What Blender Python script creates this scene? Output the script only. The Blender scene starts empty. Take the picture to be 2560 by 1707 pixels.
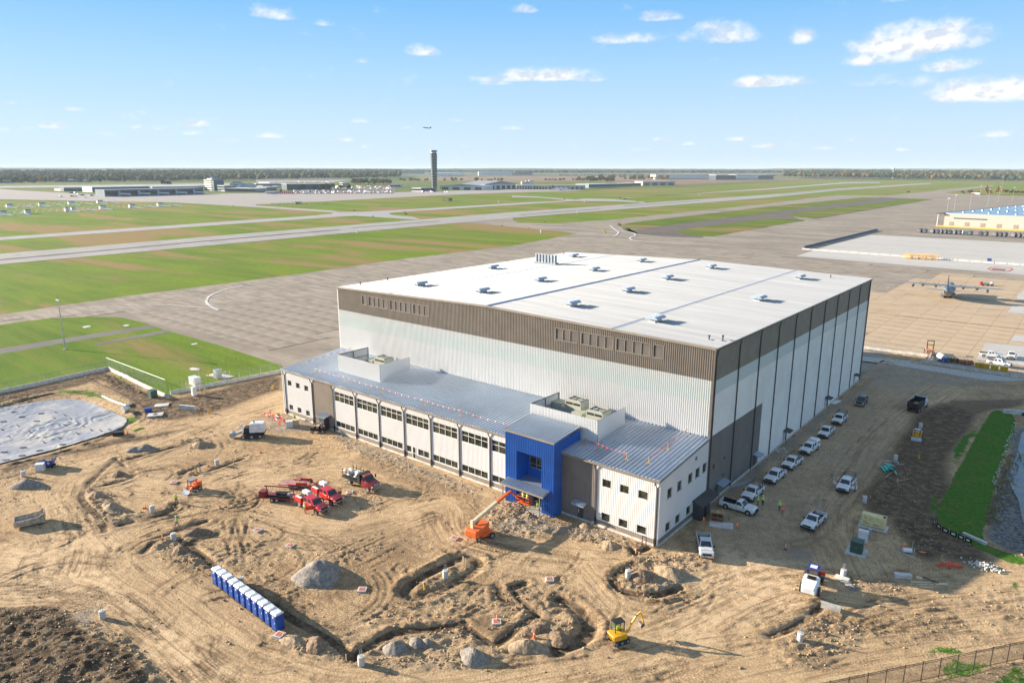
import bpy, bmesh, math, random
import numpy as np
from mathutils import Vector, Matrix
random.seed(7); rng = np.random.default_rng(7)
SC = bpy.context.scene
R_ = math.radians
# ------------------------------------------------------------------ camera
CAM = np.array([43.8825, -104.07, 54.0]); FPX = 1793.35; PITCH = .2352; ROLL = .0008; YAW = -.6842
IW, IH = 2560, 1707
FW = np.array([math.sin(YAW)*math.cos(PITCH), math.cos(YAW)*math.cos(PITCH), -math.sin(PITCH)])
RT0 = np.array([math.cos(YAW), -math.sin(YAW), 0.]); UP0 = np.cross(RT0, FW)
RT = math.cos(ROLL)*RT0 + math.sin(ROLL)*UP0; UP = -math.sin(ROLL)*RT0 + math.cos(ROLL)*UP0
cd = bpy.data.cameras.new('camera'); cam = bpy.data.objects.new('camera', cd); SC.collection.objects.link(cam)
cam.matrix_world = Matrix(((RT[0], UP[0], -FW[0], CAM[0]), (RT[1], UP[1], -FW[1], CAM[1]), (RT[2], UP[2], -FW[2], CAM[2]), (0, 0, 0, 1)))
cd.sensor_width = 36; cd.lens = FPX/IW*36; cd.clip_start = .5; cd.clip_end = 90000
SC.camera = cam
def G(x, y, z=0.):
 """point on the level z that is seen at photo pixel x, y"""
 d = FW + RT*(x-IW/2)/FPX - UP*(y-IH/2)/FPX
 t = (z-CAM[2])/d[2]
 return (CAM[0]+d[0]*t, CAM[1]+d[1]*t, z)
def Zm(ox, oy, s):
 return lambda *pts: [(ox+x/s, oy+y/s) for x, y in pts]
def GG(pts, z=0.): return [G(x, y, z) for x, y in pts]
def PDIR(x, y):
 d = FW + RT*(x-IW/2)/FPX - UP*(y-IH/2)/FPX
 return d/np.linalg.norm(d)
# ------------------------------------------------------------------ light
SUN_AZ, SUN_EL = 201.6, 15.6          # where the sun stands, degrees counter-clockwise from +x, and its height
sd = np.array([math.cos(R_(SUN_AZ))*math.cos(R_(SUN_EL)), math.sin(R_(SUN_AZ))*math.cos(R_(SUN_EL)), math.sin(R_(SUN_EL))])
sl = bpy.data.lights.new('sun', 'SUN'); sl.energy = 5.0; sl.angle = R_(.5); sl.color = (1, .87, .70)
so = bpy.data.objects.new('sun', sl); SC.collection.objects.link(so)
so.rotation_euler = Vector((-sd[0], -sd[1], -sd[2])).to_track_quat('-Z', 'Y').to_euler()
SC.view_settings.view_transform = 'Standard'; SC.view_settings.look = 'None'
SC.view_settings.gamma = 1; SC.view_settings.use_curve_mapping = False
HAZE = .00004; EXPO = 1.52; SC.view_settings.exposure = EXPO
world = bpy.data.worlds.new('World'); SC.world = world; world.use_nodes = True
def build_world():
 nt = world.node_tree; N = nt.nodes; L = nt.links; N.clear()
 out = N.new('ShaderNodeOutputWorld'); bg = N.new('ShaderNodeBackground'); bg.inputs['Strength'].default_value = .15
 sky = N.new('ShaderNodeTexSky'); sky.sky_type = 'NISHITA'; sky.sun_disc = False
 sky.sun_elevation = R_(SUN_EL); sky.sun_rotation = R_(90-SUN_AZ)
 sky.altitude = 200; sky.air_density = 1.0; sky.dust_density = 0.0; sky.ozone_density = 3.0
 hs = N.new('ShaderNodeHueSaturation'); hs.inputs['Saturation'].default_value = 1.0; hs.inputs['Value'].default_value = 1.0
 L.new(sky.outputs[0], hs.inputs['Color'])
 tg = N.new('ShaderNodeTexCoord'); sx = N.new('ShaderNodeSeparateXYZ'); L.new(tg.outputs['Generated'], sx.inputs[0])
 rp = N.new('ShaderNodeValToRGB'); el_ = rp.color_ramp.elements
 for i, (p_, c_) in enumerate(((0, (.63,.79,.96)), (.05, (.58,.77,.97)), (.12, (.42,.69,.97)), (.20, (.23,.55,.96)), (.34, (.24,.47,.82)), (.55, (.33,.48,.70)), (1, (.35,.46,.62)))):
  e_ = el_[i] if i < 2 else el_.new(p_)
  e_.position = p_; e_.color = (*c_, 1)
 L.new(sx.outputs[2], rp.inputs[0])
 sc_ = N.new('ShaderNodeVectorMath'); sc_.operation = 'SCALE'; sc_.inputs['Scale'].default_value = 1/(.15*2**EXPO); L.new(rp.outputs[0], sc_.inputs[0])
 bl = N.new('ShaderNodeMix'); bl.data_type = 'RGBA'; bl.inputs[0].default_value = .96; L.new(hs.outputs[0], bl.inputs[6]); L.new(sc_.outputs[0], bl.inputs[7])
 hs_out = bl.outputs[2]
 tc = N.new('ShaderNodeTexCoord')
 def math_(op, a, b=None, c=None, clamp=False):
  n = N.new('ShaderNodeMath'); n.operation = op; n.use_clamp = clamp
  for i, v in enumerate((a, b, c)):
   if v is None: continue
   if isinstance(v, (int, float)): n.inputs[i].default_value = v
   else: L.new(v, n.inputs[i])
  return n.outputs[0]
 n1 = N.new('ShaderNodeTexNoise'); n1.inputs['Scale'].default_value = 26; n1.inputs['Detail'].default_value = 8; n1.inputs['Roughness'].default_value = .64
 mp = N.new('ShaderNodeMapping'); mp.inputs['Scale'].default_value = (1, 1, 1.5)
 L.new(tc.outputs['Generated'], mp.inputs['Vector']); L.new(mp.outputs[0], n1.inputs['Vector'])
 tot = None
 tops = None
 for (x, y, w, h, st) in CLOUDS:
  st = (st*.8+.26)+(0 if y < 250 else .16)
  d = PDIR(x, y); az = np.array([-d[1], d[0], 0]); az /= np.linalg.norm(az); el = np.cross(d, az)
  if el[2] < 0: el = -el
  def dot(v, k):
   n = N.new('ShaderNodeVectorMath'); n.operation = 'DOT_PRODUCT'; L.new(tc.outputs['Generated'], n.inputs[0]); n.inputs[1].default_value = tuple(v*k)
   return n.outputs['Value']
  a = dot(az, FPX/w); e = dot(el, FPX/h/(1.25 if w < 60 else 1))
  e2 = math_('MAXIMUM', e, math_('MULTIPLY', e, -2.6))
  r2 = math_('ADD', math_('MULTIPLY', a, a), math_('MULTIPLY', e2, e2))
  f = math_('MULTIPLY', math_('MULTIPLY_ADD', r2, -.55, 1.0), st)
  front = math_('GREATER_THAN', dot(d, 1), .8)
  f = math_('MULTIPLY', f, front)
  tot = f if tot is None else math_('MAXIMUM', tot, f)
 n2 = N.new('ShaderNodeTexNoise'); n2.inputs['Scale'].default_value = 5; n2.inputs['Detail'].default_value = 3
 L.new(mp.outputs[0], n2.inputs['Vector'])
 den = math_('MULTIPLY_ADD', n1.outputs['Fac'], 2.5, -1.45)
 m = math_('ADD', tot, math_('MULTIPLY', den, 1.0))
 m = N_ss(N, L, m, .0, 1.15)
 mix = N.new('ShaderNodeMix'); mix.data_type = 'RGBA'
 L.new(m, mix.inputs[0]); L.new(hs_out, mix.inputs[6])
 def off(dv, sc):
  n = N.new('ShaderNodeTexNoise'); n.inputs['Scale'].default_value = sc; n.inputs['Detail'].default_value = 6; mo = N.new('ShaderNodeMapping'); mo.inputs['Location'].default_value = dv; mo.inputs['Scale'].default_value = (1, 1, 1.5); L.new(tc.outputs['Generated'], mo.inputs['Vector']); L.new(mo.outputs[0], n.inputs['Vector']); return n.outputs['Fac']
 sh = math_('SUBTRACT', off((0,0,0), 44), off((-.004,0,.011), 44))
 cr = N.new('ShaderNodeMix'); cr.data_type = 'RGBA'; cr.inputs[6].default_value = (1.72, 1.88, 2.12, 1); cr.inputs[7].default_value = (2.46, 2.46, 2.46, 1)
 L.new(N_ss(N, L, sh, -.14, .04), cr.inputs[0])
 L.new(cr.outputs[2], mix.inputs[7])
 L.new(mix.outputs[2], bg.inputs['Color']); L.new(bg.outputs[0], out.inputs['Surface'])
def N_ss(N, L, v, a, b):
 n = N.new('ShaderNodeMapRange'); n.interpolation_type = 'SMOOTHSTEP'
 n.inputs['From Min'].default_value = a; n.inputs['From Max'].default_value = b
 L.new(v, n.inputs['Value']); return n.outputs[0]
CLOUDS = [(2290,115,120,42,1.35),(2215,150,80,26,1.0),(2370,165,50,20,.8),(2460,238,120,32,1.25),(2550,240,70,30,1.0),(1350,195,130,22,1.25),(1260,200,80,14,.9),
(1915,210,85,17,1.15),(1800,95,72,34,.85),(1575,102,75,18,.8),(2012,100,30,18,.75),(1055,132,38,15,.95),(670,38,52,18,.75),(805,60,34,10,.5),(1310,28,34,12,.75),(1655,45,45,15,.7),
(905,155,18,8,.6),(1370,150,35,9,.35),(2180,210,50,14,.6),(2290,212,38,14,.6),(135,318,34,8,.7),(480,312,32,9,.75),(480,335,26,6,.5),(258,337,26,8,.5),(190,275,24,6,.55),(395,322,28,7,.55),(15,325,20,7,.5),(15,258,18,5,.4),
(672,342,38,8,.7),(905,306,28,8,.5),(1275,322,36,6,.5),(1015,320,16,6,.4),(860,352,28,6,.45),(1845,350,26,6,.7),(1720,362,16,6,.5),(2140,352,22,8,.7),(1660,350,22,5,.5),(1905,368,30,7,.6),(2060,372,26,6,.4),(1600,375,26,7,.4),
(1160,368,22,5,.35),(920,368,24,5,.4),(560,352,30,5,.3),(2480,340,30,7,.3),(2250,375,16,5,.35),(1020,395,26,5,.3),(1370,368,20,5,.35),(1780,150,26,6,.2),(2235,3,40,7,.4),(1150,302,30,5,.3),(70,322,22,6,.4),(345,320,20,5,.4),
(1245,208,40,12,.6),(1480,200,60,12,.7)]
build_world()
# ------------------------------------------------------------------ mesh builder
class MB:
 def __init__(s): s.v = []; s.f = []; s.m = []; s.cur = 0
 def mat(s, i): s.cur = i; return s
 def poly(s, pts):
  b = len(s.v); s.v += [tuple(p) for p in pts]; s.f.append(tuple(range(b, b+len(pts)))); s.m.append(s.cur); return s
 def raw(s, vs, fs):
  b = len(s.v); s.v += [tuple(p) for p in vs]
  for f in fs: s.f.append(tuple(b+i for i in f)); s.m.append(s.cur)
  return s
 def box(s, x0, y0, z0, x1, y1, z1, bottom=True):
  v = [(x0,y0,z0),(x1,y0,z0),(x1,y1,z0),(x0,y1,z0),(x0,y0,z1),(x1,y0,z1),(x1,y1,z1),(x0,y1,z1)]
  f = [(4,5,6,7),(0,1,5,4),(1,2,6,5),(2,3,7,6),(3,0,4,7)]
  if bottom: f.append((3,2,1,0))
  s.raw(v, f); return s
 def cbox(s, cx, cy, z0, lx, ly, lz, rz=0):
  c, sn = math.cos(rz), math.sin(rz)
  v = []
  for z in (z0, z0+lz):
   for a, b in ((-1,-1),(1,-1),(1,1),(-1,1)):
    x, y = a*lx/2, b*ly/2; v.append((cx+c*x-sn*y, cy+sn*x+c*y, z))
  s.raw(v, [(4,5,6,7),(0,1,5,4),(1,2,6,5),(2,3,7,6),(3,0,4,7),(3,2,1,0)]); return s
 def prism(s, prof, y0, y1, axis='y'):
  """prof: list of (a, z) outline (counter clockwise seen from -y); swept from y0 to y1"""
  n = len(prof)
  P = (lambda a, t, z: (a, t, z)) if axis == 'y' else (lambda a, t, z: (t, a, z))
  v = [P(a, y0, z) for a, z in prof]+[P(a, y1, z) for a, z in prof]
  f = [tuple(range(n)), tuple(range(2*n-1, n-1, -1))]+[(i, i+n, (i+1) % n+n, (i+1) % n) for i in range(n)]
  s.raw(v, f); return s
 def loft(s, rings, cap=True, closed=True):
  n = len(rings[0]); v = [p for r in rings for p in r]; f = []
  for k in range(len(rings)-1):
   for i in range(n if closed else n-1):
    j = (i+1) % n; f.append((k*n+i, k*n+j, (k+1)*n+j, (k+1)*n+i))
  if cap: f.append(tuple(range(n-1, -1, -1))); f.append(tuple(range((len(rings)-1)*n, len(rings)*n)))
  s.raw(v, f); return s
 def cyl(s, p0, p1, r0, r1=None, n=10, cap=True):
  r1 = r0 if r1 is None else r1
  p0 = Vector(p0); p1 = Vector(p1); d = (p1-p0).normalized()
  a = d.orthogonal().normalized(); b = d.cross(a)
  rings = [[tuple(p+a*(r*math.cos(2*math.pi*i/n))+b*(r*math.sin(2*math.pi*i/n))) for i in range(n)] for p, r in ((p0, r0), (p1, r1))]
  return s.loft(rings, cap)
 def lathe(s, prof, c=(0,0,0), n=14):
  rings = [[(c[0]+r*math.cos(2*math.pi*i/n), c[1]+r*math.sin(2*math.pi*i/n), c[2]+z) for i in range(n)] for r, z in prof]
  return s.loft(rings, True)
 def tube(s, pts, r, n=6):
  for a, b in zip(pts[:-1], pts[1:]): s.cyl(a, b, r, n=n)
  return s
 def bar(s, a, b, w, h):
  """rectangular bar from a to b (w across, h up)"""
  a = Vector(a); b = Vector(b); d = (b-a).normalized()
  side = d.cross(Vector((0,0,1)));
  if side.length < 1e-4: side = Vector((1,0,0))
  side.normalize(); up = side.cross(d)
  rings = [[tuple(p+side*(i*w/2)+up*(j*h/2)) for i, j in ((-1,-1),(1,-1),(1,1),(-1,1))] for p in (a, b)]
  return s.loft(rings)
 def ball(s, c, rx, ry, rz, nu=10, nv=6, jit=0):
  rings = []
  for k in range(nv+1):
   t = math.pi*k/nv-math.pi/2; rr = max(math.cos(t), .02)
   rings.append([(c[0]+rx*rr*math.cos(2*math.pi*i/nu)*(1+random.uniform(-jit, jit)), c[1]+ry*rr*math.sin(2*math.pi*i/nu)*(1+random.uniform(-jit, jit)), c[2]+rz*math.sin(t)) for i in range(nu)])
  return s.loft(rings)
 def xf(s, M):
  s.v = [tuple(M @ Vector(p)) for p in s.v]; return s
 def add(s, o, M=None):
  b = len(s.v); s.v += [tuple(M @ Vector(p)) for p in o.v] if M else list(o.v)
  s.f += [tuple(i+b for i in f) for f in o.f]; s.m += list(o.m); return s
 def mesh(s, name, mats, smooth=False):
  me = bpy.data.meshes.new(name); me.from_pydata(s.v, [], s.f)
  mats = mats if isinstance(mats, (list, tuple)) else [mats]
  for m in mats: me.materials.append(m)
  me.polygons.foreach_set('material_index', s.m)
  bm = bmesh.new(); bm.from_mesh(me)
  if smooth: bmesh.ops.remove_doubles(bm, verts=bm.verts, dist=1e-4)
  bmesh.ops.recalc_face_normals(bm, faces=bm.faces); bm.to_mesh(me); bm.free()
  if smooth:
   me.polygons.foreach_set('use_smooth', [True]*len(me.polygons))
   me.set_sharp_from_angle(angle=R_(38))
  me.update(); return me
 def build(s, name, mats, parent=None, smooth=False, label=None):
  o = bpy.data.objects.new(name, s.mesh(name, mats, smooth)); SC.collection.objects.link(o)
  if parent: o.parent = parent
  if label: o['label'] = label
  return o
def tag(o, label, cat, group=None):
 o['label'] = label; o['category'] = cat
 if group: o['group'] = group
 return o
def thing(name, label, cat, loc=(0,0,0), rz=0, group=None):
 o = bpy.data.objects.new(name, None); SC.collection.objects.link(o); o.location = loc; o.rotation_euler = (0,0,rz)
 o.empty_display_size = .5
 return tag(o, label, cat, group)
def struct(o, kind='structure'): o['kind'] = kind; return o
def dup(o, loc=None, rz=None, label=None, group=None, parent=None):
 """copy of a thing with copies of its parts and sub-parts (mesh data shared)"""
 c = o.copy(); SC.collection.objects.link(c); c.parent = parent
 if loc is not None: c.location = loc
 if rz is not None: c.rotation_euler = (0,0,rz)
 if label: c['label'] = label
 if group: c['group'] = group
 for ch in CH.get(o.name, []) or [x for x in o.children]: dup(ch, parent=c)
 return c
CH = {}
# ------------------------------------------------------------------ materials
MATS = {}
def mat(name, col, rough=.7, metal=0., var=.12, scale=3., bump=0., bscale=20., spec=.5, col2=None, detail=4, stretch=None, alpha=1, ss=(.35, .65), coat=0):
 if name in MATS: return MATS[name]
 m = bpy.data.materials.new(name); m.use_nodes = True; nt = m.node_tree; N = nt.nodes; L = nt.links
 b = N['Principled BSDF']; b.inputs['Roughness'].default_value = rough; b.inputs['Metallic'].default_value = metal
 b.inputs['Specular IOR Level'].default_value = spec
 if coat: b.inputs['Coat Weight'].default_value = coat; b.inputs['Coat Roughness'].default_value = .08
 tc = N.new('ShaderNodeTexCoord'); no = N.new('ShaderNodeTexNoise'); no.inputs['Scale'].default_value = scale; no.inputs['Detail'].default_value = detail
 no.inputs['Roughness'].default_value = .6
 if stretch:
  mp_ = N.new('ShaderNodeMapping'); mp_.inputs['Scale'].default_value = stretch; L.new(tc.outputs['Object'], mp_.inputs['Vector']); L.new(mp_.outputs[0], no.inputs['Vector'])
 else: L.new(tc.outputs['Object'], no.inputs['Vector'])
 mx = N.new('ShaderNodeMix'); mx.data_type = 'RGBA'
 c2 = col2 if col2 else tuple(c*(1-2*var) for c in col)
 c1 = col if col2 else tuple(min(c*(1+var), 1) for c in col)
 mx.inputs[6].default_value = (*c1, 1); mx.inputs[7].default_value = (*c2, 1)
 L.new(N_ss(N, L, no.outputs['Fac'], *ss), mx.inputs[0]); L.new(mx.outputs[2], b.inputs['Base Color'])
 if bump:
  n2 = N.new('ShaderNodeTexNoise'); n2.inputs['Scale'].default_value = bscale; n2.inputs['Detail'].default_value = 5
  L.new(tc.outputs['Object'], n2.inputs['Vector'])
  bp = N.new('ShaderNodeBump'); bp.inputs['Strength'].default_value = 1; bp.inputs['Distance'].default_value = bump
  L.new(n2.outputs['Fac'], bp.inputs['Height']); L.new(bp.outputs[0], b.inputs['Normal'])
 if alpha < 1: b.inputs['Alpha'].default_value = alpha
 MATS[name] = m; return m
M = {}
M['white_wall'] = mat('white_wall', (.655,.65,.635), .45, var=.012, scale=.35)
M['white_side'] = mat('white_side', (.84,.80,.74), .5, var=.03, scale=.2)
M['taupe'] = mat('taupe', (.245,.205,.165), .5, var=.05, scale=.4)
M['taupe_dark'] = mat('taupe_dark', (.18,.16,.145), .5, var=.05, scale=.4)
M['mint'] = mat('mint', (.60,.64,.615), .35, var=.008, scale=.3)
M['mint_pale'] = mat('mint_pale', (.63,.64,.62), .35, var=.008, scale=.3)
M['roof'] = mat('roof', (.42,.43,.44), .42, .15, var=.09, scale=1, spec=.6, ss=(.3,.7), stretch=(.03,1.64,.03))
M['roof_annex'] = mat('roof_annex', (.40,.46,.54), .36, .5, var=.05, scale=.1)
M['roof_seam'] = mat('roof_seam', (.50,.52,.55), .45, .5, var=.05)
M['ridge'] = mat('ridge_cap', (.12,.22,.40), .5, .2, var=.1)
M['trim_dark'] = mat('trim_dark', (.075,.072,.07), .5, var=.1)
M['trim_brown'] = mat('trim_brown', (.12,.10,.085), .5, var=.1)
M['trim_white'] = mat('trim_white', (.68,.68,.67), .5, var=.04)
M['blue_metal'] = mat('blue_metal', (.008,.10,.40), .35, .0, var=.06, scale=.5, spec=.6)
M['concrete'] = mat('concrete', (.42,.40,.36), .85, var=.12, scale=1.5, bump=.01)
M['concrete_light'] = mat('concrete_light', (.55,.53,.49), .85, var=.1, scale=1.2, bump=.01)
M['glass'] = mat('glass', (.010,.011,.010), .06, scale=1.3, spec=.6, col2=(.05,.055,.035))  # greenish noise in the base colour stands in for varied reflections
M['hvac'] = mat('hvac', (.36,.37,.31), .6, var=.06)
M['black'] = mat('black', (.012,.012,.013), .6, var=.2)
M['galv'] = mat('galvanised', (.42,.46,.50), .4, .6, var=.08)
M['door_grey'] = mat('door_grey', (.055,.058,.062), .5)
# ================================================================== HANGAR
HL, HW, HH, HR = 94.24, 94.9, 26.87, 27.99      # length along x, depth along y, eave and ridge height
AD, AE, AM = 16.48, 10.5, 12.1                  # annex depth, eave height, height where its roof meets the hangar
def roofz(x): return HR-(HR-HH)*abs(x+HL/2)/(HL/2)
def wall_rects(x0, x1, z0, z1, holes):
 """rectangles that fill the wall around its openings"""
 xs = sorted({x0, x1, *[h[0] for h in holes], *[h[1] for h in holes]}); out = []
 for a, b in zip(xs[:-1], xs[1:]):
  hs = sorted([h for h in holes if h[0] <= a+1e-6 and h[1] >= b-1e-6], key=lambda h: h[2]); z = z0
  for h in hs:
   if h[2] > z: out.append((a, b, z, h[2]))
   z = max(z, h[3])
  if z < z1: out.append((a, b, z, z1))
 return out
def corr(mb, P, a0, a1, z0, z1, pitch, depth, top=None, rib=.38):
 """trapezoid-ribbed sheet; P(a, out, z) maps wall coordinates to space"""
 k0 = math.floor(a0/pitch); a = [a0]; d = []
 cuts = []
 k = k0
 while k*pitch < a1+pitch:
  b = k*pitch
  cuts += [(b, 0), (b+pitch*(1-rib)*.82, 0), (b+pitch*(1-rib), depth), (b+pitch*.94, depth)]
  k += 1
 def val(t):
  for (p, q), (r, s_) in zip(cuts[:-1], cuts[1:]):
   if p <= t <= r: return q+(s_-q)*(t-p)/(r-p)
  return 0
 pts = [(a0, val(a0))]+[(p, q) for p, q in cuts if a0 < p < a1]+[(a1, val(a1))]
 for (p, q), (r, s_) in zip(pts[:-1], pts[1:]):
  zt0, zt1 = (top(p), top(r)) if top else (z1, z1)
  mb.poly([P(p, q, z0), P(r, s_, z0), P(r, s_, zt1), P(p, q, zt0)])
front = lambda y: (lambda a, o, z: (a, y-o, z))
right = lambda x: (lambda a, o, z: (x+o, a, z))
hg = thing('hangar', 'huge hangar with ribbed white walls, brown upper band and pale metal roof', 'hangar')
LOUV = [(-85.3,-83.8,1),(-82.9,-76.7,4),(-75.7,-69.4,4),(-68.3,-63.6,3),(-30.6,-25.9,3),(-25.0,-18.5,4),(-17.8,-11.4,4),(-10.7,-8.9,1)]
BAY = HL/10
for i in range(10):
 a, b = -HL+i*BAY, -HL+(i+1)*BAY
 hol = [(max(a, l0), min(b, l1), 23.85, 25.9) for l0, l1, n in LOUV if l1 > a and l0 < b]
 mb = MB()
 for r in wall_rects(a, b, 21.6, 30, hol): corr(mb, front(0), r[0], r[1], r[2], r[3], .38, .10, top=roofz if r[3] > 29 else None)
 mb.build('upper_wall_panel', M['taupe'], hg)
 mb = MB(); corr(mb, front(-.004), a, b, 17.8, 20.3, .38, .10); mb.build('translucent_panel', M['mint'], hg)
 mb = MB(); corr(mb, front(-.004), a, b, 20.3, 21.6, .38, .10); mb.build('translucent_panel', M['mint_pale'], hg)
 mb = MB(); corr(mb, front(-.008), a, b, 0, 17.8, .38, .10); mb.build('wall_panel', M['white_wall'], hg)
for l0, l1, n in LOUV:
 fr = MB(); z0, z1 = 23.85, 25.9
 for q in ((l0-.1,l1+.1,z0-.12,z0),(l0-.1,l1+.1,z1,z1+.1),(l0-.1,l0,z0,z1),(l1,l1+.1,z0,z1)): fr.box(q[0], -.14, q[2], q[1], .1, q[3])
 w = (l1-l0)/n
 for k in range(1, n): fr.box(l0+k*w-.05, -.1, z0, l0+k*w+.05, .1, z1)
 f = fr.build('louver_frame', M['taupe'], hg)
 for k in range(n):
  mb = MB()
  for j in range(12):
   z = z0+.08+j*.165
   mb.raw([(l0+k*w+.06,.10,z+.11),(l0+(k+1)*w-.06,.10,z+.11),(l0+(k+1)*w-.06,-.05,z),(l0+k*w+.06,-.05,z)], [(0,1,2,3)])
  mb.box(l0+k*w+.05, .12, z0, l0+(k+1)*w-.05, .16, z1); mb.build('louver', M['taupe_dark'], f)
SP = [0.35+i*9.37 for i in range(11)]
DOORS = [(3.4,4.6),(20.5,21.6),(36.6,37.8),(64.3,65.5),(88.6,89.8)]
for i in range(10):
 a, b = (0 if i == 0 else SP[i]), (HW if i == 9 else SP[i+1])
 g1 = min(b, 22.9)
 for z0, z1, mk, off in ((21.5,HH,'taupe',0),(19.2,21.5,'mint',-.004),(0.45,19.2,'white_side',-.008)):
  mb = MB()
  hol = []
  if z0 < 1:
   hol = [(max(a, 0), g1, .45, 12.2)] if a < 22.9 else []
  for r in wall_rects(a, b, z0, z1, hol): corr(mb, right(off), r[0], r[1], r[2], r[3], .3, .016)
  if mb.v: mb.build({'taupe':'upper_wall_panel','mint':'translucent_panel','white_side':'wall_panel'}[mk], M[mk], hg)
 if a < 22.9:
  mb = MB(); wins = [(6.3,6.85,6.3,6.95),(2.0,2.75,6.1,6.85),(6.2,6.8,3.1,3.8)]
  wins = [w for w in wins if a <= w[0] and w[1] <= g1]
  for r in wall_rects(a, g1, .45, 12.2, wins): corr(mb, right(-.012), r[0], r[1], r[2], r[3], .3, .016)
  mb.build('lower_wall_panel', M['taupe_dark'], hg)
  for w in wins:
   f = MB().box(-.12, w[0]-.06, w[2]-.06, .03, w[1]+.06, w[2]).box(-.12, w[0]-.06, w[3], .03, w[1]+.06, w[3]+.06).box(-.12, w[0]-.06, w[2], .03, w[0], w[3]).box(-.12, w[1], w[2], .03, w[1]+.06, w[3]).build('window', M['taupe'], hg)
   MB().box(-.12, w[0], w[2], -.08, w[1], w[3]).build('pane', M['black'], f)
mb = MB(); corr(mb, lambda a, o, z: (a, HW+o, z), -HL, 0, 0, 27, .42, .06, top=roofz); mb.build('rear_wall', M['white_wall'], hg)
mb = MB(); corr(mb, lambda a, o, z: (-HL-o, a, z), 0, HW, 0, HH, .42, .06); mb.build('side_wall', M['white_wall'], hg)
MB().box(.0, .0, 0, .10, HW, .45).build('foundation', M['concrete_light'], hg)
mb = MB(); mb.box(-.22, -.13, 0, .10, .16, HH); mb.build('corner_trim', M['trim_brown'], hg)
mb = MB(); mb.box(-HL-.10, -.13, 0, -HL+.12, .16, HH); mb.build('corner_trim', M['trim_white'], hg)
mb = MB(); mb.box(-.15, HW-.1, 0, .12, HW+.12, HH); mb.build('corner_trim', M['trim_brown'], hg)
def rsec(x0, x1, nm, step):
 mb = MB(); e = .0
 y0, y1 = -.22, HW+.2
 za, zb = roofz(x0)+.06-step*.0, roofz(x1)+.06
 if x0 < -HL+.1: za = roofz(x0)+.02
 mb.poly([(x0,y0,za),(x1,y0,zb),(x1,y1,zb),(x0,y1,za)])
 k = 0; y = y0+.1
 while y < y1:
  mb.raw([(x0,y-.05,za),(x1,y-.05,zb),(x1,y-.03,zb+.10),(x0,y-.03,za+.10),(x0,y+.03,za+.10),(x1,y+.03,zb+.10),(x1,y+.05,zb),(x0,y+.05,za)], [(0,1,2,3),(3,2,5,4),(4,5,6,7)])
  y += .61
 mb.build('roof_section', M['roof'], hg)
rsec(-HL-.15, -75.9, 'a', 0); rsec(-75.9, -HL/2, 'b', 0); rsec(-HL/2, -18.9, 'c', 0); rsec(-18.9, .25, 'd', 0)
for xl in (-75.9, -18.9):
 mb = MB(); y = -.15
 while y < HW:
  mb.box(xl-.22, y+.12, roofz(xl)+.07, xl+.22, y+.46, roofz(xl)+.17); y += .61
 struct(mb.build('roof_lap_closure', M['ridge'], hg), 'stuff')
mb = MB(); mb.prism([(-HL/2-.42, HR+.02), (-HL/2+.42, HR+.02), (-HL/2+.3, HR+.2), (-HL/2, HR+.26), (-HL/2-.3, HR+.2)], -.25, HW+.22)
mb.build('ridge_cap', M['ridge'], hg)
mb = MB()
for x0, x1 in ((-HL-.1, -HL/2), (-HL/2, .1)):
 mb.raw([(x0,-.30,roofz(x0)-.22),(x1,-.30,roofz(x1)-.22),(x1,-.30,roofz(x1)+.16),(x0,-.30,roofz(x0)+.16),(x0,-.1,roofz(x0)-.22),(x1,-.1,roofz(x1)-.22),(x1,-.1,roofz(x1)+.16),(x0,-.1,roofz(x0)+.16)],
  [(0,1,2,3),(3,2,6,7),(0,4,5,1)])
mb.build('rake_trim', M['taupe'], hg)
MB().box(.1, -.3, HH-.22, .34, HW+.3, HH+.02).build('gutter', M['trim_brown'], hg)
MB().box(-HL-.34, -.3, HH-.3, -HL-.1, HW+.3, HH-.1).build('gutter', M['trim_brown'], hg)
mb = MB(); y = 0
while y < HW: mb.box(.08, y, HH+.03, .36, y+.3, HH+.12); y += .61
struct(mb.build('snow_guard', M['roof_seam'], hg), 'stuff')
for y in SP:
 mb = MB(); yy = min(max(y, .28), HW-.35)
 mb.bar((.25, yy+.25, HH-.2), (.14, yy+.25, HH-.9), .14, .12).bar((.14, yy+.3, HH-.85), (.12, yy, HH-1.3), .14, .12).box(.05, yy-.085, .3, .21, yy+.085, HH-1.2)
 mb.build('downspout', M['trim_dark'], hg)
for i, (a, b) in enumerate(DOORS):
 d = MB().box(.012, a, .02, .05, b, 2.25).build('door', M['trim_white' if i > 1 else 'door_grey'], hg)
 MB().box(.05, a+.12, 1.0, .09, a+.2, 1.12).build('handle', M['black'], d)
 MB().box(.012, a-.1, .02, .07, a, 2.35).box(.012, b, .02, .07, b+.1, 2.35).box(.012, a, 2.25, .07, b, 2.35).build('door_frame', M['taupe_dark'], d)
 mb = MB(); ca, cb = a-.4, b+.7
 if i == 0: ca, cb = 5.2-1.4, 5.2+1.7
 mb.raw([(.03,ca,2.95),(.03,cb,2.95),(1.35,cb,2.68),(1.35,ca,2.68),(.03,ca,2.83),(.03,cb,2.83),(1.35,cb,2.56),(1.35,ca,2.56)], [(0,1,2,3),(7,6,5,4),(3,2,6,7),(0,3,7,4),(1,5,6,2)])
 y = ca+.15
 while y < cb:
  mb.raw([(.03,y,2.99),(.03,y+.06,2.99),(1.35,y+.06,2.72),(1.35,y,2.72),(.03,y,2.95),(.03,y+.06,2.95),(1.35,y+.06,2.68),(1.35,y,2.68)], [(0,1,2,3),(0,4,7,3),(1,5,6,2),(2,3,7,6)]); y += .38
 mb.build('canopy', M['roof_annex' if i < 2 else 'trim_dark'], hg)
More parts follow.
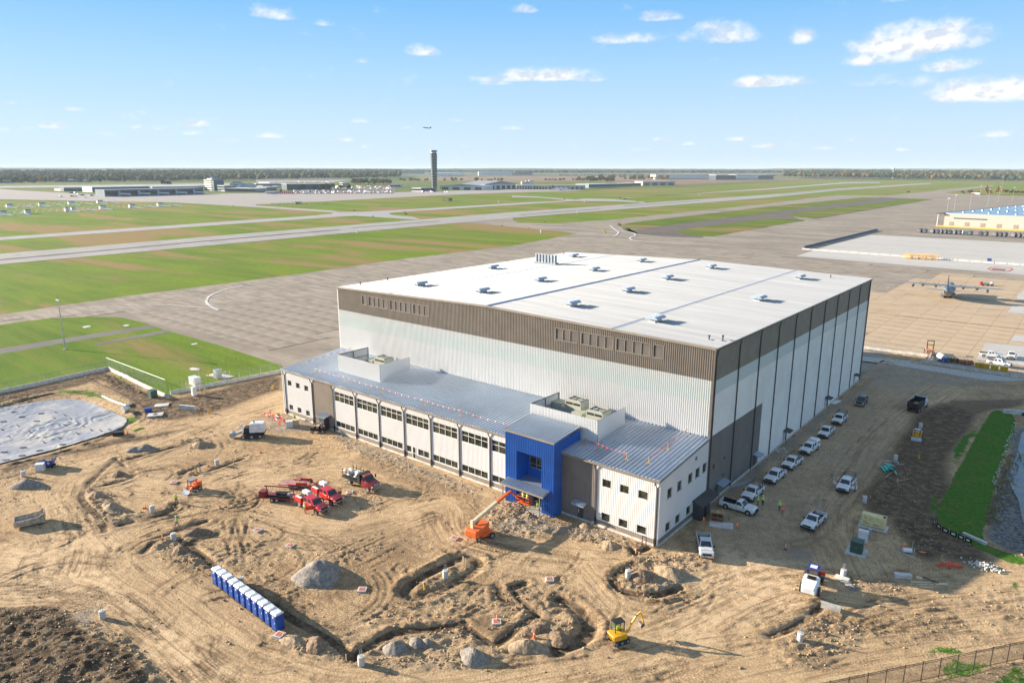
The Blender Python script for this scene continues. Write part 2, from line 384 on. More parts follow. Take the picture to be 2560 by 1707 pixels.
def vent(x, y):
 e = bpy.data.objects.new('roof_vent', None)
 z = roofz(x)+.06
 b = MB().box(x-.62, y-1.25, z-.05, x+.62, y+1.25, z+.55).build('roof_vent', M['trim_white'], hg)
 mb = MB(); mb.prism([(x-1.25,z+.62),(x+1.25,z+.62),(x+1.25,z+.8),(x+.7,z+1.1),(x-.7,z+1.1),(x-1.25,z+.8)], y-1.7, y+1.7)
 for k in range(7):
  yy = y-1.5+k*.5; mb.prism([(x-1.29,z+.6),(x+1.29,z+.6),(x+1.29,z+.84),(x+.72,z+1.15),(x-.72,z+1.15),(x-1.29,z+.84)], yy-.03, yy+.03)
 mb.build('hood', mat('vent_hood', (.50,.56,.62), .45, .3, var=.1), b)
for x, y in ((-16.3,10.7),(-10.1,44.4),(-35.3,11.5),(-35.3,33),(-37.2,55.2),(-37.4,80.9),(-13.5,80.4),(-59.5,33),(-59.3,56.5),(-59.1,81.5),(-83.8,82.7),(-78.9,12),(-59.5,12),(-82.9,45.5),(-79.8,63.5)):
 if (x, y) == (-79.8,63.5): continue
 if (x, y) == (-82.9,45.5): x, y = -86.0, 46.4
 vent(x, y)
for x, y in ((-3.2,4.5),(-92,5),(-92.5,14),(-8,88),(-91,88),(-1.5,6.0)):
 MB().cyl((x,y,roofz(x)), (x,y,roofz(x)+.7), .12).cyl((x,y,roofz(x)+.7), (x,y,roofz(x)+.85), .22).build('pipe_vent', M['trim_dark'], hg)
st = thing('exhaust_stack_row', 'row of seven galvanised exhaust cylinders on curbs near far left of hangar roof', 'exhaust stacks', (-79.5, 62.8, roofz(-79.5)), 0)
for k in range(7):
 x = -3.3+k*1.1
 MB().box(x-.5, -.7, 0, x+.5, .9, .75).build('curb', M['galv'], st)
 c = MB().cyl((x,0,.75), (x,0,2.9), .42, n=14).build('stack', M['galv'], st, smooth=True)
 MB().cyl((x,0,2.82), (x,0,2.95), .5, n=14).build('rim', M['trim_white'], c)
# ================================================================== OFFICE ANNEX
an = thing('office_annex', 'two-storey white office block with blue entrance along the front of the hangar', 'office building')
bays = [-93.5]+[-83.2+7.27*i for i in range(8)]    # downspout lines
segs = [(-94.24,-83.2,'white_wall'),(-83.2,-75.9,'taupe')]+[(-75.9+7.26*i, -75.9+7.26*(i+1), 'white_wall') for i in range(6)]+[(-32.34,-27.1,'white_wall'),(-17.26,-10.7,'door'),(-10.7,0,'white_wall')]
def window(par, P, a0, a1, z0, z1, cols, rows, frame='trim_white', rec=.14):
 """frame, mullions and one pane per light; P(a, out, z)"""
 fr = MB(); t = .07
 def bx(b0, b1, c0, c1, o0, o1):
  p = [P(x, o, z) for o in (o0, o1) for x, z in ((b0,c0),(b1,c0),(b1,c1),(b0,c1))]
  fr.raw(p, [(0,1,2,3),(4,5,6,7),(0,1,5,4),(1,2,6,5),(2,3,7,6),(3,0,4,7)])
 bx(a0-.04, a1+.04, z0-.1, z0, -rec, .05); bx(a0-.04, a1+.04, z1, z1+.06, -rec, .03); bx(a0-.04, a0, z0, z1, -rec, .03); bx(a1, a1+.04, z0, z1, -rec, .03)
 zr = [z0]+[z0+(z1-z0)*r for r in rows]+[z1]
 for k in range(1, cols):
  x = a0+(a1-a0)*k/cols; bx(x-t/2, x+t/2, z0, z1, -rec, -rec+.08)
 for z in zr[1:-1]: bx(a0, a1, z-t/2, z+t/2, -rec, -rec+.082)
 w = fr.build('window', M[frame], par)
 for k in range(cols):
  for z_, zz in zip(zr[:-1], zr[1:]):
   xa, xb = a0+(a1-a0)*k/cols, a0+(a1-a0)*(k+1)/cols
   mb = MB(); p = [P(x, -rec-.005+random.uniform(-.002,.002), z) for x, z in ((xa,z_),(xb,z_),(xb,zz),(xa,zz))]; mb.poly(p); mb.build('pane', M['glass'], w)
YA = -AD
holes_all = []
FP = front(YA)
for (a, b, mk) in segs:
 wins = []; base = 1.12
 if b == -83.2: wins = [(x, x+1.4, z, z+1.22, 1, ()) for x in (-92.35,-89.2,-86.05) for z in (1.33, 7.0)]
 elif a == -10.7: wins = [(x, x+1.5, z, z+1.25, 1, ()) for x in (-9.68,-6.58,-3.45) for z in (1.28, 6.87)]
 elif mk == 'white_wall' and b < -32.3:
  wins = [(a+.55, a+6.65, 6.93, 8.97, 4, (.6,))]
  if abs(a+54.12) < .1: wins += [(-53.72,-52.36,1.3,2.53,1,()), (-50.5,-47.58,1.3,2.53,2,())]
  else: wins += [(a+.45, a+6.55, 1.32, 2.53, 4, ())]
 elif b == -27.1: wins = [(-32.05,-27.35,6.93,8.97,3,(.6,)), (-32.05,-27.35,1.32,2.53,3,())]
 mb = MB(); wm = 'white_wall' if mk == 'white_wall' else ('taupe' if mk == 'taupe' else 'taupe_dark')
 door = (-51.95,-51.15,.3,2.53) if abs(a+54.12) < .1 else None
 hol = [w[:4] for w in wins]+([door] if door else [])
 for r in wall_rects(a, b, 1.1, AE, hol): corr(mb, FP, r[0], r[1], r[2], r[3], .305, .03)
 mb.build('wall_panel', M[wm], an)
 mb = MB()
 for r in wall_rects(a, b, .35, 1.1, [door] if door else []): corr(mb, front(YA-.01), r[0], r[1], r[2], r[3], .305, .012)
 mb.build('base_panel', M['taupe' if mk != 'door' else 'taupe_dark'], an)
 for w in wins: window(an, FP, *w)
 if door:
  d = MB().box(-51.95, YA+.02, .3, -51.15, YA+.08, 2.53).build('door', M['glass'], an)
  MB().box(-52.05, YA-.06, .3, -51.93, YA+.1, 2.6).box(-51.17, YA-.06, .3, -51.05, YA+.1, 2.6).box(-51.95, YA-.02, 1.3, -51.15, YA+.05, 1.4).build('door_frame', M['trim_white'], d)
MB().box(-94.3, YA-.12, 0, -27.15, YA+.1, .35).box(-17.2, YA-.12, 0, .1, YA+.1, .35).box(-.1, YA+.1, 0, .12, -.1, .35).build('foundation', M['concrete_light'], an)
SPt = lambda y: AM+(AE-AM)*(-y)/AD
sw = [(y0, y1, 6.6, 8.28) for y0, y1 in ((-14.05,-12.55),(-10.88,-9.37),(-7.21,-5.66),(-4.64,-3.1),(-2.1,-.55))]+[(y0, y1, 1.25, 2.75) for y0, y1 in ((-14.1,-12.55),(-10.93,-9.35),(-7.18,-5.6))]+[(-5.1,-4.25,9.8,10.45)]
RP = right(0.0)
mb = MB()
for r in wall_rects(YA, 0, 1.1, 30, sw): corr(mb, RP, r[0], r[1], r[2], r[3], .305, .03, top=SPt if r[3] > 29 else None)
mb.build('side_wall_panel', M['white_wall'], an)
mb = MB(); corr(mb, right(.008), YA, 0, .35, 1.1, .305, .012); mb.build('base_panel', M['taupe_dark'], an)
for w in sw: window(an, RP, *w, 1, ())
mb = MB(); corr(mb, lambda a, o, z: (-HL-o, a, z), YA, 0, 0, 30, .305, .03, top=SPt); mb.build('side_wall_panel', M['white_wall'], an)
mb = MB(); mb.box(-.12, YA-.09, .02, .08, YA+.12, AE-.1); mb.box(-HL-.08, YA-.09, .02, -HL+.1, YA+.12, AE-.1); mb.build('corner_trim', M['trim_white'], an)
mb = MB(); mb.raw([(.02,YA-.2,AE-.2),(.02,0,AM-.2),(.16,0,AM-.2),(.16,YA-.2,AE-.2),(.02,YA-.2,AE+.08),(.02,0,AM+.08),(.16,0,AM+.08),(.16,YA-.2,AE+.08)], [(0,1,5,4),(3,2,6,7),(4,5,6,7),(0,3,2,1),(0,3,7,4)])
mb.build('rake_trim', M['taupe'], an)
rz_ = lambda y: AM+(AE-AM)*(-y)/AD+.04
for i in range(12):
 x0 = -94.35+i*94.45/12; x1 = x0+94.45/12
 mb = MB(); ye = YA-.35
 mb.poly([(x0,ye,rz_(ye)),(x1,ye,rz_(ye)),(x1,.05,rz_(0)),(x0,.05,rz_(0))])
 k = math.ceil(x0/.69)
 while k*.69 < x1:
  x = k*.69
  mb.raw([(x-.12,ye,rz_(ye)),(x-.05,ye,rz_(ye)+.19),(x+.05,ye,rz_(ye)+.19),(x+.12,ye,rz_(ye)),(x-.12,0,rz_(0)),(x-.05,0,rz_(0)+.19),(x+.05,0,rz_(0)+.19),(x+.12,0,rz_(0))], [(0,1,5,4),(1,2,6,5),(2,3,7,6),(0,3,2,1)])
  k += 1
 mb.build('roof_section', M['roof_annex'], an)
MB().box(-HL-.15, YA-.52, AE-.22, -27.2, YA-.3, AE-.03).build('gutter', M['taupe'], an)
MB().box(-17.1, YA-.52, AE-.22, .15, YA-.3, AE-.03).build('gutter', M['taupe'], an)
for (xa, xb) in ((-HL, -27.3), (-17, 0)):
 mb = MB(); x = xa
 while x < xb: mb.box(x, YA-.3, AE+.02, x+.3, YA-.02, AE+.12); x += .61
 struct(mb.build('snow_guard', M['roof_seam'], an), 'stuff')
for x in [-93.3,-83.2]+[-75.9+7.26*i for i in range(7)]+[-10.7,-.35]:
 mb = MB(); hx = .28
 mb.bar((x-.25, YA-.42, AE-.2), (x-.25, YA-.3, AE-.75), .13, .13).bar((x-.27, YA-.28, AE-.7), (x, YA-.13, AE-1.25), .13, .13)
 mb.box(x-.085, YA-.21, 1.4, x+.085, YA-.05, AE-1.15); o = mb.build('downspout', M['trim_dark'], an)
 MB().box(x-.12, YA-.26, .1, x+.12, YA-.03, 1.4).build('boot', M['black'], o)
 MB().box(x+.0, YA-.045, AE-1.35, x+.45, YA-.032, AE-.3).build('flashing', M['trim_white'], o)
def screen(x0, x1):
 yf, yb, zt = -11.1, -2.7, 14.95
 for nm, P, a0, a1, zz in (('front', front(yf), x0, x1, rz_(yf)+.05), ('r', right(x1), yf, yb, rz_(yf)+.05), ('l', lambda a, o, z: (x0-o, a, z), yf, yb, rz_(yf)+.05)):
  mb = MB()
  if nm == 'front': corr(mb, P, a0, a1, rz_(yf)+.05, zt, .305, .05)
  else:
   n = 14
   for k in range(n):
    ya, yb_ = a0+(a1-a0)*k/n, a0+(a1-a0)*(k+1)/n
    corr(mb, P, ya, yb_, rz_(ya)+.05, zt, .305, .05)
  mb.build('screen_wall', M['white_wall'], an)
 mb = MB()
 for y in (yf+.2, (yf+yb)/2, yb-.1):
  for x in (x0+.16, x1-.16): mb.box(x-.06, y-.06, rz_(y), x+.06, y+.06, zt)
 for x in np.linspace(x0+.2, x1-.2, 5): mb.box(x-.06, yf+.08, rz_(yf), x+.06, yf+.2, zt)
 for z in (13.2, 14.85):
  mb.box(x0+.06, yf+.06, z-.06, x1-.06, yf+.14, z+.06); mb.box(x0+.06, yf, z-.06, x0+.14, yb, z+.06); mb.box(x1-.14, yf, z-.06, x1-.06, yb, z+.06)
 mb.build('screen_frame', mat('screen_steel', (.10,.16,.22), .5, .3), an)
screen(-80.85, -67.0); screen(-27.9, -14.15)
YB = -18.7; BX0, BX1, BZ = -27.1, -17.2, 12.7
op = (-24.72, -19.6, 4.45, 9.5)
mb = MB()
for r in wall_rects(BX0, BX1, 0, BZ, [(op[0], op[1], -.1, 3.55), op]): corr(mb, front(YB), r[0], r[1], r[2], r[3], .36, .07)
mb.build('portal_front', M['blue_metal'], an)
mb = MB(); corr(mb, right(BX1), YB, -11.6, 0, BZ, .36, .05); mb.build('portal_side', M['blue_metal'], an)
mb = MB(); corr(mb, lambda a, o, z: (BX0-o, a, z), YB, -11.6, 0, BZ, .36, .05); mb.build('portal_side', M['blue_metal'], an)
yi = YB+3.0
mb = MB()
mb.box(op[0]-.06, YB+.02, 0, op[0], yi, op[3]+.06).box(op[1], YB+.02, 0, op[1]+.06, yi, op[3]+.06).box(op[0], YB+.02, op[3], op[1], yi, op[3]+.06)
for r in wall_rects(op[0], op[1], 0, op[3], [(-24.3,-20.1,5.9,8.4), (-23.6,-20.7,.1,2.9)]): mb.poly([(r[0],yi,r[2]),(r[1],yi,r[2]),(r[1],yi,r[3]),(r[0],yi,r[3])])
mb.build('portal_recess', M['blue_metal'], an)
MB().box(op[0], YB+.02, 3.75, op[1], yi, 4.35).build('balcony_slab', M['galv'], an)
window(an, front(yi), -24.3, -20.1, 5.9, 8.4, 3, (.25,.72), 'galv', .05)
window(an, front(yi), -23.6, -20.7, .1, 2.9, 3, (), 'galv', .05)
MB().box(op[0]-.6, YB-1.2, -.05, op[1]+.6, yi, .1).build('entrance_slab', M['concrete'], an)
def ribroof(x0, x1, yf, yb, zf, zb, pitch, par, nm, mk, t=.12):
 mb = MB()
 mb.raw([(x0,yf,zf),(x1,yf,zf),(x1,yb,zb),(x0,yb,zb),(x0,yf,zf-t),(x1,yf,zf-t),(x1,yb,zb-t),(x0,yb,zb-t)], [(0,1,2,3),(7,6,5,4),(0,4,5,1),(1,5,6,2),(2,6,7,3),(3,7,4,0)])
 x = x0+.1
 while x < x1-.1:
  mb.raw([(x,yf,zf),(x+.05,yf,zf+.09),(x+.12,yf,zf+.09),(x+.17,yf,zf),(x,yb,zb),(x+.05,yb,zb+.09),(x+.12,yb,zb+.09),(x+.17,yb,zb)], [(0,1,5,4),(1,2,6,5),(2,3,7,6),(0,3,2,1)]); x += pitch
 return mb.build(nm, M[mk], par)
ribroof(BX0-.12, BX1+.12, YB-.25, -11.5, BZ-.0, BZ+.72, .61, an, 'portal_roof', 'roof_annex')
MB().box(BX0-.15, YB-.33, BZ-.25, BX1+.15, YB-.2, BZ+.02).build('portal_trim', M['taupe'], an)
cp = ribroof(-26.6, -17.85, YB-1.95, YB-.02, 4.02, 4.45, .36, an, 'entrance_canopy', 'galv')
MB().box(-26.65, YB-2.05, 3.78, -17.8, YB-1.93, 4.02).build('canopy_gutter', M['taupe'], cp)
for x in (-26.2, -18.6): MB().box(x-.07, YB-1.9, 0, x+.07, YB-1.76, 3.9).build('downspout', M['taupe'], an)
d = MB().box(-14.05, YA-.05, .1, -13.0, YA+.0, 2.3).build('door', M['door_grey'], an); MB().box(-13.9, YA-.08, 1.2, -13.8, YA-.05, 1.8).build('handle', M['trim_white'], d)
ribroof(-14.6, -12.3, YA-1.2, YA-.03, 2.95, 3.35, .36, an, 'door_canopy', 'roof_annex')
MB().box(-79.5, YA-1.3, 0, -77.9, YA-.02, 2.6).build('vestibule', M['door_grey'], an)
ribroof(-80.2, -77.2, YA-1.7, YA-.03, 3.0, 3.4, .4, an, 'vestibule_canopy', 'roof_annex')
MB().box(.03, -4.9, 0, 1.5, -1.6, 2.5).build('vestibule', M['door_grey'], an)
MB().box(1.5, -3.9, .1, 1.53, -2.9, 2.2).build('vestibule_door', M['black'], an)
mb = MB(); mb.raw([(.04,-5.3,3.15),(.04,.9,3.15),(1.9,.9,2.65),(1.9,-5.3,2.65),(.04,-5.3,2.95),(.04,.9,2.95),(1.9,.9,2.5),(1.9,-5.3,2.5)], [(0,1,2,3),(7,6,5,4),(0,3,7,4),(1,5,6,2),(2,6,7,3)])
y = -5.2
while y < .8: mb.raw([(.04,y,3.2),(.04,y+.08,3.2),(1.9,y+.08,2.7),(1.9,y,2.7)], [(0,1,2,3)]); mb.raw([(.04,y,3.15),(1.9,y,2.65),(1.9,y,2.7),(.04,y,3.2)], [(0,1,2,3)]); y += .36
mb.build('vestibule_canopy', M['trim_dark'], an)
def hvac(x, y, label, big):
 z = rz_(y)
 t = thing('air_handler', label, 'rooftop unit', (x, y, z), 0)
 MB().box(-1.6, -1.2, -.3, 1.6, 1.3, .35).build('curb', M['hvac'], t)
 MB().box(-3.4, -1.25, .35, 3.2, 1.35, 1.5).build('cabinet', M['hvac'], t)
 b = MB().box(-.2, -1.3, 1.5, 3.1, 1.4, 3.0).build('fan_section', M['hvac'], t)
 mb = MB(); mb.box(.0, -1.32, 2.35, 1.4, -1.3, 2.75); mb.box(1.55, -1.32, 2.35, 2.95, -1.3, 2.75); mb.build('grille', M['black'], b)
 mb = MB(); mb.box(.2, -1.0, 3.0, 2.7, 1.1, 3.03)
 mb.build('fan_opening', M['black'], b)
 mb = MB()
 for q in ((.1,-1.1,2.8,-1.0),(.1,1.1,2.8,1.2),(.1,-1.0,.2,1.1),(2.7,-1.0,2.8,1.1)): mb.box(q[0], q[1], 3.0, q[2], q[3], 3.22)
 mb.build('fan_curb', M['hvac'], b)
 for k in range(2):
  mb = MB(); cx = .85+k*1.2; mb.cyl((cx,.05,3.03), (cx,.05,3.1), .5, n=14)
  for q in range(3): mb.bar((cx,.05,3.12), (cx+.48*math.cos(q*2.1), .05+.48*math.sin(q*2.1), 3.12), .16, .02)
  mb.build('fan', M['galv'], b)
 MB().box(-3.35, -1.1, 1.5, -1.2, 1.2, 1.95).build('intake_hood', M['hvac'], t)
 if big: MB().cyl((-4.3,-1.0,.7), (-4.3,1.0,.7), .8, n=14).build('duct_end', M['galv'], t, smooth=True)
 return t
hvac(-73.6, -5.6, 'grey-green rooftop air handler behind the left-hand white screen', False)
hvac(-18.9, -5.8, 'large grey-green rooftop air handler, right one behind the white screen over the entrance', False)
hvac(-24.6, -3.8, 'grey-green rooftop unit with round duct, left one behind the screen over the entrance', True)
M['flag_red'] = mat('flag_red', (.75,.035,.03), .6); M['yellow'] = mat('yellow_paint', (.70,.42,.02), .5); M['rope'] = mat('rope', (.45,.35,.3), .8)
M['flag_white'] = mat('flag_white', (.8,.78,.76), .6)
def flags(pts, label, n, red_only, ztop=1.15):
 t = thing('warning_flag_line', label, 'warning line', (*pts[0], rz_(pts[0][1])), 0); ox, oy = pts[0]; oz = rz_(pts[0][1])
 for (x, y) in pts:
  zz = rz_(y)-oz+.12
  s = MB().cyl((x-ox,y-oy,zz), (x-ox,y-oy,zz+ztop), .03, n=6).build('stanchion', M['yellow'], t)
  MB().box(x-ox-.4, y-oy-.04, zz-.02, x-ox+.4, y-oy+.04, zz+.04).box(x-ox-.04, y-oy-.35, zz-.02, x-ox+.04, y-oy+.35, zz+.04).build('foot', M['yellow'], s)
 P = []
 for a, b in zip(pts[:-1], pts[1:]):
  for k in range(8):
   u = k/8; x = a[0]+(b[0]-a[0])*u; y = a[1]+(b[1]-a[1])*u; P.append((x-ox, y-oy, rz_(y)-oz+.1+ztop-.9*u*(1-u)))
 x, y = pts[-1]; P.append((x-ox, y-oy, rz_(y)-oz+.1+ztop))
 MB().tube(P, .015, 4).build('rope', M['rope'], t)
 tot = len(P)-1
 for k in range(n):
  f = (k+.5)/n*tot; i = int(f); a = Vector(P[i]); b = Vector(P[i+1]); c = a.lerp(b, f-i); dd = (b-a).normalized()*.13
  mb = MB(); dr = random.uniform(-.1,.1); mb.raw([tuple(c-dd), tuple(c+dd), (c.x+dr, c.y+dr, c.z-.34), tuple(c-dd+Vector((.01,.012,0))), tuple(c+dd+Vector((.01,.012,0))), (c.x+dr+.01, c.y+dr+.012, c.z-.42)], [(0,1,2),(3,4,5),(0,1,4,3),(1,2,5,4),(2,0,3,5)])
  mb.build('flag', M['flag_red' if red_only or k % 2 else 'flag_white'], t)
flags([(-90.6,-13.2),(-90.0,-6.5),(-89.0,-.8)], 'thin flag line across the far left end of the annex roof', 14, False)
flags([(-84.6,-14.6),(-74,-14.7),(-62,-14.8),(-50,-14.8),(-41,-14.8),(-29.5,-14.9)], 'long line of red and white flags along the annex eave', 66, False)
flags([(-15.6,-12.6),(-12.6,-13.2),(-7.3,-13.6)], 'short red pennant line on the roof between blue entrance and right end', 13, True)
flags([(-3.9,-12.9),(-3.7,-7.2),(-3.4,-1.0)], 'red pennant line climbing the right end of the annex roof', 22, True)
# ================================================================== GROUND
def vnoise(X, Y, cell, seed=0):
 """smooth value noise in -1..1 on world coordinates"""
 r = np.random.default_rng(seed); n = 512; tab = r.uniform(-1, 1, (n, n)).astype(np.float32)
 x = X/cell+1000.; y = Y/cell+1000.; xi = np.floor(x).astype(int); yi = np.floor(y).astype(int)
 fx = (x-xi).astype(np.float32); fy = (y-yi).astype(np.float32); fx = fx*fx*(3-2*fx); fy = fy*fy*(3-2*fy)
 a = tab[yi % n, xi % n]; b = tab[yi % n, (xi+1) % n]; c = tab[(yi+1) % n, xi % n]; d = tab[(yi+1) % n, (xi+1) % n]
 return (a*(1-fx)+b*fx)*(1-fy)+(c*(1-fx)+d*fx)*fy
def fbm(X, Y, cell, octs=4, seed=0, gain=.5):
 t = 0; a = 1; s = 0
 for k in range(octs): t = t+a*vnoise(X, Y, cell/2**k, seed+k*13); s += a; a *= gain
 return t/s
def smooth_line(pts, it=2):
 p = [tuple(q[:2]) for q in pts]
 for _ in range(it):
  o = [p[0]]
  for a, b in zip(p[:-1], p[1:]): o += [(a[0]*.75+b[0]*.25, a[1]*.75+b[1]*.25), (a[0]*.25+b[0]*.75, a[1]*.25+b[1]*.75)]
  o.append(p[-1]); p = o
 return p
def axis(breaks):
 out = []
 for a, b, st in breaks: out.append(np.arange(a, b, st))
 return np.concatenate(out+[np.array([breaks[-1][1]])])
xs = axis([(-176,-86,.36),(-86,48,.2),(48,62,.4)]); ys = axis([(-92,-8,.2),(-8,20,.3),(20,141,.5)])
NX, NY = len(xs), len(ys); X, Y = np.meshgrid(xs, ys)
H = np.zeros((NY, NX), np.float32); 
Mk = {k: np.zeros((NY, NX), np.float32) for k in ('grav','dark','grass','rut','road','tread','clod','pale')}
S = np.zeros((NY, NX), np.float32); FU = np.zeros_like(H); FV = np.zeros_like(H); FD = np.full_like(H, 1e9)
def win(x0, x1, y0, y1):
 a, b = np.searchsorted(xs, [x0, x1]); c, d = np.searchsorted(ys, [y0, y1]); return slice(c, d), slice(a, b)
def inpoly(poly, xx, yy):
 m = np.zeros(xx.shape, bool); n = len(poly)
 for i in range(n):
  x1, y1 = poly[i][:2]; x2, y2 = poly[(i+1) % n][:2]
  if y1 == y2: continue
  m ^= ((y1 > yy) != (y2 > yy)) & (xx < (x2-x1)*(yy-y1)/(y2-y1)+x1)
 return m
WX = X+fbm(X, Y, 6, 4, 5)*1.6; WY = Y+fbm(X, Y, 6, 4, 9)*1.6
def area(key, poly, val=1., soft=1.5, warp=True):
 xx = [p[0] for p in poly]; yy = [p[1] for p in poly]; R = soft+2
 w = win(min(xx)-R, max(xx)+R, min(yy)-R, max(yy)+R)
 if w[0].start >= w[0].stop or w[1].start >= w[1].stop: return None, None
 m = inpoly(poly, (WX if warp else X)[w], (WY if warp else Y)[w]).astype(np.float32)
 k = max(1, int(soft/.25))
 for ax in (0, 1):
  c = np.cumsum(np.pad(m, [(k+1, k) if a == ax else (0, 0) for a in (0, 1)], mode='edge'), axis=ax)
  m = (np.take(c, range(2*k+1, c.shape[ax]), ax)-np.take(c, range(0, c.shape[ax]-2*k-1), ax))/(2*k+1)
 if key: Mk[key][w] = np.maximum(Mk[key][w], m*val)
 return w, m
def stroke(pts, R):
 """windows with distance and run length along a polyline"""
 s0 = 0
 for (x1, y1), (x2, y2) in zip(pts[:-1], pts[1:]):
  L = math.hypot(x2-x1, y2-y1)
  if L < 1e-6: continue
  w = win(min(x1, x2)-R, max(x1, x2)+R, min(y1, y2)-R, max(y1, y2)+R)
  if w[0].start < w[0].stop and w[1].start < w[1].stop:
   xx, yy = X[w]-x1, Y[w]-y1; t = (xx*(x2-x1)+yy*(y2-y1))/L
   v = (yy*(x2-x1)-xx*(y2-y1))/L
   tc = np.clip(t, 0, L); d = np.hypot(t-tc, v)
   yield w, d, s0+tc, v
  s0 += L
def rut(pts, depth=.10, wid=.22, dark=.6, tread=1., wide=.5):
 tmp = {}
 x = [p[0] for p in pts]; y = [p[1] for p in pts]; W = win(min(x)-2, max(x)+2, min(y)-2, max(y)+2)
 if W[0].start >= W[0].stop or W[1].start >= W[1].stop: return
 D = np.full((W[0].stop-W[0].start, W[1].stop-W[1].start), 9., np.float32); SS = np.zeros_like(D)
 for w, d, s, v in stroke(pts, 1.2):
  ww = (slice(w[0].start-W[0].start, w[0].stop-W[0].start), slice(w[1].start-W[1].start, w[1].stop-W[1].start))
  m = d < D[ww]; D[ww] = np.where(m, d, D[ww]); SS[ww] = np.where(m, s, SS[ww])
 f = np.exp(-(D/wid)**2); e = np.exp(-((D-wide)/.2)**2)
 f = f*BRK[W]; e = e*BRK[W]*(.3+1.4*BR2[W])
 H[W] += -depth*f*.55+depth*.3*e
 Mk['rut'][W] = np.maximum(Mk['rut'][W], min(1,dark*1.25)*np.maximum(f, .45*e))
 t = (D < wid*1.1)*tread*(random.random() < .4)*BRK[W]
 Mk['tread'][W] = np.where(t > 0, t, Mk['tread'][W]); S[W] = np.where(t > 0, SS, S[W])
def offset(pts, o):
 out = []
 for i, p in enumerate(pts):
  a = pts[max(i-1, 0)]; b = pts[min(i+1, len(pts)-1)]; dx, dy = b[0]-a[0], b[1]-a[1]; L = math.hypot(dx, dy) or 1
  out.append((p[0]-dy/L*o, p[1]+dx/L*o))
 return out
def tracks(pts, gauge=1.9, **k):
 for o in (-gauge/2, gauge/2): rut(offset(pts, o), **k)
BRK = np.clip(fbm(X, Y, 3.5, 4, 101, .6)*2.6+.62, 0, 1); BR2 = np.clip(fbm(X, Y, .8, 3, 111, .7)*1.5+.5, 0, 1)
ZL = Zm(0,700,3.136); ZM = Zm(0,1050,3.647); ZN = Zm(560,1000,3.647); ZO = Zm(1140,1000,3.647); ZP = Zm(1720,1000,3.647)
ZQ = Zm(0,1380,3.675); ZR = Zm(640,1380,3.675); ZS = Zm(1280,1380,3.675); ZT = Zm(1920,1280,3.672); ZU = Zm(1960,660,3.92); ZV = Zm(2240,980,3.5636)
W2 = lambda pts: [g[:2] for g in GG(pts)]
# ---- haul roads: pale, streaked along their run
ROADS = [W2(ZL((2500,880),(2150,980),(1700,1130),(1300,1300),(900,1450))+ZM((640,500),(560,700),(660,850),(760,1000))+ZQ((700,150),(600,330),(400,380),(0,390),(-800,420))),
  W2(ZM((560,660),(700,980),(1000,1250))+ZQ((1000,180),(1500,480),(1900,780),(2400,1100))+ZR((300,1000),(700,1130),(1400,1130),(2352,1010))+ZS((500,930),(1000,860),(1500,700),(1900,480),(2352,260))),
  W2(ZQ((0,180),(600,230),(1100,420),(1500,760),(1900,1100),(2300,1400))),
  W2(ZS((0,1150),(900,960),(1600,780),(2100,520))+ZT((300,680),(900,800),(1500,760),(2350,700))),
  W2(ZP((1500,1500),(1300,1100),(1500,800),(1750,420),(2000,120),(2300,-60))),
  W2(ZS((700,100),(900,330),(1100,520),(1500,560),(2100,300))),
  W2(ZM((1000,560),(1500,620),(2100,560),(2334,480))+ZN((600,650),(1000,560),(1500,640),(2000,800),(2334,1000))),
  W2(ZN((500,1100),(900,1200),(1500,1100),(2100,900))+ZO((0,1250),(500,1380),(1200,1480),(1700,1500))),
  W2(ZT((-600,1150),(100,1050),(700,900),(1300,1000),(2350,900))),
  W2(ZT((0,1450),(700,1300),(1400,1200),(2350,1080)))]
ROADW = [7,7,7,6,7,5,6,6,6,6]
for pts, hw in zip(ROADS, ROADW):
 p = smooth_line(pts, 3)
 for w, d, s, v in stroke(p, hw*2):
  m = d < FD[w]*1.0
  FU[w] = np.where(m, s, FU[w]); FV[w] = np.where(m, v, FV[w]); FD[w] = np.where(m, d, FD[w])
  Mk['road'][w] = np.maximum(Mk['road'][w], np.clip(1.5-d/hw, 0, 1))
 for k in range(9):
  o = random.uniform(-hw, hw)*.9; n = len(p); a = random.randint(0, n//2); b = min(n, a+random.randint(n//4, n))
  q = offset(p[a:b], o); q = [(x_+math.sin(i*.7+k)*.35, y_+math.cos(i*.5+k)*.35) for i, (x_, y_) in enumerate(q)]
  if len(q) > 2: tracks(q, dark=random.uniform(.15,.5), depth=random.uniform(.02,.06), wid=.22)
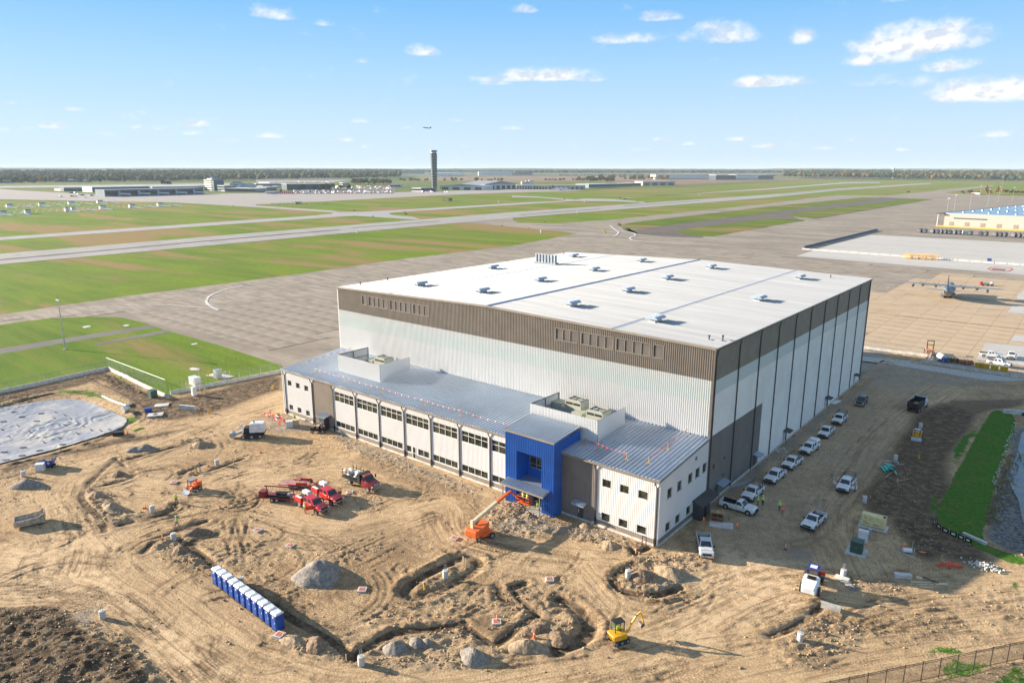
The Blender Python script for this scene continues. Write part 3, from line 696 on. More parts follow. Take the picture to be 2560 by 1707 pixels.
# ---- hand-placed curves read off the photograph
CUR = [ZM((1100,620),(1250,560),(1450,600),(1470,660),(1300,730),(1200,700),(1130,640)), ZM((1220,700),(1400,640),(1480,700),(1300,740)),
 ZM((2050,760),(2150,820),(2280,790),(2330,700),(2250,660)), ZM((2100,760),(2200,740),(2334,690)),
 ZM((1050,1180),(1150,1100),(1400,980),(1700,900),(1900,860)), ZM((1130,1200),(1200,1120),(1450,1030),(1800,930)), ZM((2100,900),(2120,1050),(2160,1200)), ZM((2170,920),(2200,1060),(2300,1130)),
 ZN((20,950),(100,1000),(250,960),(270,880),(180,840)), ZN((60,950),(140,960),(200,920)), ZN((500,730),(700,690),(900,690),(980,720),(930,740)), ZN((820,720),(960,760),(980,700)),
 ZN((580,1150),(900,1280),(1150,1400),(1200,1480)), ZN((0,1000),(300,1040),(600,1160),(850,1320)), ZN((1640,1200),(1720,1300),(1700,1450),(1600,1560)),
 ZN((1720,800),(1780,850),(1840,820),(1800,780),(1740,790)), ZN((1000,1420),(1300,1300),(1600,1150)), ZN((60,1080),(150,1060),(170,1120),(100,1300),(130,1400)), ZN((250,1120),(500,1180),(480,1260),(350,1270)),
 ZR((100,240),(300,380),(600,520),(700,620),(850,640),(1050,580),(1180,470),(1220,330),(1150,200)), ZR((50,260),(350,430),(560,570),(700,660),(900,660)), ZR((660,540),(760,590),(900,590),(1000,530)), ZR((1080,470),(1140,380),(1130,270),(1040,180)),
 ZR((1150,540),(1250,600),(1500,640),(1900,620),(2150,480)), ZR((1220,470),(1350,540),(1700,540),(2100,440),(2190,330)), ZR((2000,440),(2100,340),(2200,330),(2160,400)),
 ZR((1000,1100),(1500,1050),(2352,960)), ZR((0,900),(200,950),(300,1000)), ZS((0,940),(500,900),(860,790)), ZS((0,1000),(600,930),(1000,830)), ZS((1000,1190),(1500,1080),(2000,960),(2352,700)), ZS((1400,1190),(1700,1050),(2150,920),(2352,870)),
 ZS((830,1000),(1200,900),(1900,880)), ZS((760,560),(830,640),(800,700)), ZS((900,240),(980,360),(1200,460),(1500,420),(1700,320)), ZS((850,260),(960,420),(1250,520),(1500,480),(1800,300)),
 ZO((1640,1500),(1000,1450),(600,1400),(200,1300)), ZT((0,1350),(300,1400),(500,1360),(680,1290)), ZT((100,1260),(350,1330),(560,1250),(640,1170)), ZT((330,1100),(600,1110),(900,1170),(970,1150)), ZT((260,1020),(500,1060),(800,1070),(930,1090)), ZT((340,960),(500,1000),(700,1050)), ZT((420,920),(560,960),(640,980)),
 ZT((750,1030),(900,880),(1150,800),(1500,750)), ZT((900,1060),(1200,930),(1500,850),(2200,780)), ZT((1300,1110),(1700,1030),(2200,920)), ZT((1100,860),(1600,800),(2300,760)), ZT((700,860),(1000,790),(1300,750)),
 ZQ((0,260),(300,130),(600,60),(900,70),(1150,110),(1250,190)), ZQ((0,390),(600,420),(900,440),(1020,490)), ZQ((850,360),(1050,400),(1300,560),(1400,660)), ZQ((1480,710),(1700,860),(1950,1000),(2200,1160)), ZQ((1230,680),(1500,850),(1700,1000),(1900,1190)),
 ZO((300,1500),(500,1440),(700,1300)), ZO((700,1250),(1000,1330),(1500,1300)), ZM((0,420),(300,350),(500,320),(900,230),(1300,150)), ZM((0,520),(200,480),(450,380)), ZM((30,1050),(300,1100),(600,1040),(640,1100),(300,1200))]
for c in CUR:
 p = smooth_line(W2(c), 2); tracks(p, depth=random.uniform(.09,.16), dark=random.uniform(.6,.95), wid=.24)
# ---- swirls all over the lot
LOT = W2(ZM((500,620),(1050,330),(2334,-100))+ZN((700,380),(1500,640),(2300,950))+ZO((300,1280),(1500,1480),(2000,1500))+ZS((1700,150),(2352,200),(2300,700),(1300,1100))+ZR((1500,1190),(300,1000))+ZQ((1900,700),(1200,350)))
bx = [min(p[0] for p in LOT), max(p[0] for p in LOT), min(p[1] for p in LOT), max(p[1] for p in LOT)]
k = 0
while k < 105:
 cx, cy = random.uniform(bx[0], bx[1]), random.uniform(bx[2], bx[3])
 if not inpoly(LOT, np.array([cx]), np.array([cy]))[0]: continue
 k += 1; r = random.choice([2.2,3,4,6,9,14,25]); a0 = random.uniform(0, 6.28); da = random.uniform(.7, 4) if r < 8 else random.uniform(.4, 1.1); g = random.uniform(-.15,.3)
 n = max(6, int(da*r/1.0)); ecc = random.uniform(.5, 1); th = random.uniform(0, 3.1)
 pts = []
 for i in range(n+1):
  a = a0+da*i/n; rr = r*(1+g*i/n); u, v = rr*math.cos(a), rr*ecc*math.sin(a)
  pts.append((cx+u*math.cos(th)-v*math.sin(th)-(r if r > 8 else 0), cy+u*math.sin(th)+v*math.cos(th)))
 if random.random() < .6: tracks(pts, gauge=random.choice([1.5,1.9]), depth=random.uniform(.05,.14), dark=random.uniform(.3,.85), wid=random.uniform(.22,.34))
 else: rut(pts, depth=random.uniform(.06,.15), dark=random.uniform(.3,.8))
# ---- surface tone areas
area('dark', W2(ZQ((-900,560),(0,500),(500,480),(640,560),(750,690),(1000,800),(1150,950),(1300,1080),(1480,1230),(1500,1700),(-900,1900))), 1, 1.2)
area('dark', W2(ZL((-700,1160),(0,890),(850,720),(1150,880),(1320,940),(2210,740),(2210,860),(1800,1000),(1330,1100),(1150,1090),(1000,950),(800,780),(500,860),(0,960),(-700,1230))), .85, 1.5)
area('dark', W2(ZL((1150,960),(1700,950),(2000,960),(1600,1060),(1250,1110))), .8, 2)
area('dark', W2(ZL((0,1470),(700,1290),(1250,1180),(1700,1110),(1200,1240),(600,1360),(0,1540))), .75, 1)
area('dark', W2(ZM((0,300),(0,560),(200,520),(500,330),(700,280))), .5, 2)
area('dark', W2(ZP((2160,80),(2060,130),(1940,300),(1760,560),(1620,760),(1560,900),(1650,1050),(2100,1150),(2300,1480),(2800,1600),(2900,1500),(2500,1000),(2400,600),(2700,100),(2334,0))), .7, 2)
area('dark', W2(ZV((500,60),(1140,60),(1140,130),(850,180),(400,300),(250,240),(330,200))), .6, 1)
area('dark', W2(ZT((1100,20),(1500,60),(1800,300),(1700,460),(1450,480),(1300,300))), .8, 2)
area('dark', W2(ZN((0,420),(250,560),(900,640),(1000,440),(600,380),(300,330))), .35, 2)
area('rut', W2(ZR((540,420),(900,180),(1100,290),(930,380),(700,490))), .55, 1); area('rut', W2(ZN((900,1300),(1380,1050),(1800,1230),(1700,1560),(1200,1600))), .5, 1.5)
area('rut', W2(ZN((1060,560),(1300,480),(1500,560),(2334,860),(2334,930),(1900,860),(1450,690))), .6, 1.2); area('rut', W2(ZR((1930,660),(2200,560),(2352,600),(2352,740),(2200,850))), .8, .6)
area('rut', W2(ZM((1500,1180),(2000,1350),(2100,1500),(1900,1480),(1500,1300))), .7, 1)
area('grav', W2(ZP((180,1000),(700,560),(1150,170),(1420,0),(1700,-200),(1720,-190),(1500,20),(1250,200),(900,480),(600,760),(400,900),(250,1050))), .8, .8)
area('grav', W2(ZU((780,960),(1340,990),(2200,1150),(1900,1170),(1300,1220),(1000,1250),(780,1180))), .55, 2)
area('grav', W2(ZO((330,1130),(550,960),(950,1120),(1250,1150),(1600,1290),(1820,1380),(1500,1260),(1000,1230),(600,1200))), .6, 1)
area('grav', W2(ZN((1000,300),(1500,480),(2100,700),(2334,790),(2334,830),(1900,700),(1300,500),(950,330))), .55, .8)
area('grav', W2(ZT((160,320),(420,330),(430,430),(200,420))), .7, .8); area('grav', W2(ZQ((660,560),(850,480),(900,600),(750,680))), .7, .8)
area('grav', W2(ZN((350,170),(560,130),(800,200),(780,290),(480,300),(350,260))), .6, .8); area('grav', W2(ZS((1280,180),(1700,210),(1550,340),(1330,360))), .6, .6)
area('pale', W2(ZS((1700,130),(2352,200),(2352,600),(1900,880),(1400,900),(1500,500))), .8, 2); area('pale', W2(ZQ((0,-100),(900,100),(1500,600),(2300,1150),(1700,1200),(1200,560),(600,400),(0,430))), .9, 1.5)
area('pale', W2(ZM((500,600),(640,620),(700,900),(1000,1050),(1000,1300),(0,1500),(0,1250),(600,1000))), .6, 2); area('pale', W2(ZT((-500,300),(600,520),(520,640),(260,900),(-300,1000))), .9, 1.2); area('pale', W2(ZT((1700,700),(2350,640),(2350,900),(1500,900))), .5, 2)
area('road', W2(ZP((600,700),(1400,60),(1700,-180),(2334,-100),(2100,60),(1900,320),(1650,720),(1450,880),(1150,1230),(850,1400),(1300,1560),(-20,1380),(350,1000))), .6, 1)
area('grav', W2(ZP((600,700),(1400,60),(1700,-180),(2334,-100),(2100,60),(1900,320),(1650,720),(1450,880),(1150,1230),(850,1400),(1300,1560),(-20,1380),(350,1000))), .28, 2)
area('clod', W2(ZN((1000,300),(1600,530),(2334,800),(2334,900),(1800,760),(1300,560),(950,350))), .55, 1)
area('clod', W2(ZO((250,1000),(550,930),(900,1130),(1500,1230),(1750,1340),(1600,1400),(1350,1340),(1000,1240),(400,1260),(280,1180))), 1, .8)
area('clod', W2(ZO((1640,1440),(1900,1370),(2200,1380),(2334,1480),(2000,1600),(1600,1568))), .9, .8)
area('clod', W2(ZM((790,600),(1250,500),(900,620),(1150,850),(1550,780),(1560,800),(950,960),(800,780))), .9, .5)
area('clod', W2(ZM((1350,1100),(1990,1000),(1640,1100),(2000,1350),(1950,1400),(1500,1250))), 1, .5)
area('clod', W2(ZR((100,740),(560,740),(900,960),(880,1040),(500,980),(200,860))), 1, .6)
area('clod', W2(ZR((940,950),(1250,760),(1900,670),(2200,860),(2250,960),(1900,1060),(1100,1060))), .8, .6)
area('clod', W2(ZS((0,620),(230,590),(300,640),(620,620),(640,700),(400,840),(200,780),(0,840))), .9, .5)
area('clod', W2(ZS((30,380),(450,440),(660,600),(600,700),(380,620),(230,560))), .7, .5)
area('clod', W2(ZS((950,220),(1100,130),(1500,160),(1550,320),(1250,400),(1000,320))), .8, .5)
area('clod', W2(ZQ((-900,560),(0,500),(500,480),(640,560),(750,690),(1000,800),(1150,950),(1300,1080),(1480,1230),(1500,1700),(-900,1900))), .8, 1)
area('clod', W2(ZQ((700,640),(1000,600),(1140,740),(1300,960),(1560,1180),(1400,1200),(1100,900))), .9, .5)
area('clod', W2(ZL((1300,1260),(1600,1230),(1720,1320),(1500,1320))+ZL((950,1380),(1500,1240))[:0]), .9, .4)
area('clod', W2(ZL((780,740),(900,760),(1170,870),(1150,930),(900,830))), 1, .5)
area('clod', W2(ZT((100,1150),(450,930),(640,980),(980,1150),(700,1330),(200,1400),(0,1330))), .6, .6)
area('clod', W2(ZT((650,600),(1200,600),(1250,700),(800,720))), .8, .6); area('clod', W2(ZT((1300,700),(2300,650),(2350,1150),(1400,1240))), .25, 1)
area('clod', W2(ZP((2100,60),(1700,640),(1560,900),(1700,1200),(2300,1450),(2700,1500),(2400,600),(2500,60))), .45, 1)
GR = [ZV((860,170),(900,160),(1040,200),(1070,260),(1010,430),(900,720),(830,1000),(760,1250),(820,1360),(1140,1470),(1140,1540),(1000,1510),(700,1370),(500,1290),(380,1170),(370,1080),(520,760),(700,420)),
 ZT((1440,1300),(1520,1250),(1720,1240),(1850,1290),(1700,1340),(1560,1330)), ZT((1600,1400),(1900,1350),(2000,1400),(1900,1500),(1650,1568),(1560,1500)), ZT((2230,700),(2350,640),(2350,800)), ZT((2200,1400),(2350,1420),(2350,1600),(1900,1600)),
 ZL((850,720),(900,735),(1170,860),(1160,870),(900,760)), ZL((600,900),(800,950),(1000,1050),(1080,1060),(1060,1110),(980,1130),(900,1010),(750,920),(560,910))]
for i_, g in enumerate(GR): area('grass', W2(g), 1.4 if i_ == 0 else .62, .5, i_ > 0)
area('grass', W2(ZL((-700,1200),(0,950),(500,850),(730,850),(1000,960),(1080,1060),(900,960),(400,880),(0,970),(-700,1220))), .55, 1); area('grass', W2(ZV((580,420),(800,210),(760,300),(600,560),(480,800),(370,1050),(330,1040),(420,860))), .85, 1.2)
area('grass', W2(ZP((2300,800),(2334,1000),(2250,1100),(2240,900))), .7, .6)
# ---- relief
n1 = fbm(X, Y, 14, 4, 21); n2 = fbm(X, Y, 1.6, 4, 33, .6); n3 = fbm(X, Y, .9, 3, 47, .7); n4 = vnoise(X+n2, Y+n3, .45, 71)
H += n1*.09+n2*.022+n4*.014*(1-Mk['road']*.6)
CL = np.clip(fbm(X, Y, 9, 3, 131)*2.2+.25, 0, 1); H += CL*(n3*.05+n4*.035)*(1-Mk['road']); Mk['clod'] = np.maximum(Mk['clod'], CL*.45*(1-Mk['road']))
H += Mk['clod']*(np.abs(fbm(X, Y, 2.6, 4, 60, .7))*.55+n3*.18+n4*.05+.03)
H += Mk['dark']*n3*.05
def trench(pts, depth=.5, wid=.55, berm=.28, dark=1., bw=1.3, it=2):
 p = smooth_line(W2(pts), it)
 x = [q[0] for q in p]; y = [q[1] for q in p]; W = win(min(x)-4, max(x)+4, min(y)-4, max(y)+4)
 D = np.full((W[0].stop-W[0].start, W[1].stop-W[1].start), 9., np.float32)
 for w, d, s, v in stroke(p, 3.5):
  ww = (slice(w[0].start-W[0].start, w[0].stop-W[0].start), slice(w[1].start-W[1].start, w[1].stop-W[1].start)); D[ww] = np.minimum(D[ww], d)
 f = 1/(1+(D/wid)**6); e = np.exp(-((D-bw)/.55)**2)
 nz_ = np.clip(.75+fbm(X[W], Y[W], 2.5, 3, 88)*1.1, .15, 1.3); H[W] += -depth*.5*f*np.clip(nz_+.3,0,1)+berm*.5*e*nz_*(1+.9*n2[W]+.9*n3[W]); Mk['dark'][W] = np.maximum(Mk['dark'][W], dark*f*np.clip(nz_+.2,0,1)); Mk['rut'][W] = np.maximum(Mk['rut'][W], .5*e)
T = trench
T(ZM((1060,355),(960,430),(880,500),(790,600),(740,660),(740,720),(800,790),(880,860),(940,960),(950,1010)), .3, .5, .12)
T(ZM((880,610),(1100,560),(1260,500),(1130,420),(1060,360)), .3, .4, .2); T(ZM((1110,370),(1400,290),(1750,200)), .35, .5, .2); T(ZM((1100,950),(1400,890),(1600,810),(1590,770)), .45, .6, .25)
T(ZM((1650,490),(1760,440),(1870,400)), .35, .5, .2); T(ZM((1790,500),(2000,430),(2220,350)), .3, .4, .2); T(ZM((1870,920),(1600,1000),(1400,1100),(1310,1200)), .4, .5, .2); T(ZM((1980,1030),(1750,1110)), .4, .6, .2)
T(ZM((1640,1090),(1800,1200),(1990,1350))+ZR((150,480),(350,620),(560,730),(780,880),(900,960)), .55, .6, .25); T(ZR((900,960),(1050,850),(1230,750),(1350,715),(1600,715),(1900,660)), .7, .75, .25)
T(ZR((1940,690),(2100,800),(2190,860),(2352,740))+ZS((60,680),(230,580)), .5, .5, .2); T(ZR((1380,340),(1420,290),(1560,200),(1880,40),(1990,45),(2050,100),(2020,170),(1860,250),(1640,370),(1500,410),(1400,400),(1370,350)), .85, .8, .4, 1, 1.7)
T(ZS((0,330),(120,280)), .6, .6, .2); T(ZS((450,440),(560,490),(660,570),(710,640),(710,720),(640,790),(500,850),(400,890)), .8, 1.0, .25, 1, 1.9); T(ZS((30,380),(60,420),(230,580)), .4, .4, .2)
T(ZS((1120,110),(1000,170),(920,240),(940,310),(1050,370),(1250,400),(1400,385),(1540,320)), .6, .6, .3); T(ZS((1090,-30),(1130,30),(1230,-40)), .7, .5, .2); T(ZL((0,1460),(400,1380),(800,1240),(1000,1130),(1090,1080),(1090,1040),(1040,980)), .5, .9, .3); T(ZL((0,985),(300,910),(500,880),(730,890)), .4, .7, .3)
T(ZP((2140,110),(1980,290),(1830,480),(1700,680),(1560,830),(1400,1000),(1250,1180),(1120,1290),(920,1320),(900,1350)), .04, .4, .14, .1, .7); T(ZO((1640,1380),(1760,1340)), .4, .4, .1); T(ZT((0,1140),(130,1100),(330,1000),(500,850)), .5, .5, .2)
T(ZL((730,780),(1130,970)), .3, .4, .15, .7); T(ZR((2230,330),(2240,420),(2352,470)), .4, .5, .2)
T(ZT((1500,80),(1560,150),(1860,280)), .25, .4, .1)
w, m = area(None, W2(ZV((1050,240),(900,720),(800,1150),(850,1330),(1700,1500),(2300,900),(1600,160))), 1, 3, False); H[w] -= m*1.3
Mk['basin'] = np.zeros_like(H); w, m = area('basin', W2(ZV((1075,280),(1000,560),(900,800),(820,1080),(800,1250),(1140,1450),(1700,1500),(2300,900),(1600,160))), 1, .8)
POND = ZL((-900,1330),(-300,1050),(0,990),(400,925),(560,922),(700,940),(850,1010),(980,1060),(1005,1090),(980,1130),(850,1190),(500,1300),(0,1425),(-700,1620))
w, m = area(None, W2(POND), 1, 2.5, False); H[w] -= m*1.0
w, m = area(None, W2(ZQ((-900,560),(0,560),(450,560),(640,640),(800,800),(1100,1000),(1300,1202),(1300,1900),(-900,1900))), 1, 2.5, False); H[w] += m*(.6+.35*fbm(X[w], Y[w], 2.2, 3, 77))
bm_ = ((X > -96) & (X < 1.2) & (Y > -17.2)); H = np.where(bm_, np.minimum(H, .05), H)
H -= .02
# ---- mesh
SITE = W2([(-900,1180)]+ZL((0,885),(850,700),(1320,922),(1340,905),(2210,722)))+[(-94.2,-.0),(0,0),(0,95.2)]+W2(ZU((770,830),(1400,900),(1340,965),(2200,1100),(2352,1115),(3500,1300)))+[(62,141),(62,-92),(-176,-92)]
ok = inpoly(SITE, X, Y); inb = (X > -93.9) & (X < -.2) & (Y > -16.2); ok &= ~inb
idx = -np.ones((NY, NX), int)
cell = ok[:-1,:-1] | ok[1:,:-1] | ok[:-1,1:] | ok[1:,1:]; cell &= ~(inb[:-1,:-1] & inb[1:,1:])
need = np.zeros((NY, NX), bool); need[:-1,:-1] |= cell; need[1:,:-1] |= cell; need[:-1,1:] |= cell; need[1:,1:] |= cell
idx[need] = np.arange(need.sum())
def grid_mesh(name, X, Y, Z, idx, cell, need, mats):
 co = np.stack([X[need], Y[need], Z[need]], 1).astype(np.float32)
 q = np.stack([idx[:-1,:-1][cell], idx[:-1,1:][cell], idx[1:,1:][cell], idx[1:,:-1][cell]], 1).astype(np.int32)
 me = bpy.data.meshes.new(name); me.vertices.add(len(co)); me.vertices.foreach_set('co', co.ravel())
 me.loops.add(q.size); me.loops.foreach_set('vertex_index', q.ravel()); me.polygons.add(len(q))
 me.polygons.foreach_set('loop_start', np.arange(0, q.size, 4, dtype=np.int32)); me.polygons.foreach_set('use_smooth', np.ones(len(q), bool))
 me.update(calc_edges=True); me.validate()
 for m in mats: me.materials.append(m)
 return me
def attr(me, name, cols, need):
 a = me.attributes.new(name, 'FLOAT_VECTOR', 'POINT'); a.data.foreach_set('vector', np.stack([c[need] for c in cols], 1).astype(np.float32).ravel())
class NT:
 """small helper for node graphs"""
 def __init__(s, m): s.m = m; m.use_nodes = True; s.N = m.node_tree.nodes; s.L = m.node_tree.links; s.b = s.N['Principled BSDF']; s.tc = s.N.new('ShaderNodeTexCoord')
 def set(s, i, v):
  if isinstance(v, (int, float)): i.default_value = v
  elif isinstance(v, tuple): i.default_value = (*v, 1) if len(v) == 3 and len(i.default_value) == 4 else v
  else: s.L.new(v, i)
 def math(s, op, a, b=0., c=0.):
  n = s.N.new('ShaderNodeMath'); n.operation = op
  for i, v in enumerate((a, b, c)): s.set(n.inputs[i], v)
  return n.outputs[0]
 def mix(s, f, a, b, mode='MIX'):
  n = s.N.new('ShaderNodeMix'); n.data_type = 'RGBA'; n.blend_type = mode; n.clamp_factor = True
  s.set(n.inputs[0], f); s.set(n.inputs[6], a); s.set(n.inputs[7], b); return n.outputs[2]
 def noise(s, scale, vec=None, detail=4, rough=.6, dist=0):
  n = s.N.new('ShaderNodeTexNoise'); n.inputs['Scale'].default_value = scale; n.inputs['Detail'].default_value = detail; n.inputs['Roughness'].default_value = rough; n.inputs['Distortion'].default_value = dist
  s.L.new(vec if vec is not None else s.tc.outputs['Object'], n.inputs['Vector']); return n.outputs['Fac']
 def ss(s, v, a, b): return N_ss(s.N, s.L, v, a, b)
 def map(s, scale=(1,1,1), rot=(0,0,0), vec=None):
  n = s.N.new('ShaderNodeMapping'); n.inputs['Scale'].default_value = scale; n.inputs['Rotation'].default_value = rot
  s.L.new(vec if vec is not None else s.tc.outputs['Object'], n.inputs['Vector']); return n.outputs[0]
 def attr(s, name):
  n = s.N.new('ShaderNodeAttribute'); n.attribute_name = name; x = s.N.new('ShaderNodeSeparateXYZ'); s.L.new(n.outputs['Vector'], x.inputs[0]); return x.outputs
 def vec(s, a, b, c=0.):
  n = s.N.new('ShaderNodeCombineXYZ'); s.set(n.inputs[0], a); s.set(n.inputs[1], b); s.set(n.inputs[2], c); return n.outputs[0]
 def bump(s, h, dist, prev=None):
  n = s.N.new('ShaderNodeBump'); n.inputs['Distance'].default_value = dist; s.L.new(h, n.inputs['Height'])
  if prev is not None: s.L.new(prev, n.inputs['Normal'])
  return n.outputs[0]
def dirt_material():
 n = NT(bpy.data.materials.new('site_dirt')); A = n.attr('ma'); B = n.attr('mb'); C = n.attr('mc'); D = n.attr('fl'); E_ = n.attr('me')
 grav, dark, grass = A; rut, road, tread = B; s, clod, pale = C; fu, fv, fw = D; basin = E_[0]
 big = n.noise(.09, detail=5); mid = n.noise(.7, detail=6, rough=.65); fine = n.noise(5, detail=5, rough=.7)
 streak = n.noise(1, n.vec(n.math('MULTIPLY', fu, .09), n.math('MULTIPLY', fv, 1.7)), 5, .65)
 c = n.mix(n.ss(big, .35, .65), (.67,.47,.265), (.50,.335,.18))
 wet = n.ss(n.noise(.16, detail=6, rough=.72), .50, .62); c = n.mix(n.math('MULTIPLY', wet, n.math('MULTIPLY_ADD', n.math('MAXIMUM', road, pale), -.55, .72)), c, (.30,.195,.105))
 c = n.mix(n.math('MULTIPLY', n.ss(mid, .45, .66), .75), c, (.24,.155,.085))
 c = n.mix(n.math('MULTIPLY', n.ss(fine, .47, .60), .85), c, (.16,.10,.055))
 c = n.mix(n.math('MULTIPLY', n.ss(fine, .46, .34), .7), c, (.76,.58,.37))
 sa = n.noise(1, n.map((.35,3.2,1), (0,0,-.5)), 5, .7, .8); sb = n.noise(1, n.map((.3,2.8,1), (0,0,-1.5)), 5, .7, .8)
 pick = n.ss(n.noise(.06, detail=2), .45, .55); ab = n.math('ADD', n.math('MULTIPLY', sa, pick), n.math('MULTIPLY', sb, n.math('SUBTRACT', 1., pick)))
 c = n.mix(n.math('MULTIPLY', n.ss(ab, .52, .68), .6), c, (.25,.17,.10)); c = n.mix(n.math('MULTIPLY', n.ss(ab, .47, .32), .4), c, (.70,.53,.34))
 st = n.math('MULTIPLY', road, fw)
 c = n.mix(n.math('MULTIPLY', road, .35), c, (.66,.475,.28))
 c = n.mix(n.math('MULTIPLY', pale, n.ss(mid, .65, .4)), c, (.73,.53,.325))
 c = n.mix(n.math('MULTIPLY', st, n.math('MULTIPLY', n.ss(streak, .5, .66), .75)), c, (.27,.185,.11))
 c = n.mix(n.math('MULTIPLY', st, n.math('MULTIPLY', n.ss(streak, .48, .34), .5)), c, (.72,.53,.33))
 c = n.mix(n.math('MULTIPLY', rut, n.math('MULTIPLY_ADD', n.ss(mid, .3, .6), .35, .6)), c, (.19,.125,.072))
 c = n.mix(n.math('MULTIPLY', clod, n.ss(fine, .3, .65)), c, (.30,.22,.145))
 gcol = n.mix(n.ss(fine, .35, .65), (.36,.32,.27), (.22,.195,.165))
 c = n.mix(n.math('MULTIPLY', grav, n.ss(mid, .25, .5)), c, gcol)
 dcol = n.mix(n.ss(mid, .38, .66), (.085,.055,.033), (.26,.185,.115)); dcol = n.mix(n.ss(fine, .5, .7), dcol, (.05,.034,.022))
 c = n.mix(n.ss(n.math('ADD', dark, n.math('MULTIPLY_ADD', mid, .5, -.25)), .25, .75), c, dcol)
 bc = n.mix(n.ss(n.noise(1.8, detail=5, rough=.7), .42, .6), (.25,.25,.25), (.09,.08,.055)); c = n.mix(basin, c, bc)
 gc = n.mix(n.ss(n.noise(1.6, detail=5), .35, .65), (.085,.20,.016), (.05,.13,.011)); gc = n.mix(n.math('MULTIPLY', n.ss(n.noise(.3), .5, .7), .5), gc, (.16,.16,.04))
 gm = n.ss(n.math('ADD', grass, n.math('ADD', n.math('MULTIPLY_ADD', fine, .9, -.45), n.math('MULTIPLY_ADD', mid, 1.1, -.55))), .38, .62)
 c = n.mix(gm, c, gc); n.L.new(c, n.b.inputs['Base Color']); n.b.inputs['Roughness'].default_value = .95; n.b.inputs['Specular IOR Level'].default_value = .15
 wave = n.math('MULTIPLY', n.math('SINE', n.math('MULTIPLY', s, 2*math.pi/.48)), tread)
 h1 = n.noise(9, detail=4, rough=.75); h2 = n.noise(1.1, detail=5, rough=.65)
 b = n.bump(wave, .035); b = n.bump(h2, .2, b); b = n.bump(h1, .13, b); b = n.bump(n.noise(3.5, detail=5, rough=.7), .14, b); b = n.bump(n.math('MULTIPLY', streak, st), .10, b)
 n.L.new(b, n.b.inputs['Normal']); return n.m
FWt = np.clip(1.4-FD/9., 0, 1)
def clods(n, wgt, s0, s1, m, nm):
 p = np.clip(wgt*need, 0, None).ravel().astype(float); p = p/p.sum(); ii = rng.choice(len(p), n, p=p); x = X.ravel()[ii]+rng.uniform(-.1,.1,n); y = Y.ravel()[ii]+rng.uniform(-.1,.1,n); z = H.ravel()[ii]; s = s0+(s1-s0)*rng.random(n)**3
 O = np.array([(1,0,0),(0,1,0),(-1,0,0),(0,-1,0),(0,0,.8),(0,0,-.6)]); Fo = np.array([(0,1,4),(1,2,4),(2,3,4),(3,0,4),(1,0,5),(2,1,5),(3,2,5),(0,3,5)])
 V = O[None]*s[:,None,None]*rng.uniform(.55,1.3,(n,6,1)); a = rng.uniform(0,6.28,n); c_, s_ = np.cos(a)[:,None], np.sin(a)[:,None]; V = np.stack([V[:,:,0]*c_-V[:,:,1]*s_, V[:,:,0]*s_+V[:,:,1]*c_, V[:,:,2]], 2)+np.stack([x,y,z+.15*s], 1)[:,None]
 F = (Fo[None]+6*np.arange(n)[:,None,None]).reshape(-1,3).astype(np.int32); me = bpy.data.meshes.new(nm); me.vertices.add(n*6); me.vertices.foreach_set('co', V.astype(np.float32).ravel()); me.loops.add(F.size); me.loops.foreach_set('vertex_index', F.ravel()); me.polygons.add(len(F)); me.polygons.foreach_set('loop_start', np.arange(0, F.size, 3, dtype=np.int32)); me.update(calc_edges=True); me.materials.append(m)
 o = bpy.data.objects.new(nm, me); SC.collection.objects.link(o); struct(o, 'stuff')
cw = np.gradient(xs)[None,:]*np.gradient(ys)[:,None]*(Y < 40)
clods(17000, cw*(Mk['clod']**1.5*1.0+Mk['rut']*.12+.012)*(1-Mk['grass'])*(1-Mk['basin']), .04, .24, mat('clod_earth', (.46,.33,.19), .95, col2=(.22,.15,.09), scale=.6), 'earth_clods')
clods(10000, cw*(Mk['grav']+Mk['clod']*.15+.004), .03, .14, mat('gravel_stone', (.42,.38,.33), .9, col2=(.25,.23,.20), scale=.8), 'gravel_stones')
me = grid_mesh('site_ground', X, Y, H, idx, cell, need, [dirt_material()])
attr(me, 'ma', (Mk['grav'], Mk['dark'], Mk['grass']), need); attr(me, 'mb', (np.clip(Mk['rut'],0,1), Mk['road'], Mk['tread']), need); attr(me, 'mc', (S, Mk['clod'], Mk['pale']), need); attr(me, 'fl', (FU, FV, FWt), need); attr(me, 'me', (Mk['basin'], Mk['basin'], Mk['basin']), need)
o = bpy.data.objects.new('site_ground', me); SC.collection.objects.link(o); struct(o)
def gz(x, y):
 i = min(max(np.searchsorted(xs, x), 0), NX-1); j = min(max(np.searchsorted(ys, y), 0), NY-1); return float(H[j, i])
def at(px, py, off=0.):
 """ground point seen at a photo pixel, on the relief"""
 x, y, _ = G(px, py); z = gz(x, y); x, y, _ = G(px, py, z); return (x, y, gz(x, y)+off)
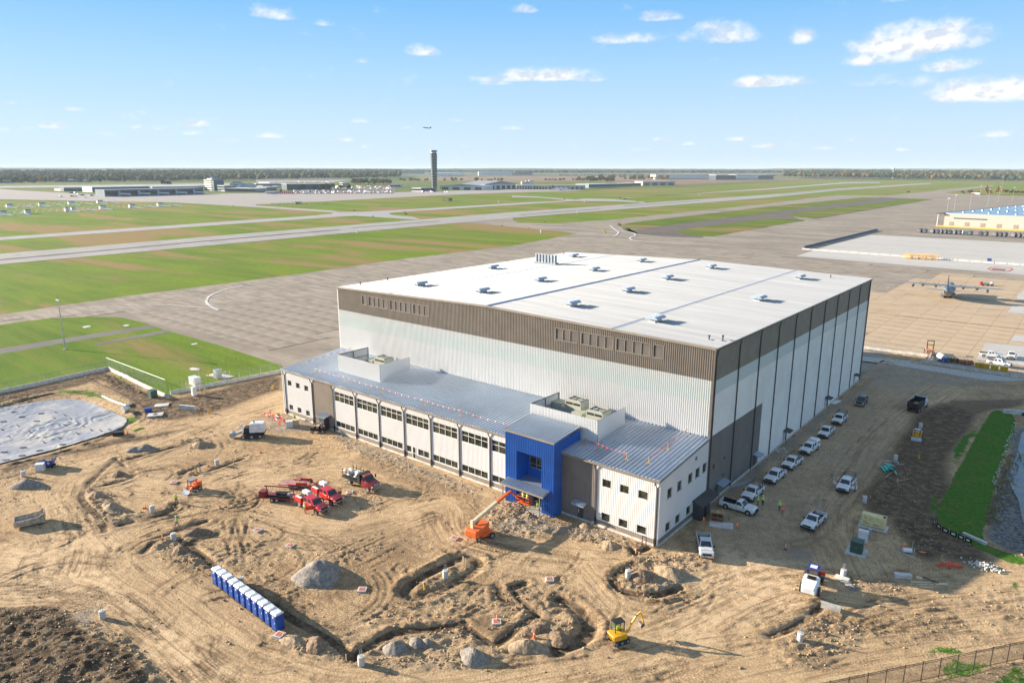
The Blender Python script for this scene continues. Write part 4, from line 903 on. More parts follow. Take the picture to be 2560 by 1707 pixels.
# ---- sheets of the airfield
def sheet(name, pts, z, m, kind='structure', world=False):
 P = [(p[0], p[1], z) for p in (pts if world else GG(pts))]
 bm = bmesh.new(); f = bm.faces.new([bm.verts.new(p) for p in P]); bmesh.ops.triangulate(bm, faces=[f]); bmesh.ops.recalc_face_normals(bm, faces=bm.faces)
 if bm.faces[:][0].normal.z < 0: bmesh.ops.reverse_faces(bm, faces=bm.faces)
 me = bpy.data.meshes.new(name); bm.to_mesh(me); bm.free(); me.materials.append(m)
 o = bpy.data.objects.new(name, me); SC.collection.objects.link(o); o['kind'] = kind; return o
rw = np.array(G(640,581))-np.array(G(1920,486.5)); RUNA = math.atan2(rw[1], rw[0])
def grass_material(name, dry, g1=(.17,.24,.028), g2=(.12,.20,.02), fine=.35):
 n = NT(bpy.data.materials.new(name)); v = n.map((.012,.05,.05), (0,0,-RUNA)); v2 = n.map((.004,.02,.02), (0,0,-RUNA)); v3 = n.map((.006,.16,.1), (0,0,-RUNA))
 big = n.noise(1, v, 6, .6); dr = n.noise(1, v2, 5, .6, .6); st = n.noise(1, v3, 4); f = n.noise(fine, detail=6, rough=.7)
 c = n.mix(n.ss(big, .35, .62), g1, g2); c = n.mix(n.math('MULTIPLY', n.ss(st, .4, .62), .45), c, (.19,.215,.035)); c = n.mix(n.math('MULTIPLY', n.ss(f, .4, .7), .5), c, (.09,.14,.018))
 c = n.mix(n.math('MULTIPLY', n.ss(n.math('ADD', dr, n.math('MULTIPLY_ADD', big, .3, -.15)), dry, dry+.14), .85), c, (.29,.185,.085))
 n.L.new(c, n.b.inputs['Base Color']); n.b.inputs['Roughness'].default_value = .95; n.b.inputs['Specular IOR Level'].default_value = .1
 b = n.bump(n.noise(1.5, detail=5, rough=.75), .25); n.L.new(b, n.b.inputs['Normal']); return n.m
def pave_material(name, c1, c2, c3, joints=True, scale=.03, rot=0., jd=7.62, jl=.06):
 n = NT(bpy.data.materials.new(name)); v = n.map((scale*.6, scale*3, 1), (0,0,rot)); a = n.noise(1, v, 6, .65); b = n.noise(.12, detail=6, rough=.7); f = n.noise(2.5, detail=4)
 oi = n.N.new('ShaderNodeObjectInfo')
 c = n.mix(n.ss(a, .38, .62), c1, c2); c = n.mix(n.math('MULTIPLY', n.ss(b, .48, .7), .6), c, c3); c = n.mix(n.math('MULTIPLY', n.ss(f, .4, .7), .2), c, tuple(x*.7 for x in c2))
 c = n.mix(n.math('MULTIPLY', oi.outputs['Random'], .2), c, c3)
 if joints:
  s_ = n.N.new('ShaderNodeSeparateXYZ'); n.L.new(n.map((1,1,1), (0,0,rot)), s_.inputs[0])
  for k in (0, 1):
   m = n.math('ABSOLUTE', n.math('SUBTRACT', n.math('FRACT', n.math('DIVIDE', s_.outputs[k], jd)), .5)); m = n.math('GREATER_THAN', m, .5-jl/2/1.6)
   c = n.mix(n.math('MULTIPLY', m, .16), c, tuple(x*.45 for x in c2))
 n.L.new(c, n.b.inputs['Base Color']); n.b.inputs['Roughness'].default_value = .9; n.b.inputs['Specular IOR Level'].default_value = .2; return n.m
M['field'] = grass_material('airfield_grass', .47, (.17,.24,.014), (.10,.18,.010)); M['lawn'] = grass_material('lawn_grass', .58, (.135,.22,.012), (.08,.15,.008), .6); M['lawn_dry'] = grass_material('lawn_dry', .50, (.12,.185,.012), (.075,.13,.010))
M['far'] = grass_material('far_grass', .56, (.13,.165,.045), (.10,.13,.035))
M['apron'] = pave_material('apron_concrete', (.37,.315,.25), (.25,.21,.165), (.16,.135,.11)); M['runway'] = pave_material('runway', (.37,.35,.325), (.32,.30,.28), (.25,.235,.215), False, .03, -RUNA)
M['taxi'] = pave_material('taxiway', (.39,.375,.36), (.34,.33,.315), (.28,.265,.25), False); M['ramp'] = pave_material('ramp', (.38,.34,.31), (.34,.305,.275), (.30,.265,.24), False)
M['asphalt'] = pave_material('old_asphalt', (.15,.13,.11), (.11,.095,.08), (.20,.17,.14), False); M['road_asphalt'] = pave_material('service_asphalt', (.19,.175,.16), (.15,.14,.13), (.12,.11,.1), False)
M['new_concrete'] = pave_material('new_concrete', (.52,.49,.45), (.46,.44,.41), (.41,.39,.36), True, .02, 0, 6.1); M['slab'] = pave_material('slab_concrete', (.52,.40,.27), (.45,.34,.225), (.34,.25,.165), False, .08); M['slab_left'] = pave_material('slab_concrete_left', (.37,.315,.25), (.25,.21,.165), (.15,.127,.105), False, .12)
far = 16000
mb = MB(); hx0, hx1, hy0, hy1 = -150, 61, -91, 140
for q in ((-far,-far,far,hy0),(-far,hy1,far,far),(-far,hy0,hx0,hy1),(hx1,hy0,far,hy1)): mb.poly([(q[0],q[1],-.5),(q[2],q[1],-.5),(q[2],q[3],-.5),(q[0],q[3],-.5)])
struct(mb.build('airfield_grass', M['far']))
sheet('infield_grass', [(-1500,1000),(-600,500),(0,503),(299,503.8),(436,505.7),(640,518),(640,512),(792,504),(994,493.3),(1280,481),(1465,475),(1700,470),(2000,452),(2560,447),(3200,455),(4200,560),(2560,500),(1500,600),(1280,690),(319,800),(-900,1000)], -.38, M['field'])
ZB = Zm(640,360,3.675); ZA = Zm(0,380,3.675); ZC = Zm(1280,400,3.675); ZD = Zm(1920,400,3.675)
sheet('far_taxiway', ZA((-600,320),(0,312),(1200,300),(1800,290),(2352,288),(2352,300),(1200,318),(0,330),(-600,345)), -.30, M['taxi'])
sheet('far_taxiway', ZB((0,325),(700,318),(900,325),(700,350),(0,352)), -.30, M['ramp'])
sheet('terminal_ramp', [(-900,478),(0,472.5),(60,476.6),(258,487),(640,483),(980,481),(1280,473),(1465,474.8),(1420,478),(1280,481),(1150,486),(994,493.3),(792,504.2),(640,511),(640,513.5),(830,526),(885,537),(860,537),(830,531),(640,518),(436,505.7),(299,503.8),(0,498),(-900,510)], -.30, M['ramp'])
sheet('apron', [(-900,912),(0,784.5),(319,738),(606,702),(787,678),(994,648),(1280,613.6),(1443,583),(1375,575),(1307,569),(1238.6,562.7),(1157,555),(1280,543),(1284,550),(1296,556.5),(1389,557.8),(1525,549),(1920,508.8),(2072,489.8),(2089,487.6),(2219,488.4),(2339,476.7),(2345,474.5),(2483,463),(2486,465.3),(2361,481.6),(2382,483.8),(2560,491),(2900,500),(3900,760),(3200,1060),(2560,944),(2521,975),(2317,930),(2095,960),(1500,900),(870,905),(770,960),(701.5,925),(542,859.4),(411,822.8),(366.7,806.8),(303,792),(223,790),(95.7,795.7),(0,811),(-900,935)], -.30, M['apron'])
sheet('runway', [(-900,707),(0,633.6),(640,581),(1280,530),(1920,486.5),(2094,471.3),(2323,457.5),(2330,459.5),(2094,476.5),(1920,494),(1280,544.5),(640,602.5),(0,660),(-900,739)], -.24, M['runway'])
sheet('taxiway', [(-900,652),(0,592.2),(640,548),(760,540.5),(830,534),(833,530),(912,529),(994,524.6),(1280,507.8),(1432,500.5),(1460,496),(1530,497.5),(1920,471),(2116,455.5),(2200,455.5),(2200,457.5),(2116,458.5),(1920,474),(1560,494.5),(1532,497.2),(1552,499.5),(1612,504.5),(1609,507.5),(1560,504),(1500,502.5),(1432,502.5),(1280,512.5),(1048,526.5),(976,532),(972,534),(982,537.5),(1034,542),(1050,548),(1030,548),(885,539),(640,555.5),(0,600),(-900,662)], -.27, M['taxi'])
sheet('taxiway', ZC((0,327),(230,336),(560,361),(620,375),(540,372),(280,348),(0,341)), -.265, M['taxi']); sheet('taxiway', ZC((900,362),(1000,365),(1240,388),(1180,392),(900,374)), -.262, M['taxi'])
sheet('old_asphalt_strip', [(1541,562),(1546,557),(1560,575),(1593,573),(1920,530),(2203,493),(2333,498),(2042,547),(1980,540),(2012,553),(1920,552),(1742,572),(1760,594),(1680,592),(1600,585)], -.24, M['asphalt'])
isl = 'grass_island'
sheet(isl, ZC((990,612),(1000,597),(1090,575),(1500,525),(2352,428))+ZD((860,345),(1040,345))+ZD((1050,350),(0,482))+ZC((2352,486),(1150,632),(1040,627)), -.18, M['lawn_dry'])
sheet(isl, ZC((1500,655),(1560,640),(1700,620),(2352,537))+ZD((300,545),(345,553),(0,610))+ZC((2352,612),(1850,698),(1760,696),(1650,688)), -.18, M['lawn_dry'])
sheet(isl, ZD((190,505),(220,490),(1150,378),(1200,362),(1300,352),(1520,358),(1400,378),(450,530),(300,528)), -.18, M['lawn_dry'])
sheet('lawn', [(-900,960),(0,811),(95.7,795.7),(223,790),(303,792),(366.7,806.8),(376,811),(0,869),(-900,1020)], -.22, M['lawn']); sheet('service_road', [(-900,1020),(0,869),(376,811),(392,816),(0,883),(-900,1045)], -.21, M['road_asphalt'])
sheet('lawn', [(-900,1045),(0,883),(392,816),(411,822.8),(542,859.4),(701.5,911),(712,932),(427,995),(421,995),(271,925),(0,984),(-900,1190)], -.2, M['lawn'])
sheet('old_pavement_patch', ZL((750,495),(860,475),(1200,405),(1290,388),(1340,402),(1200,430),(930,475),(760,508)), -.16, M['road_asphalt'])
for i, q in enumerate((((640,362),(700,352),(715,362),(660,374)), ((960,352),(1000,346),(1020,354),(980,361)), ((1480,690),(1510,680),(1570,690),(1560,702),(1500,705)), ((1495,498),(1540,490),(1550,497),(1510,505)))):
 sheet('concrete_patch', ZL(*q), -.12, M['concrete_light'])
sheet('new_concrete_apron', ZD((260,880),(600,770),(950,685),(2352,760),(4200,860),(4200,1120),(2352,1050),(1480,980)), -.26, M['new_concrete'])
sheet('access_strip', ZU((770,905),(1340,960),(1345,985),(2230,1110),(2352,1115),(2352,1140),(2200,1150),(1990,1142),(1010,978),(770,950)), .03, M['concrete'])
APR = [g[:2] for g in GG([(-300,832),(319,742),(787,682),(1280,618),(1500,600),(2000,640),(2560,700),(3100,800),(2700,975),(2521,938),(2317,886),(2156,868),(1500,850),(850,830),(690,905),(542,857),(411,820),(300,788),(0,806)])]
DARKC = [g[:2] for g in GG(ZD((200,895),(950,680),(2400,755),(4200,860),(4200,1120),(2352,1060),(1480,995)))]
sl_ = []
J = 7.62
for i in range(-40, 20):
 for j in range(-8, 60):
  x, y = i*J-1.0, j*J+3.0; q = np.array([[x-J*.5, x+J*.5, x+J*.5, x-J*.5], [y-J*.5, y-J*.5, y+J*.5, y+J*.5]])
  if not inpoly(APR, q[0], q[1]).all() or inpoly(DARKC, q[0], q[1]).any(): continue
  if -94.6-J/2 < x < .4+J/2 and -20 < y < HW+.4+J/2: continue
  if x > -5 and y < 100: continue
  d = math.hypot(x-CAM[0], y-CAM[1]); v = np.array([x, y, 0])-CAM; zc = v@FW; px = IW/2+FPX*(v@RT)/zc
  if px < -40 or px > 2640: continue
  if y > HW and -94 < x < 0 and (y-HW) < 27.5*(y-CAM[1])/54*.5 and px < 2150: continue
  sl_.append((d, x, y))
sl_.sort(); sm = {}
for k_ in ('slab', 'slab_left'):
 mb = MB(); e = J/2-.03; mb.box(-e, -e, -.06, e, e, 0, False); sm[k_] = mb.mesh('concrete_slab', M[k_])
ap = [o for o in SC.objects if o.name == 'apron'][0]
def is_tan(x, y): return x > -50+.12*(y-95)
for d, x, y in sl_[:300]:
 o = bpy.data.objects.new('concrete_slab', sm['slab' if is_tan(x, y) else 'slab_left']); SC.collection.objects.link(o); o.parent = ap; o.location = (x, y, -.215+.012*math.sin(x*3.1+y*1.7)); o['kind'] = 'structure'
for k_ in (True, False):
 mb = MB(); e = J/2-.03
 for d, x, y in sl_[300:]:
  if is_tan(x, y) == k_: mb.box(x-e, y-e, -.4, x+e, y+e, -.2+.01*math.sin(x*3.1+y*1.7), False)
 if mb.v: o = mb.build('slab_field', M['slab' if k_ else 'slab_left'], ap); o['kind'] = 'stuff'
M['paint'] = mat('paint_worn', (.62,.60,.56), .8, var=.2, scale=.5); M['paint_yellow'] = mat('paint_yellow', (.50,.33,.09), .8, var=.3, scale=.5); M['rubber'] = mat('rubber_marks', (.08,.075,.07), .9, var=.25, scale=.05); M['paint_red'] = mat('paint_red', (.50,.10,.07), .8, var=.2)
def line_mark(name, pts, w, z, m):
 P = smooth_line([g[:2] for g in GG(pts)], 2); a = offset(P, w/2); b = offset(P, -w/2); mb = MB()
 for i in range(len(P)-1): mb.poly([(*a[i], z), (*b[i], z), (*b[i+1], z), (*a[i+1], z)])
 return struct(mb.build(name, m))
line_mark('taxi_line', ZL((700,220),(1050,190),(1300,195),(1500,205),(1700,225)), .7, -.1, M['paint']); line_mark('taxi_line', ZL((1710,232),(1640,200),(1610,165),(1640,120),(1750,75),(1900,45)), 1.1, -.095, M['paint'])
for i, q in enumerate([ZC((980,640),(1110,665),(1145,690),(1070,715),(1110,740),(1260,750)), ZC((900,540+60),(960,650),(985,660),(960,690),(930,700))]): line_mark('taxi_line', q, 1.6, -.1+.004*i, M['paint'])
line_mark('taxi_line_yellow', ZU((820,470),(1500,545),(2352,635),(3300,735)), .6, -.1, M['paint_yellow']); line_mark('taxi_line_yellow', ZU((900,60),(1500,90),(2352,160)), .6, -.1, M['paint_yellow'])
line_mark('taxi_line_yellow', ZC((790,600),(820,625),(850,650),(850,670)), 1.2, -.1, M['paint_yellow'])
line_mark('tire_marks', [(-400,684),(0,649),(640,591),(850,574)], 7, -.2, M['rubber']); line_mark('tire_marks', [(880,569),(960,563.5),(1100,552)], 5, -.2, M['rubber'])
for q in ([(1300,537),(1500,522)], [(1560,515),(1750,502)], [(1950,485.5),(2094,474)], [(2094,474),(2200,466.5)]): line_mark('tire_marks', [q[0], ((q[0][0]+q[1][0])/2, (q[0][1]+q[1][1])/2), q[1]], 6, -.2, M['rubber'])
for q in (ZA((1480,828),(1770,803)), ZA((1650,848),(1930,825)), ZB((765,766),(960,750)), ZB((930,780),(1120,765))): line_mark('runway_mark', [q[0], ((q[0][0]+q[1][0])/2, (q[0][1]+q[1][1])/2), q[1]], 2.2, -.18, M['paint'])
line_mark('painted_line', ZC((1160,628),(1300,638),(1440,650)), 1.5, -.14, M['paint_red'])
for q in (ZU((2352,250),(2290,300),(2280,340),(2352,345),(2700,350),(2700,250)), ZU((2190,470),(2240,400),(2352,405),(2700,440),(2700,520)), ZU((2220,750),(2260,690),(2352,700),(2700,730),(2700,790)), ZU((1880,930),(1980,765),(2352,800),(2700,840),(2700,1040),(2300,985))): sheet('light_concrete_patch', q, -.17, M['new_concrete'])
for q, m, z in ((ZU((1990,45),(2020,28),(2080,22),(2230,35),(2250,50),(2200,72),(2060,68)), 'paint_red', -.21), (ZU((2012,45),(2040,32),(2090,28),(2215,39),(2232,50),(2190,66),(2070,62)), 'new_concrete', -.206), (ZU((2050,38),(2180,48),(2160,62),(2030,52)), 'asphalt', -.20)): sheet('ground_marking', q, z, M[m])
# ================================================================== VEHICLES AND MACHINES
for k_, c_, r_ in (('truck_white',(.72,.72,.72),.3),('truck_silver',(.55,.56,.58),.3),('truck_black',(.02,.022,.025),.3),('truck_red',(.52,.012,.018),.28),('truck_maroon',(.22,.012,.016),.32),('orange',(.80,.14,.025),.45),('machine_yellow',(.78,.40,.02),.42),
    ('cream',(.66,.58,.38),.5),('tan',(.70,.58,.28),.5),('dark_green',(.045,.09,.065),.5),('hv_lime',(.55,.85,.04),.7),('hv_orange',(.95,.20,.03),.7),('jeans',(.06,.09,.15),.8),('dark_cloth',(.03,.03,.035),.8),('skin',(.45,.26,.18),.6),('john_blue',(.015,.075,.33),.45),
    ('wood',(.36,.22,.11),.8),('lumber',(.60,.46,.28),.8),('teal',(.06,.50,.42),.4),('navy',(.02,.05,.22),.5),('brick',(.42,.22,.15),.85),('aircraft',(.17,.19,.21),.5),('aircraft_dark',(.09,.10,.11),.5),('aircraft_blue',(.04,.11,.24),.4),('netting',(.90,.13,.07),.8),('glass_blue',(.02,.04,.055),.05)):
 M[k_] = mat(k_, c_, r_, var=.07, scale=1.5, coat=.4 if k_.startswith('truck') or k_ == 'machine_yellow' else 0)
M['rubber_tyre'] = mat('tyre_rubber', (.025,.024,.023), .85, var=.3, scale=8, col2=(.06,.05,.04)); M['lamp'] = mat('lamp_lens', (.75,.75,.72), .1); M['tail'] = mat('tail_lens', (.5,.01,.01), .2); M['chrome'] = mat('chrome', (.6,.6,.6), .2, .8)
M['gravel'] = mat('gravel_grey', (.28,.25,.215), .95, var=.2, scale=2.5, bump=.12, bscale=3.5, col2=(.16,.14,.12)); M['gravel_tan'] = mat('gravel_tan', (.36,.27,.175), .95, var=.2, scale=2, bump=.15, bscale=3, col2=(.22,.16,.10)); M['soil'] = mat('soil_pile', (.25,.175,.11), .95, scale=2, bump=.2, bscale=2.5, col2=(.15,.10,.065))
def hd(r, a):
 """heading from camera-right and away components on the ground"""
 v = RT0*r+np.array([FW[0], FW[1], 0])/math.cos(PITCH)*a; return math.atan2(v[1], v[0])
def axle(rw, fw, side, half=.88, L=None):
 """centre and heading from the ground contacts of one side's wheels in the photo"""
 a = at(*rw); b = at(*fw); th = math.atan2(b[1]-a[1], b[0]-a[0]); mx, my = (a[0]+b[0])/2, (a[1]+b[1])/2
 x = mx+side*half*math.sin(th); y = my-side*half*math.cos(th); return (x, y, gz(x, y)+.03), th
def wheel(par, x, y, r, w, side):
 t = MB().cyl((x, y-w/2, r), (x, y+w/2, r), r, n=16).build('wheel', M['rubber_tyre'], par)
 yy = y+side*w/2; MB().cyl((x, yy-side*.02, r), (x, yy+side*.015, r), r*.58, n=12).build('rim', M['galv'], t)
 return t
def ring(x, w, z0, z1, sh=.10, tw=.9):
 return [(x,-w*.94,z0),(x,-w,z0+.18),(x,-w,z1-sh),(x,-w*tw,z1),(x,w*tw,z1),(x,w,z1-sh),(x,w,z0+.18),(x,w*.94,z0)]
def pickup(name, label, cat, paint='truck_white', cab='ext', bed='open', rack=False, topper=False, doors=0, group=None, load=None, L=5.9, lift=0.):
 t = thing(name, label, cat, (0,0,0), 0, group); P = M[paint]; W = 1.0
 cb = {'reg': -.15, 'ext': -.65, 'crew': -1.15}[cab]; fx = L/2; rx = -L/2; cow = fx-1.55
 mb = MB(); z0 = .45+lift
 mb.loft([ring(fx-.02, W*.86, z0+.1, 1.0+lift, .12, .8), ring(fx-.12, W*.95, z0, 1.12+lift, .1), ring(fx-.5, W, z0, 1.18+lift), ring(cow+.1, W, z0, 1.22+lift), ring(cow-.2, W, z0-.05, 1.2+lift), ring(cb, W, z0-.05, 1.2+lift, .06)])
 zr = 1.9+lift; b = [(cow-.05,-.9),(cow-.05,.9),(cb,.93),(cb,-.93)]; m_ = [(cow-.75,-.74),(cow-.75,.74),(cb+.10,.76),(cb+.10,-.76)]; tp = [(cow-.98,-.62),(cow-.98,.62),(cb+.26,.64),(cb+.26,-.64)]
 mb.loft([[(*p, 1.19+lift) for p in b], [(*p, zr-.06) for p in m_], [(*p, zr) for p in tp]])
 mb.box(cow-.2, -.78, 1.2+lift, cow+.9, .78, 1.235+lift)
 mb.build('body', P, t)
 def quad(p, e=.012):
  v = [Vector(q) for q in p]; n = (v[1]-v[0]).cross(v[3]-v[0]).normalized()*e; m2 = MB(); m2.poly([tuple(q+n) for q in v]); return m2
 def lerp(a, b_, u): return tuple(a[i]+(b_[i]-a[i])*u for i in range(3))
 F0 = [(*b[0],1.19+lift),(*b[1],1.19+lift),(*m_[1],zr-.06),(*m_[0],zr-.06)]
 def inset(q, u0, u1, v0, v1):
  f = lambda u, v: lerp(lerp(q[0], q[1], u), lerp(q[3], q[2], u), v); return [f(u0,v0), f(u1,v0), f(u1,v1), f(u0,v1)]
 quad(inset(F0,.06,.94,.1,.93)).build('windshield', M['glass_blue'], t)
 B0 = [(*b[2],1.19+lift),(*b[3],1.19+lift),(*m_[3],zr-.06),(*m_[2],zr-.06)]; quad(inset(B0,.12,.88,.25,.9)).build('rear_window', M['glass_blue'], t)
 nw = 1 if cab == 'reg' else 2
 for sd_, q in ((1, [(*b[1],1.19+lift),(*b[2],1.19+lift),(*m_[2],zr-.06),(*m_[1],zr-.06)]), (-1, [(*b[3],1.19+lift),(*b[0],1.19+lift),(*m_[0],zr-.06),(*m_[3],zr-.06)])):
  for i in range(nw):
   u0, u1 = (.10+i*.9/nw, .10+(i+1)*.9/nw-.08) if sd_ > 0 else (i*.9/nw, (i+1)*.9/nw-.08)
   quad(inset(q,u0+.04,u1,.12,.92)).build('side_window', M['glass_blue'], t)
  MB().cbox(cow-.15, sd_*1.12, 1.2+lift, .12, .22, .24).build('mirror', M['black'], t)
 if bed in ('open', 'topper'):
  mb = MB(); zb = 1.22+lift
  mb.box(rx+.08, -W, z0, cb, -W+.1, zb).box(rx+.08, W-.1, z0, cb, W, zb).box(rx+.02, -W+.02, z0, rx+.1, W-.02, zb-.02).box(cb-.12, -W+.1, z0, cb-.06, W-.1, zb).box(rx+.1, -W+.1, z0, cb-.12, W-.1, z0+.2)
  mb.build('bed', P, t); MB().box(rx+.1, -W+.1, z0+.2, cb-.12, W-.1, z0+.24).box(rx+.1, -W+.1, z0+.24, cb-.12, -W+.13, zb+.01).box(rx+.1, W-.13, z0+.24, cb-.12, W-.1, zb+.01).build('bed_liner', M['black'], t)
 if bed == 'topper':
  mb = MB(); mb.loft([[(x,-.95,1.2+lift),(x,-.97,1.75+lift),(x,-.75,2.12+lift),(x,.75,2.12+lift),(x,.97,1.75+lift),(x,.95,1.2+lift)] for x in (rx+.12, rx+.3, cb-.35, cb-.1)]); mb.build('topper', P, t)
  for sd_ in (-1, 1): MB().box(rx+.5, sd_*.975-.01, 1.4+lift, cb-.5, sd_*.975+.01, 1.72+lift).build('topper_window', M['glass_blue'], t)
  MB().box(rx+.05, -.9, .7, rx+.13, .9, 1.9).build('rear_hatch', M['navy'], t)
 if bed == 'utility':
  mb = MB(); mb.box(rx, -1.12, .62+lift, cb-.25, -.62, 1.5+lift).box(rx, .62, .62+lift, cb-.25, 1.12, 1.5+lift).box(rx, -.62, .62+lift, cb-.25, .62, .8+lift); mb.build('service_body', P, t)
  for sd_ in (-1, 1):
   for i in range(3):
    w_ = (cb-.35-rx)/3; d = MB().box(rx+.06+i*w_, sd_*1.125-.012, .78+lift, rx+i*w_+w_-.02, sd_*1.125+.012, 1.42+lift).build('locker_door', P, t); MB().cbox(rx+i*w_+w_/2, sd_*1.15, 1.08+lift, .12, .03, .06).build('latch', M['chrome'], d)
  MB().box(rx+.3, -1.08, 1.5+lift, cb-.4, -.66, 1.54+lift).box(rx+.3, .3, 1.5+lift, cb-.4, 1.05, 2.05+lift).build('tool_chest', M['truck_white'], t)
  MB().box(rx+.5, -.4, .8+lift, rx+1.6, .25, 1.45+lift).cyl((rx+1.9,-.1,.8+lift), (rx+1.9,-.1,1.9+lift), .16).cyl((rx+2.3,-.4,1.0+lift), (rx+2.3,.2,1.0+lift), .25).build('equipment', M['black'], t)
 if rack:
  mb = MB()
  for x in (cb-.1, (rx+cb)/2, rx+.2):
   mb.tube([(x,-.93,1.2),(x,-.86,2.1),(x,.86,2.1),(x,.93,1.2)], .035, 5)
  mb.tube([(cb+1.2,-.86,2.14),(rx+.15,-.86,2.14)], .035, 5).tube([(cb+1.2,.86,2.14),(rx+.15,.86,2.14)], .035, 5); mb.build('ladder_rack', M['black'], t)
  MB().box(rx+.3, -.7, 1.0, rx+1.2, .1, 1.35).build('toolbox', M['galv'], t)
 g = MB().box(fx-.04, -.62, .78+lift, fx+.03, .62, 1.02+lift).build('grille', M['black' if paint != 'truck_maroon' else 'chrome'], t)
 MB().box(fx-.1, -.97, .46+lift, fx+.12, .97, .70+lift).build('bumper', M['black' if paint == 'truck_white' else 'chrome'], t); MB().box(rx-.14, -.95, .46+lift, rx+.04, .95, .66+lift).build('bumper', M['chrome'], t)
 for sd_ in (-1, 1):
  MB().box(fx-.06, sd_*.80-.15, .80+lift, fx+.035, sd_*.80+.15, 1.0+lift).build('headlight', M['lamp'], t); MB().box(rx-.02, sd_*.93-.06, .85+lift, rx+.07, sd_*.93+.06, 1.15+lift).build('tail_light', M['tail'], t)
  for x in (fx-1.0, rx+1.2):
   r = .41+lift*.25; wheel(t, x, sd_*.88, r, .27, sd_)
   MB().cyl((x, sd_*.985, r+.03), (x, sd_*1.006, r+.03), r+.08, n=16).build('wheel_arch', M['black'], t) if True else 0
  MB().box(cb+.1, sd_*1.0-.006, .55+lift, cb+.12, sd_*1.0+.008, 1.15+lift).box(cow-.25, sd_*1.0-.006, .55+lift, cow-.23, sd_*1.0+.008, 1.15+lift).box(cow-.9, sd_*1.008-.01, 1.0+lift, cow-.75, sd_*1.008+.012, 1.04+lift).build('door_trim', M['black'], t)
  if doors & (1 if sd_ > 0 else 2):
   d = MB(); d.box(-1.05, -.04, .55+lift, 0, .04, 1.2+lift); d.box(-.95, -.03, 1.2+lift, -.88, .03, 1.75+lift); d.box(-.95, -.03, 1.7+lift, -.3, .03, 1.76+lift); d.bar((-.3,0,1.73+lift), (0,0,1.2+lift), .06, .06)
   d.xf(Matrix.Translation((cow-.25, sd_*1.02, 0)) @ Matrix.Rotation(-sd_*1.1, 4, 'Z')); d.build('open_door', P, t)
 return t
def put(o, pos, th): o.location = pos; o.rotation_euler = (0, 0, th); return o
def ch_cache(o): CH[o.name] = list(o.children)
PK = 'white work pickups parked along the shaded side of the hangar'
def pk(rw, fw, side, **k):
 t = pickup(name=k.pop('name','pickup_truck'), cat='pickup truck', **k); pos, th = axle(rw[0], fw[0], side); return put(t, pos, th)
pk(ZP((345,990)), ZP((530,1048)), -1, label='white regular-cab pickup facing right, nearest the side door and the plywood box', cab='reg', group=PK)
pk(ZP((678,850)), ZP((590,928)), 1, label='white pickup with black ladder rack just behind the two workers in yellow vests', cab='ext', rack=True, group=PK)
pk(ZP((875,700)), ZP((795,770)), 1, label='white pickup with loose gear in its open bed, between two rack trucks', cab='crew', group=PK)
pk(ZP((1030,580)), ZP((950,642)), 1, label='white rack pickup parked directly in front of the topper truck', cab='ext', rack=True, group=PK)
pk(ZP((1182,450)), ZP((1108,505)), 1, label='white pickup with tall white topper and blue rear end', cab='crew', bed='topper', group=PK)
pk(ZP((1325,300)), ZP((1270,355)), 1, label='white pickup with a worker in lime standing at its bed side', cab='ext', group=PK)
pk(ZP((1440,185)), ZP((1395,232)), 1, label='farthest white pickup in the hangar row, with a black rack over the bed', cab='ext', rack=True, group=PK)
pk(ZU((820,1345)), ZU((775,1405)), 1, label='dark grey pickup parked at the far end of the hangar side', paint='truck_black', cab='crew')
pk(ZP((1518,770)), ZP((1455,855)), 1, label='white pickup with both front doors open in the middle of the lane', cab='crew', rack=True, doors=3, group=PK)
pk(ZP((1235,1112)), ZP((1155,1190)), 1, label='white pickup with empty black bed alone in the lane near the generator', cab='reg', group=PK)
pk(ZP((82,1300)), ZP((108,1428)), -1, label='silver-white pickup facing the camera, half out of the hangar shadow by the annex corner', paint='truck_silver', cab='ext', group=PK)
AP = 'white pickups on the concrete apron'
pk(ZU((1965,912)), ZU((2085,925)), -1, label='white long-bed pickup on the apron, left of the apron group', cab='ext', group=AP)
pk(ZU((2015,985)), ZU((2175,1012)), -1, label='white crew-cab pickup on the apron in front of the other two', cab='crew', group=AP)
pk(ZU((2272,900)), ZU((2255,945)), 1, label='white pickup on the apron facing the camera behind the barrier', cab='ext', group=AP)
def stage(label, rw, fw, side, **k): return pk(rw, fw, side, label=label, **k)
RD = 'red crew trucks with service beds'
pk(ZN((680,965)), ZN((850,1048)), -1, name='service_truck', label='bright red service truck, its front door open beside the worker in lime', paint='truck_red', cab='crew', bed='utility', L=6.7, lift=.22, doors=2, group=RD)
pk(ZN((830,880)), ZN((988,962)), -1, name='service_truck', label='darker red service truck parked between the other red truck and the flatbed', paint='truck_red', cab='crew', bed='utility', L=6.7, lift=.24, doors=1, group=RD)
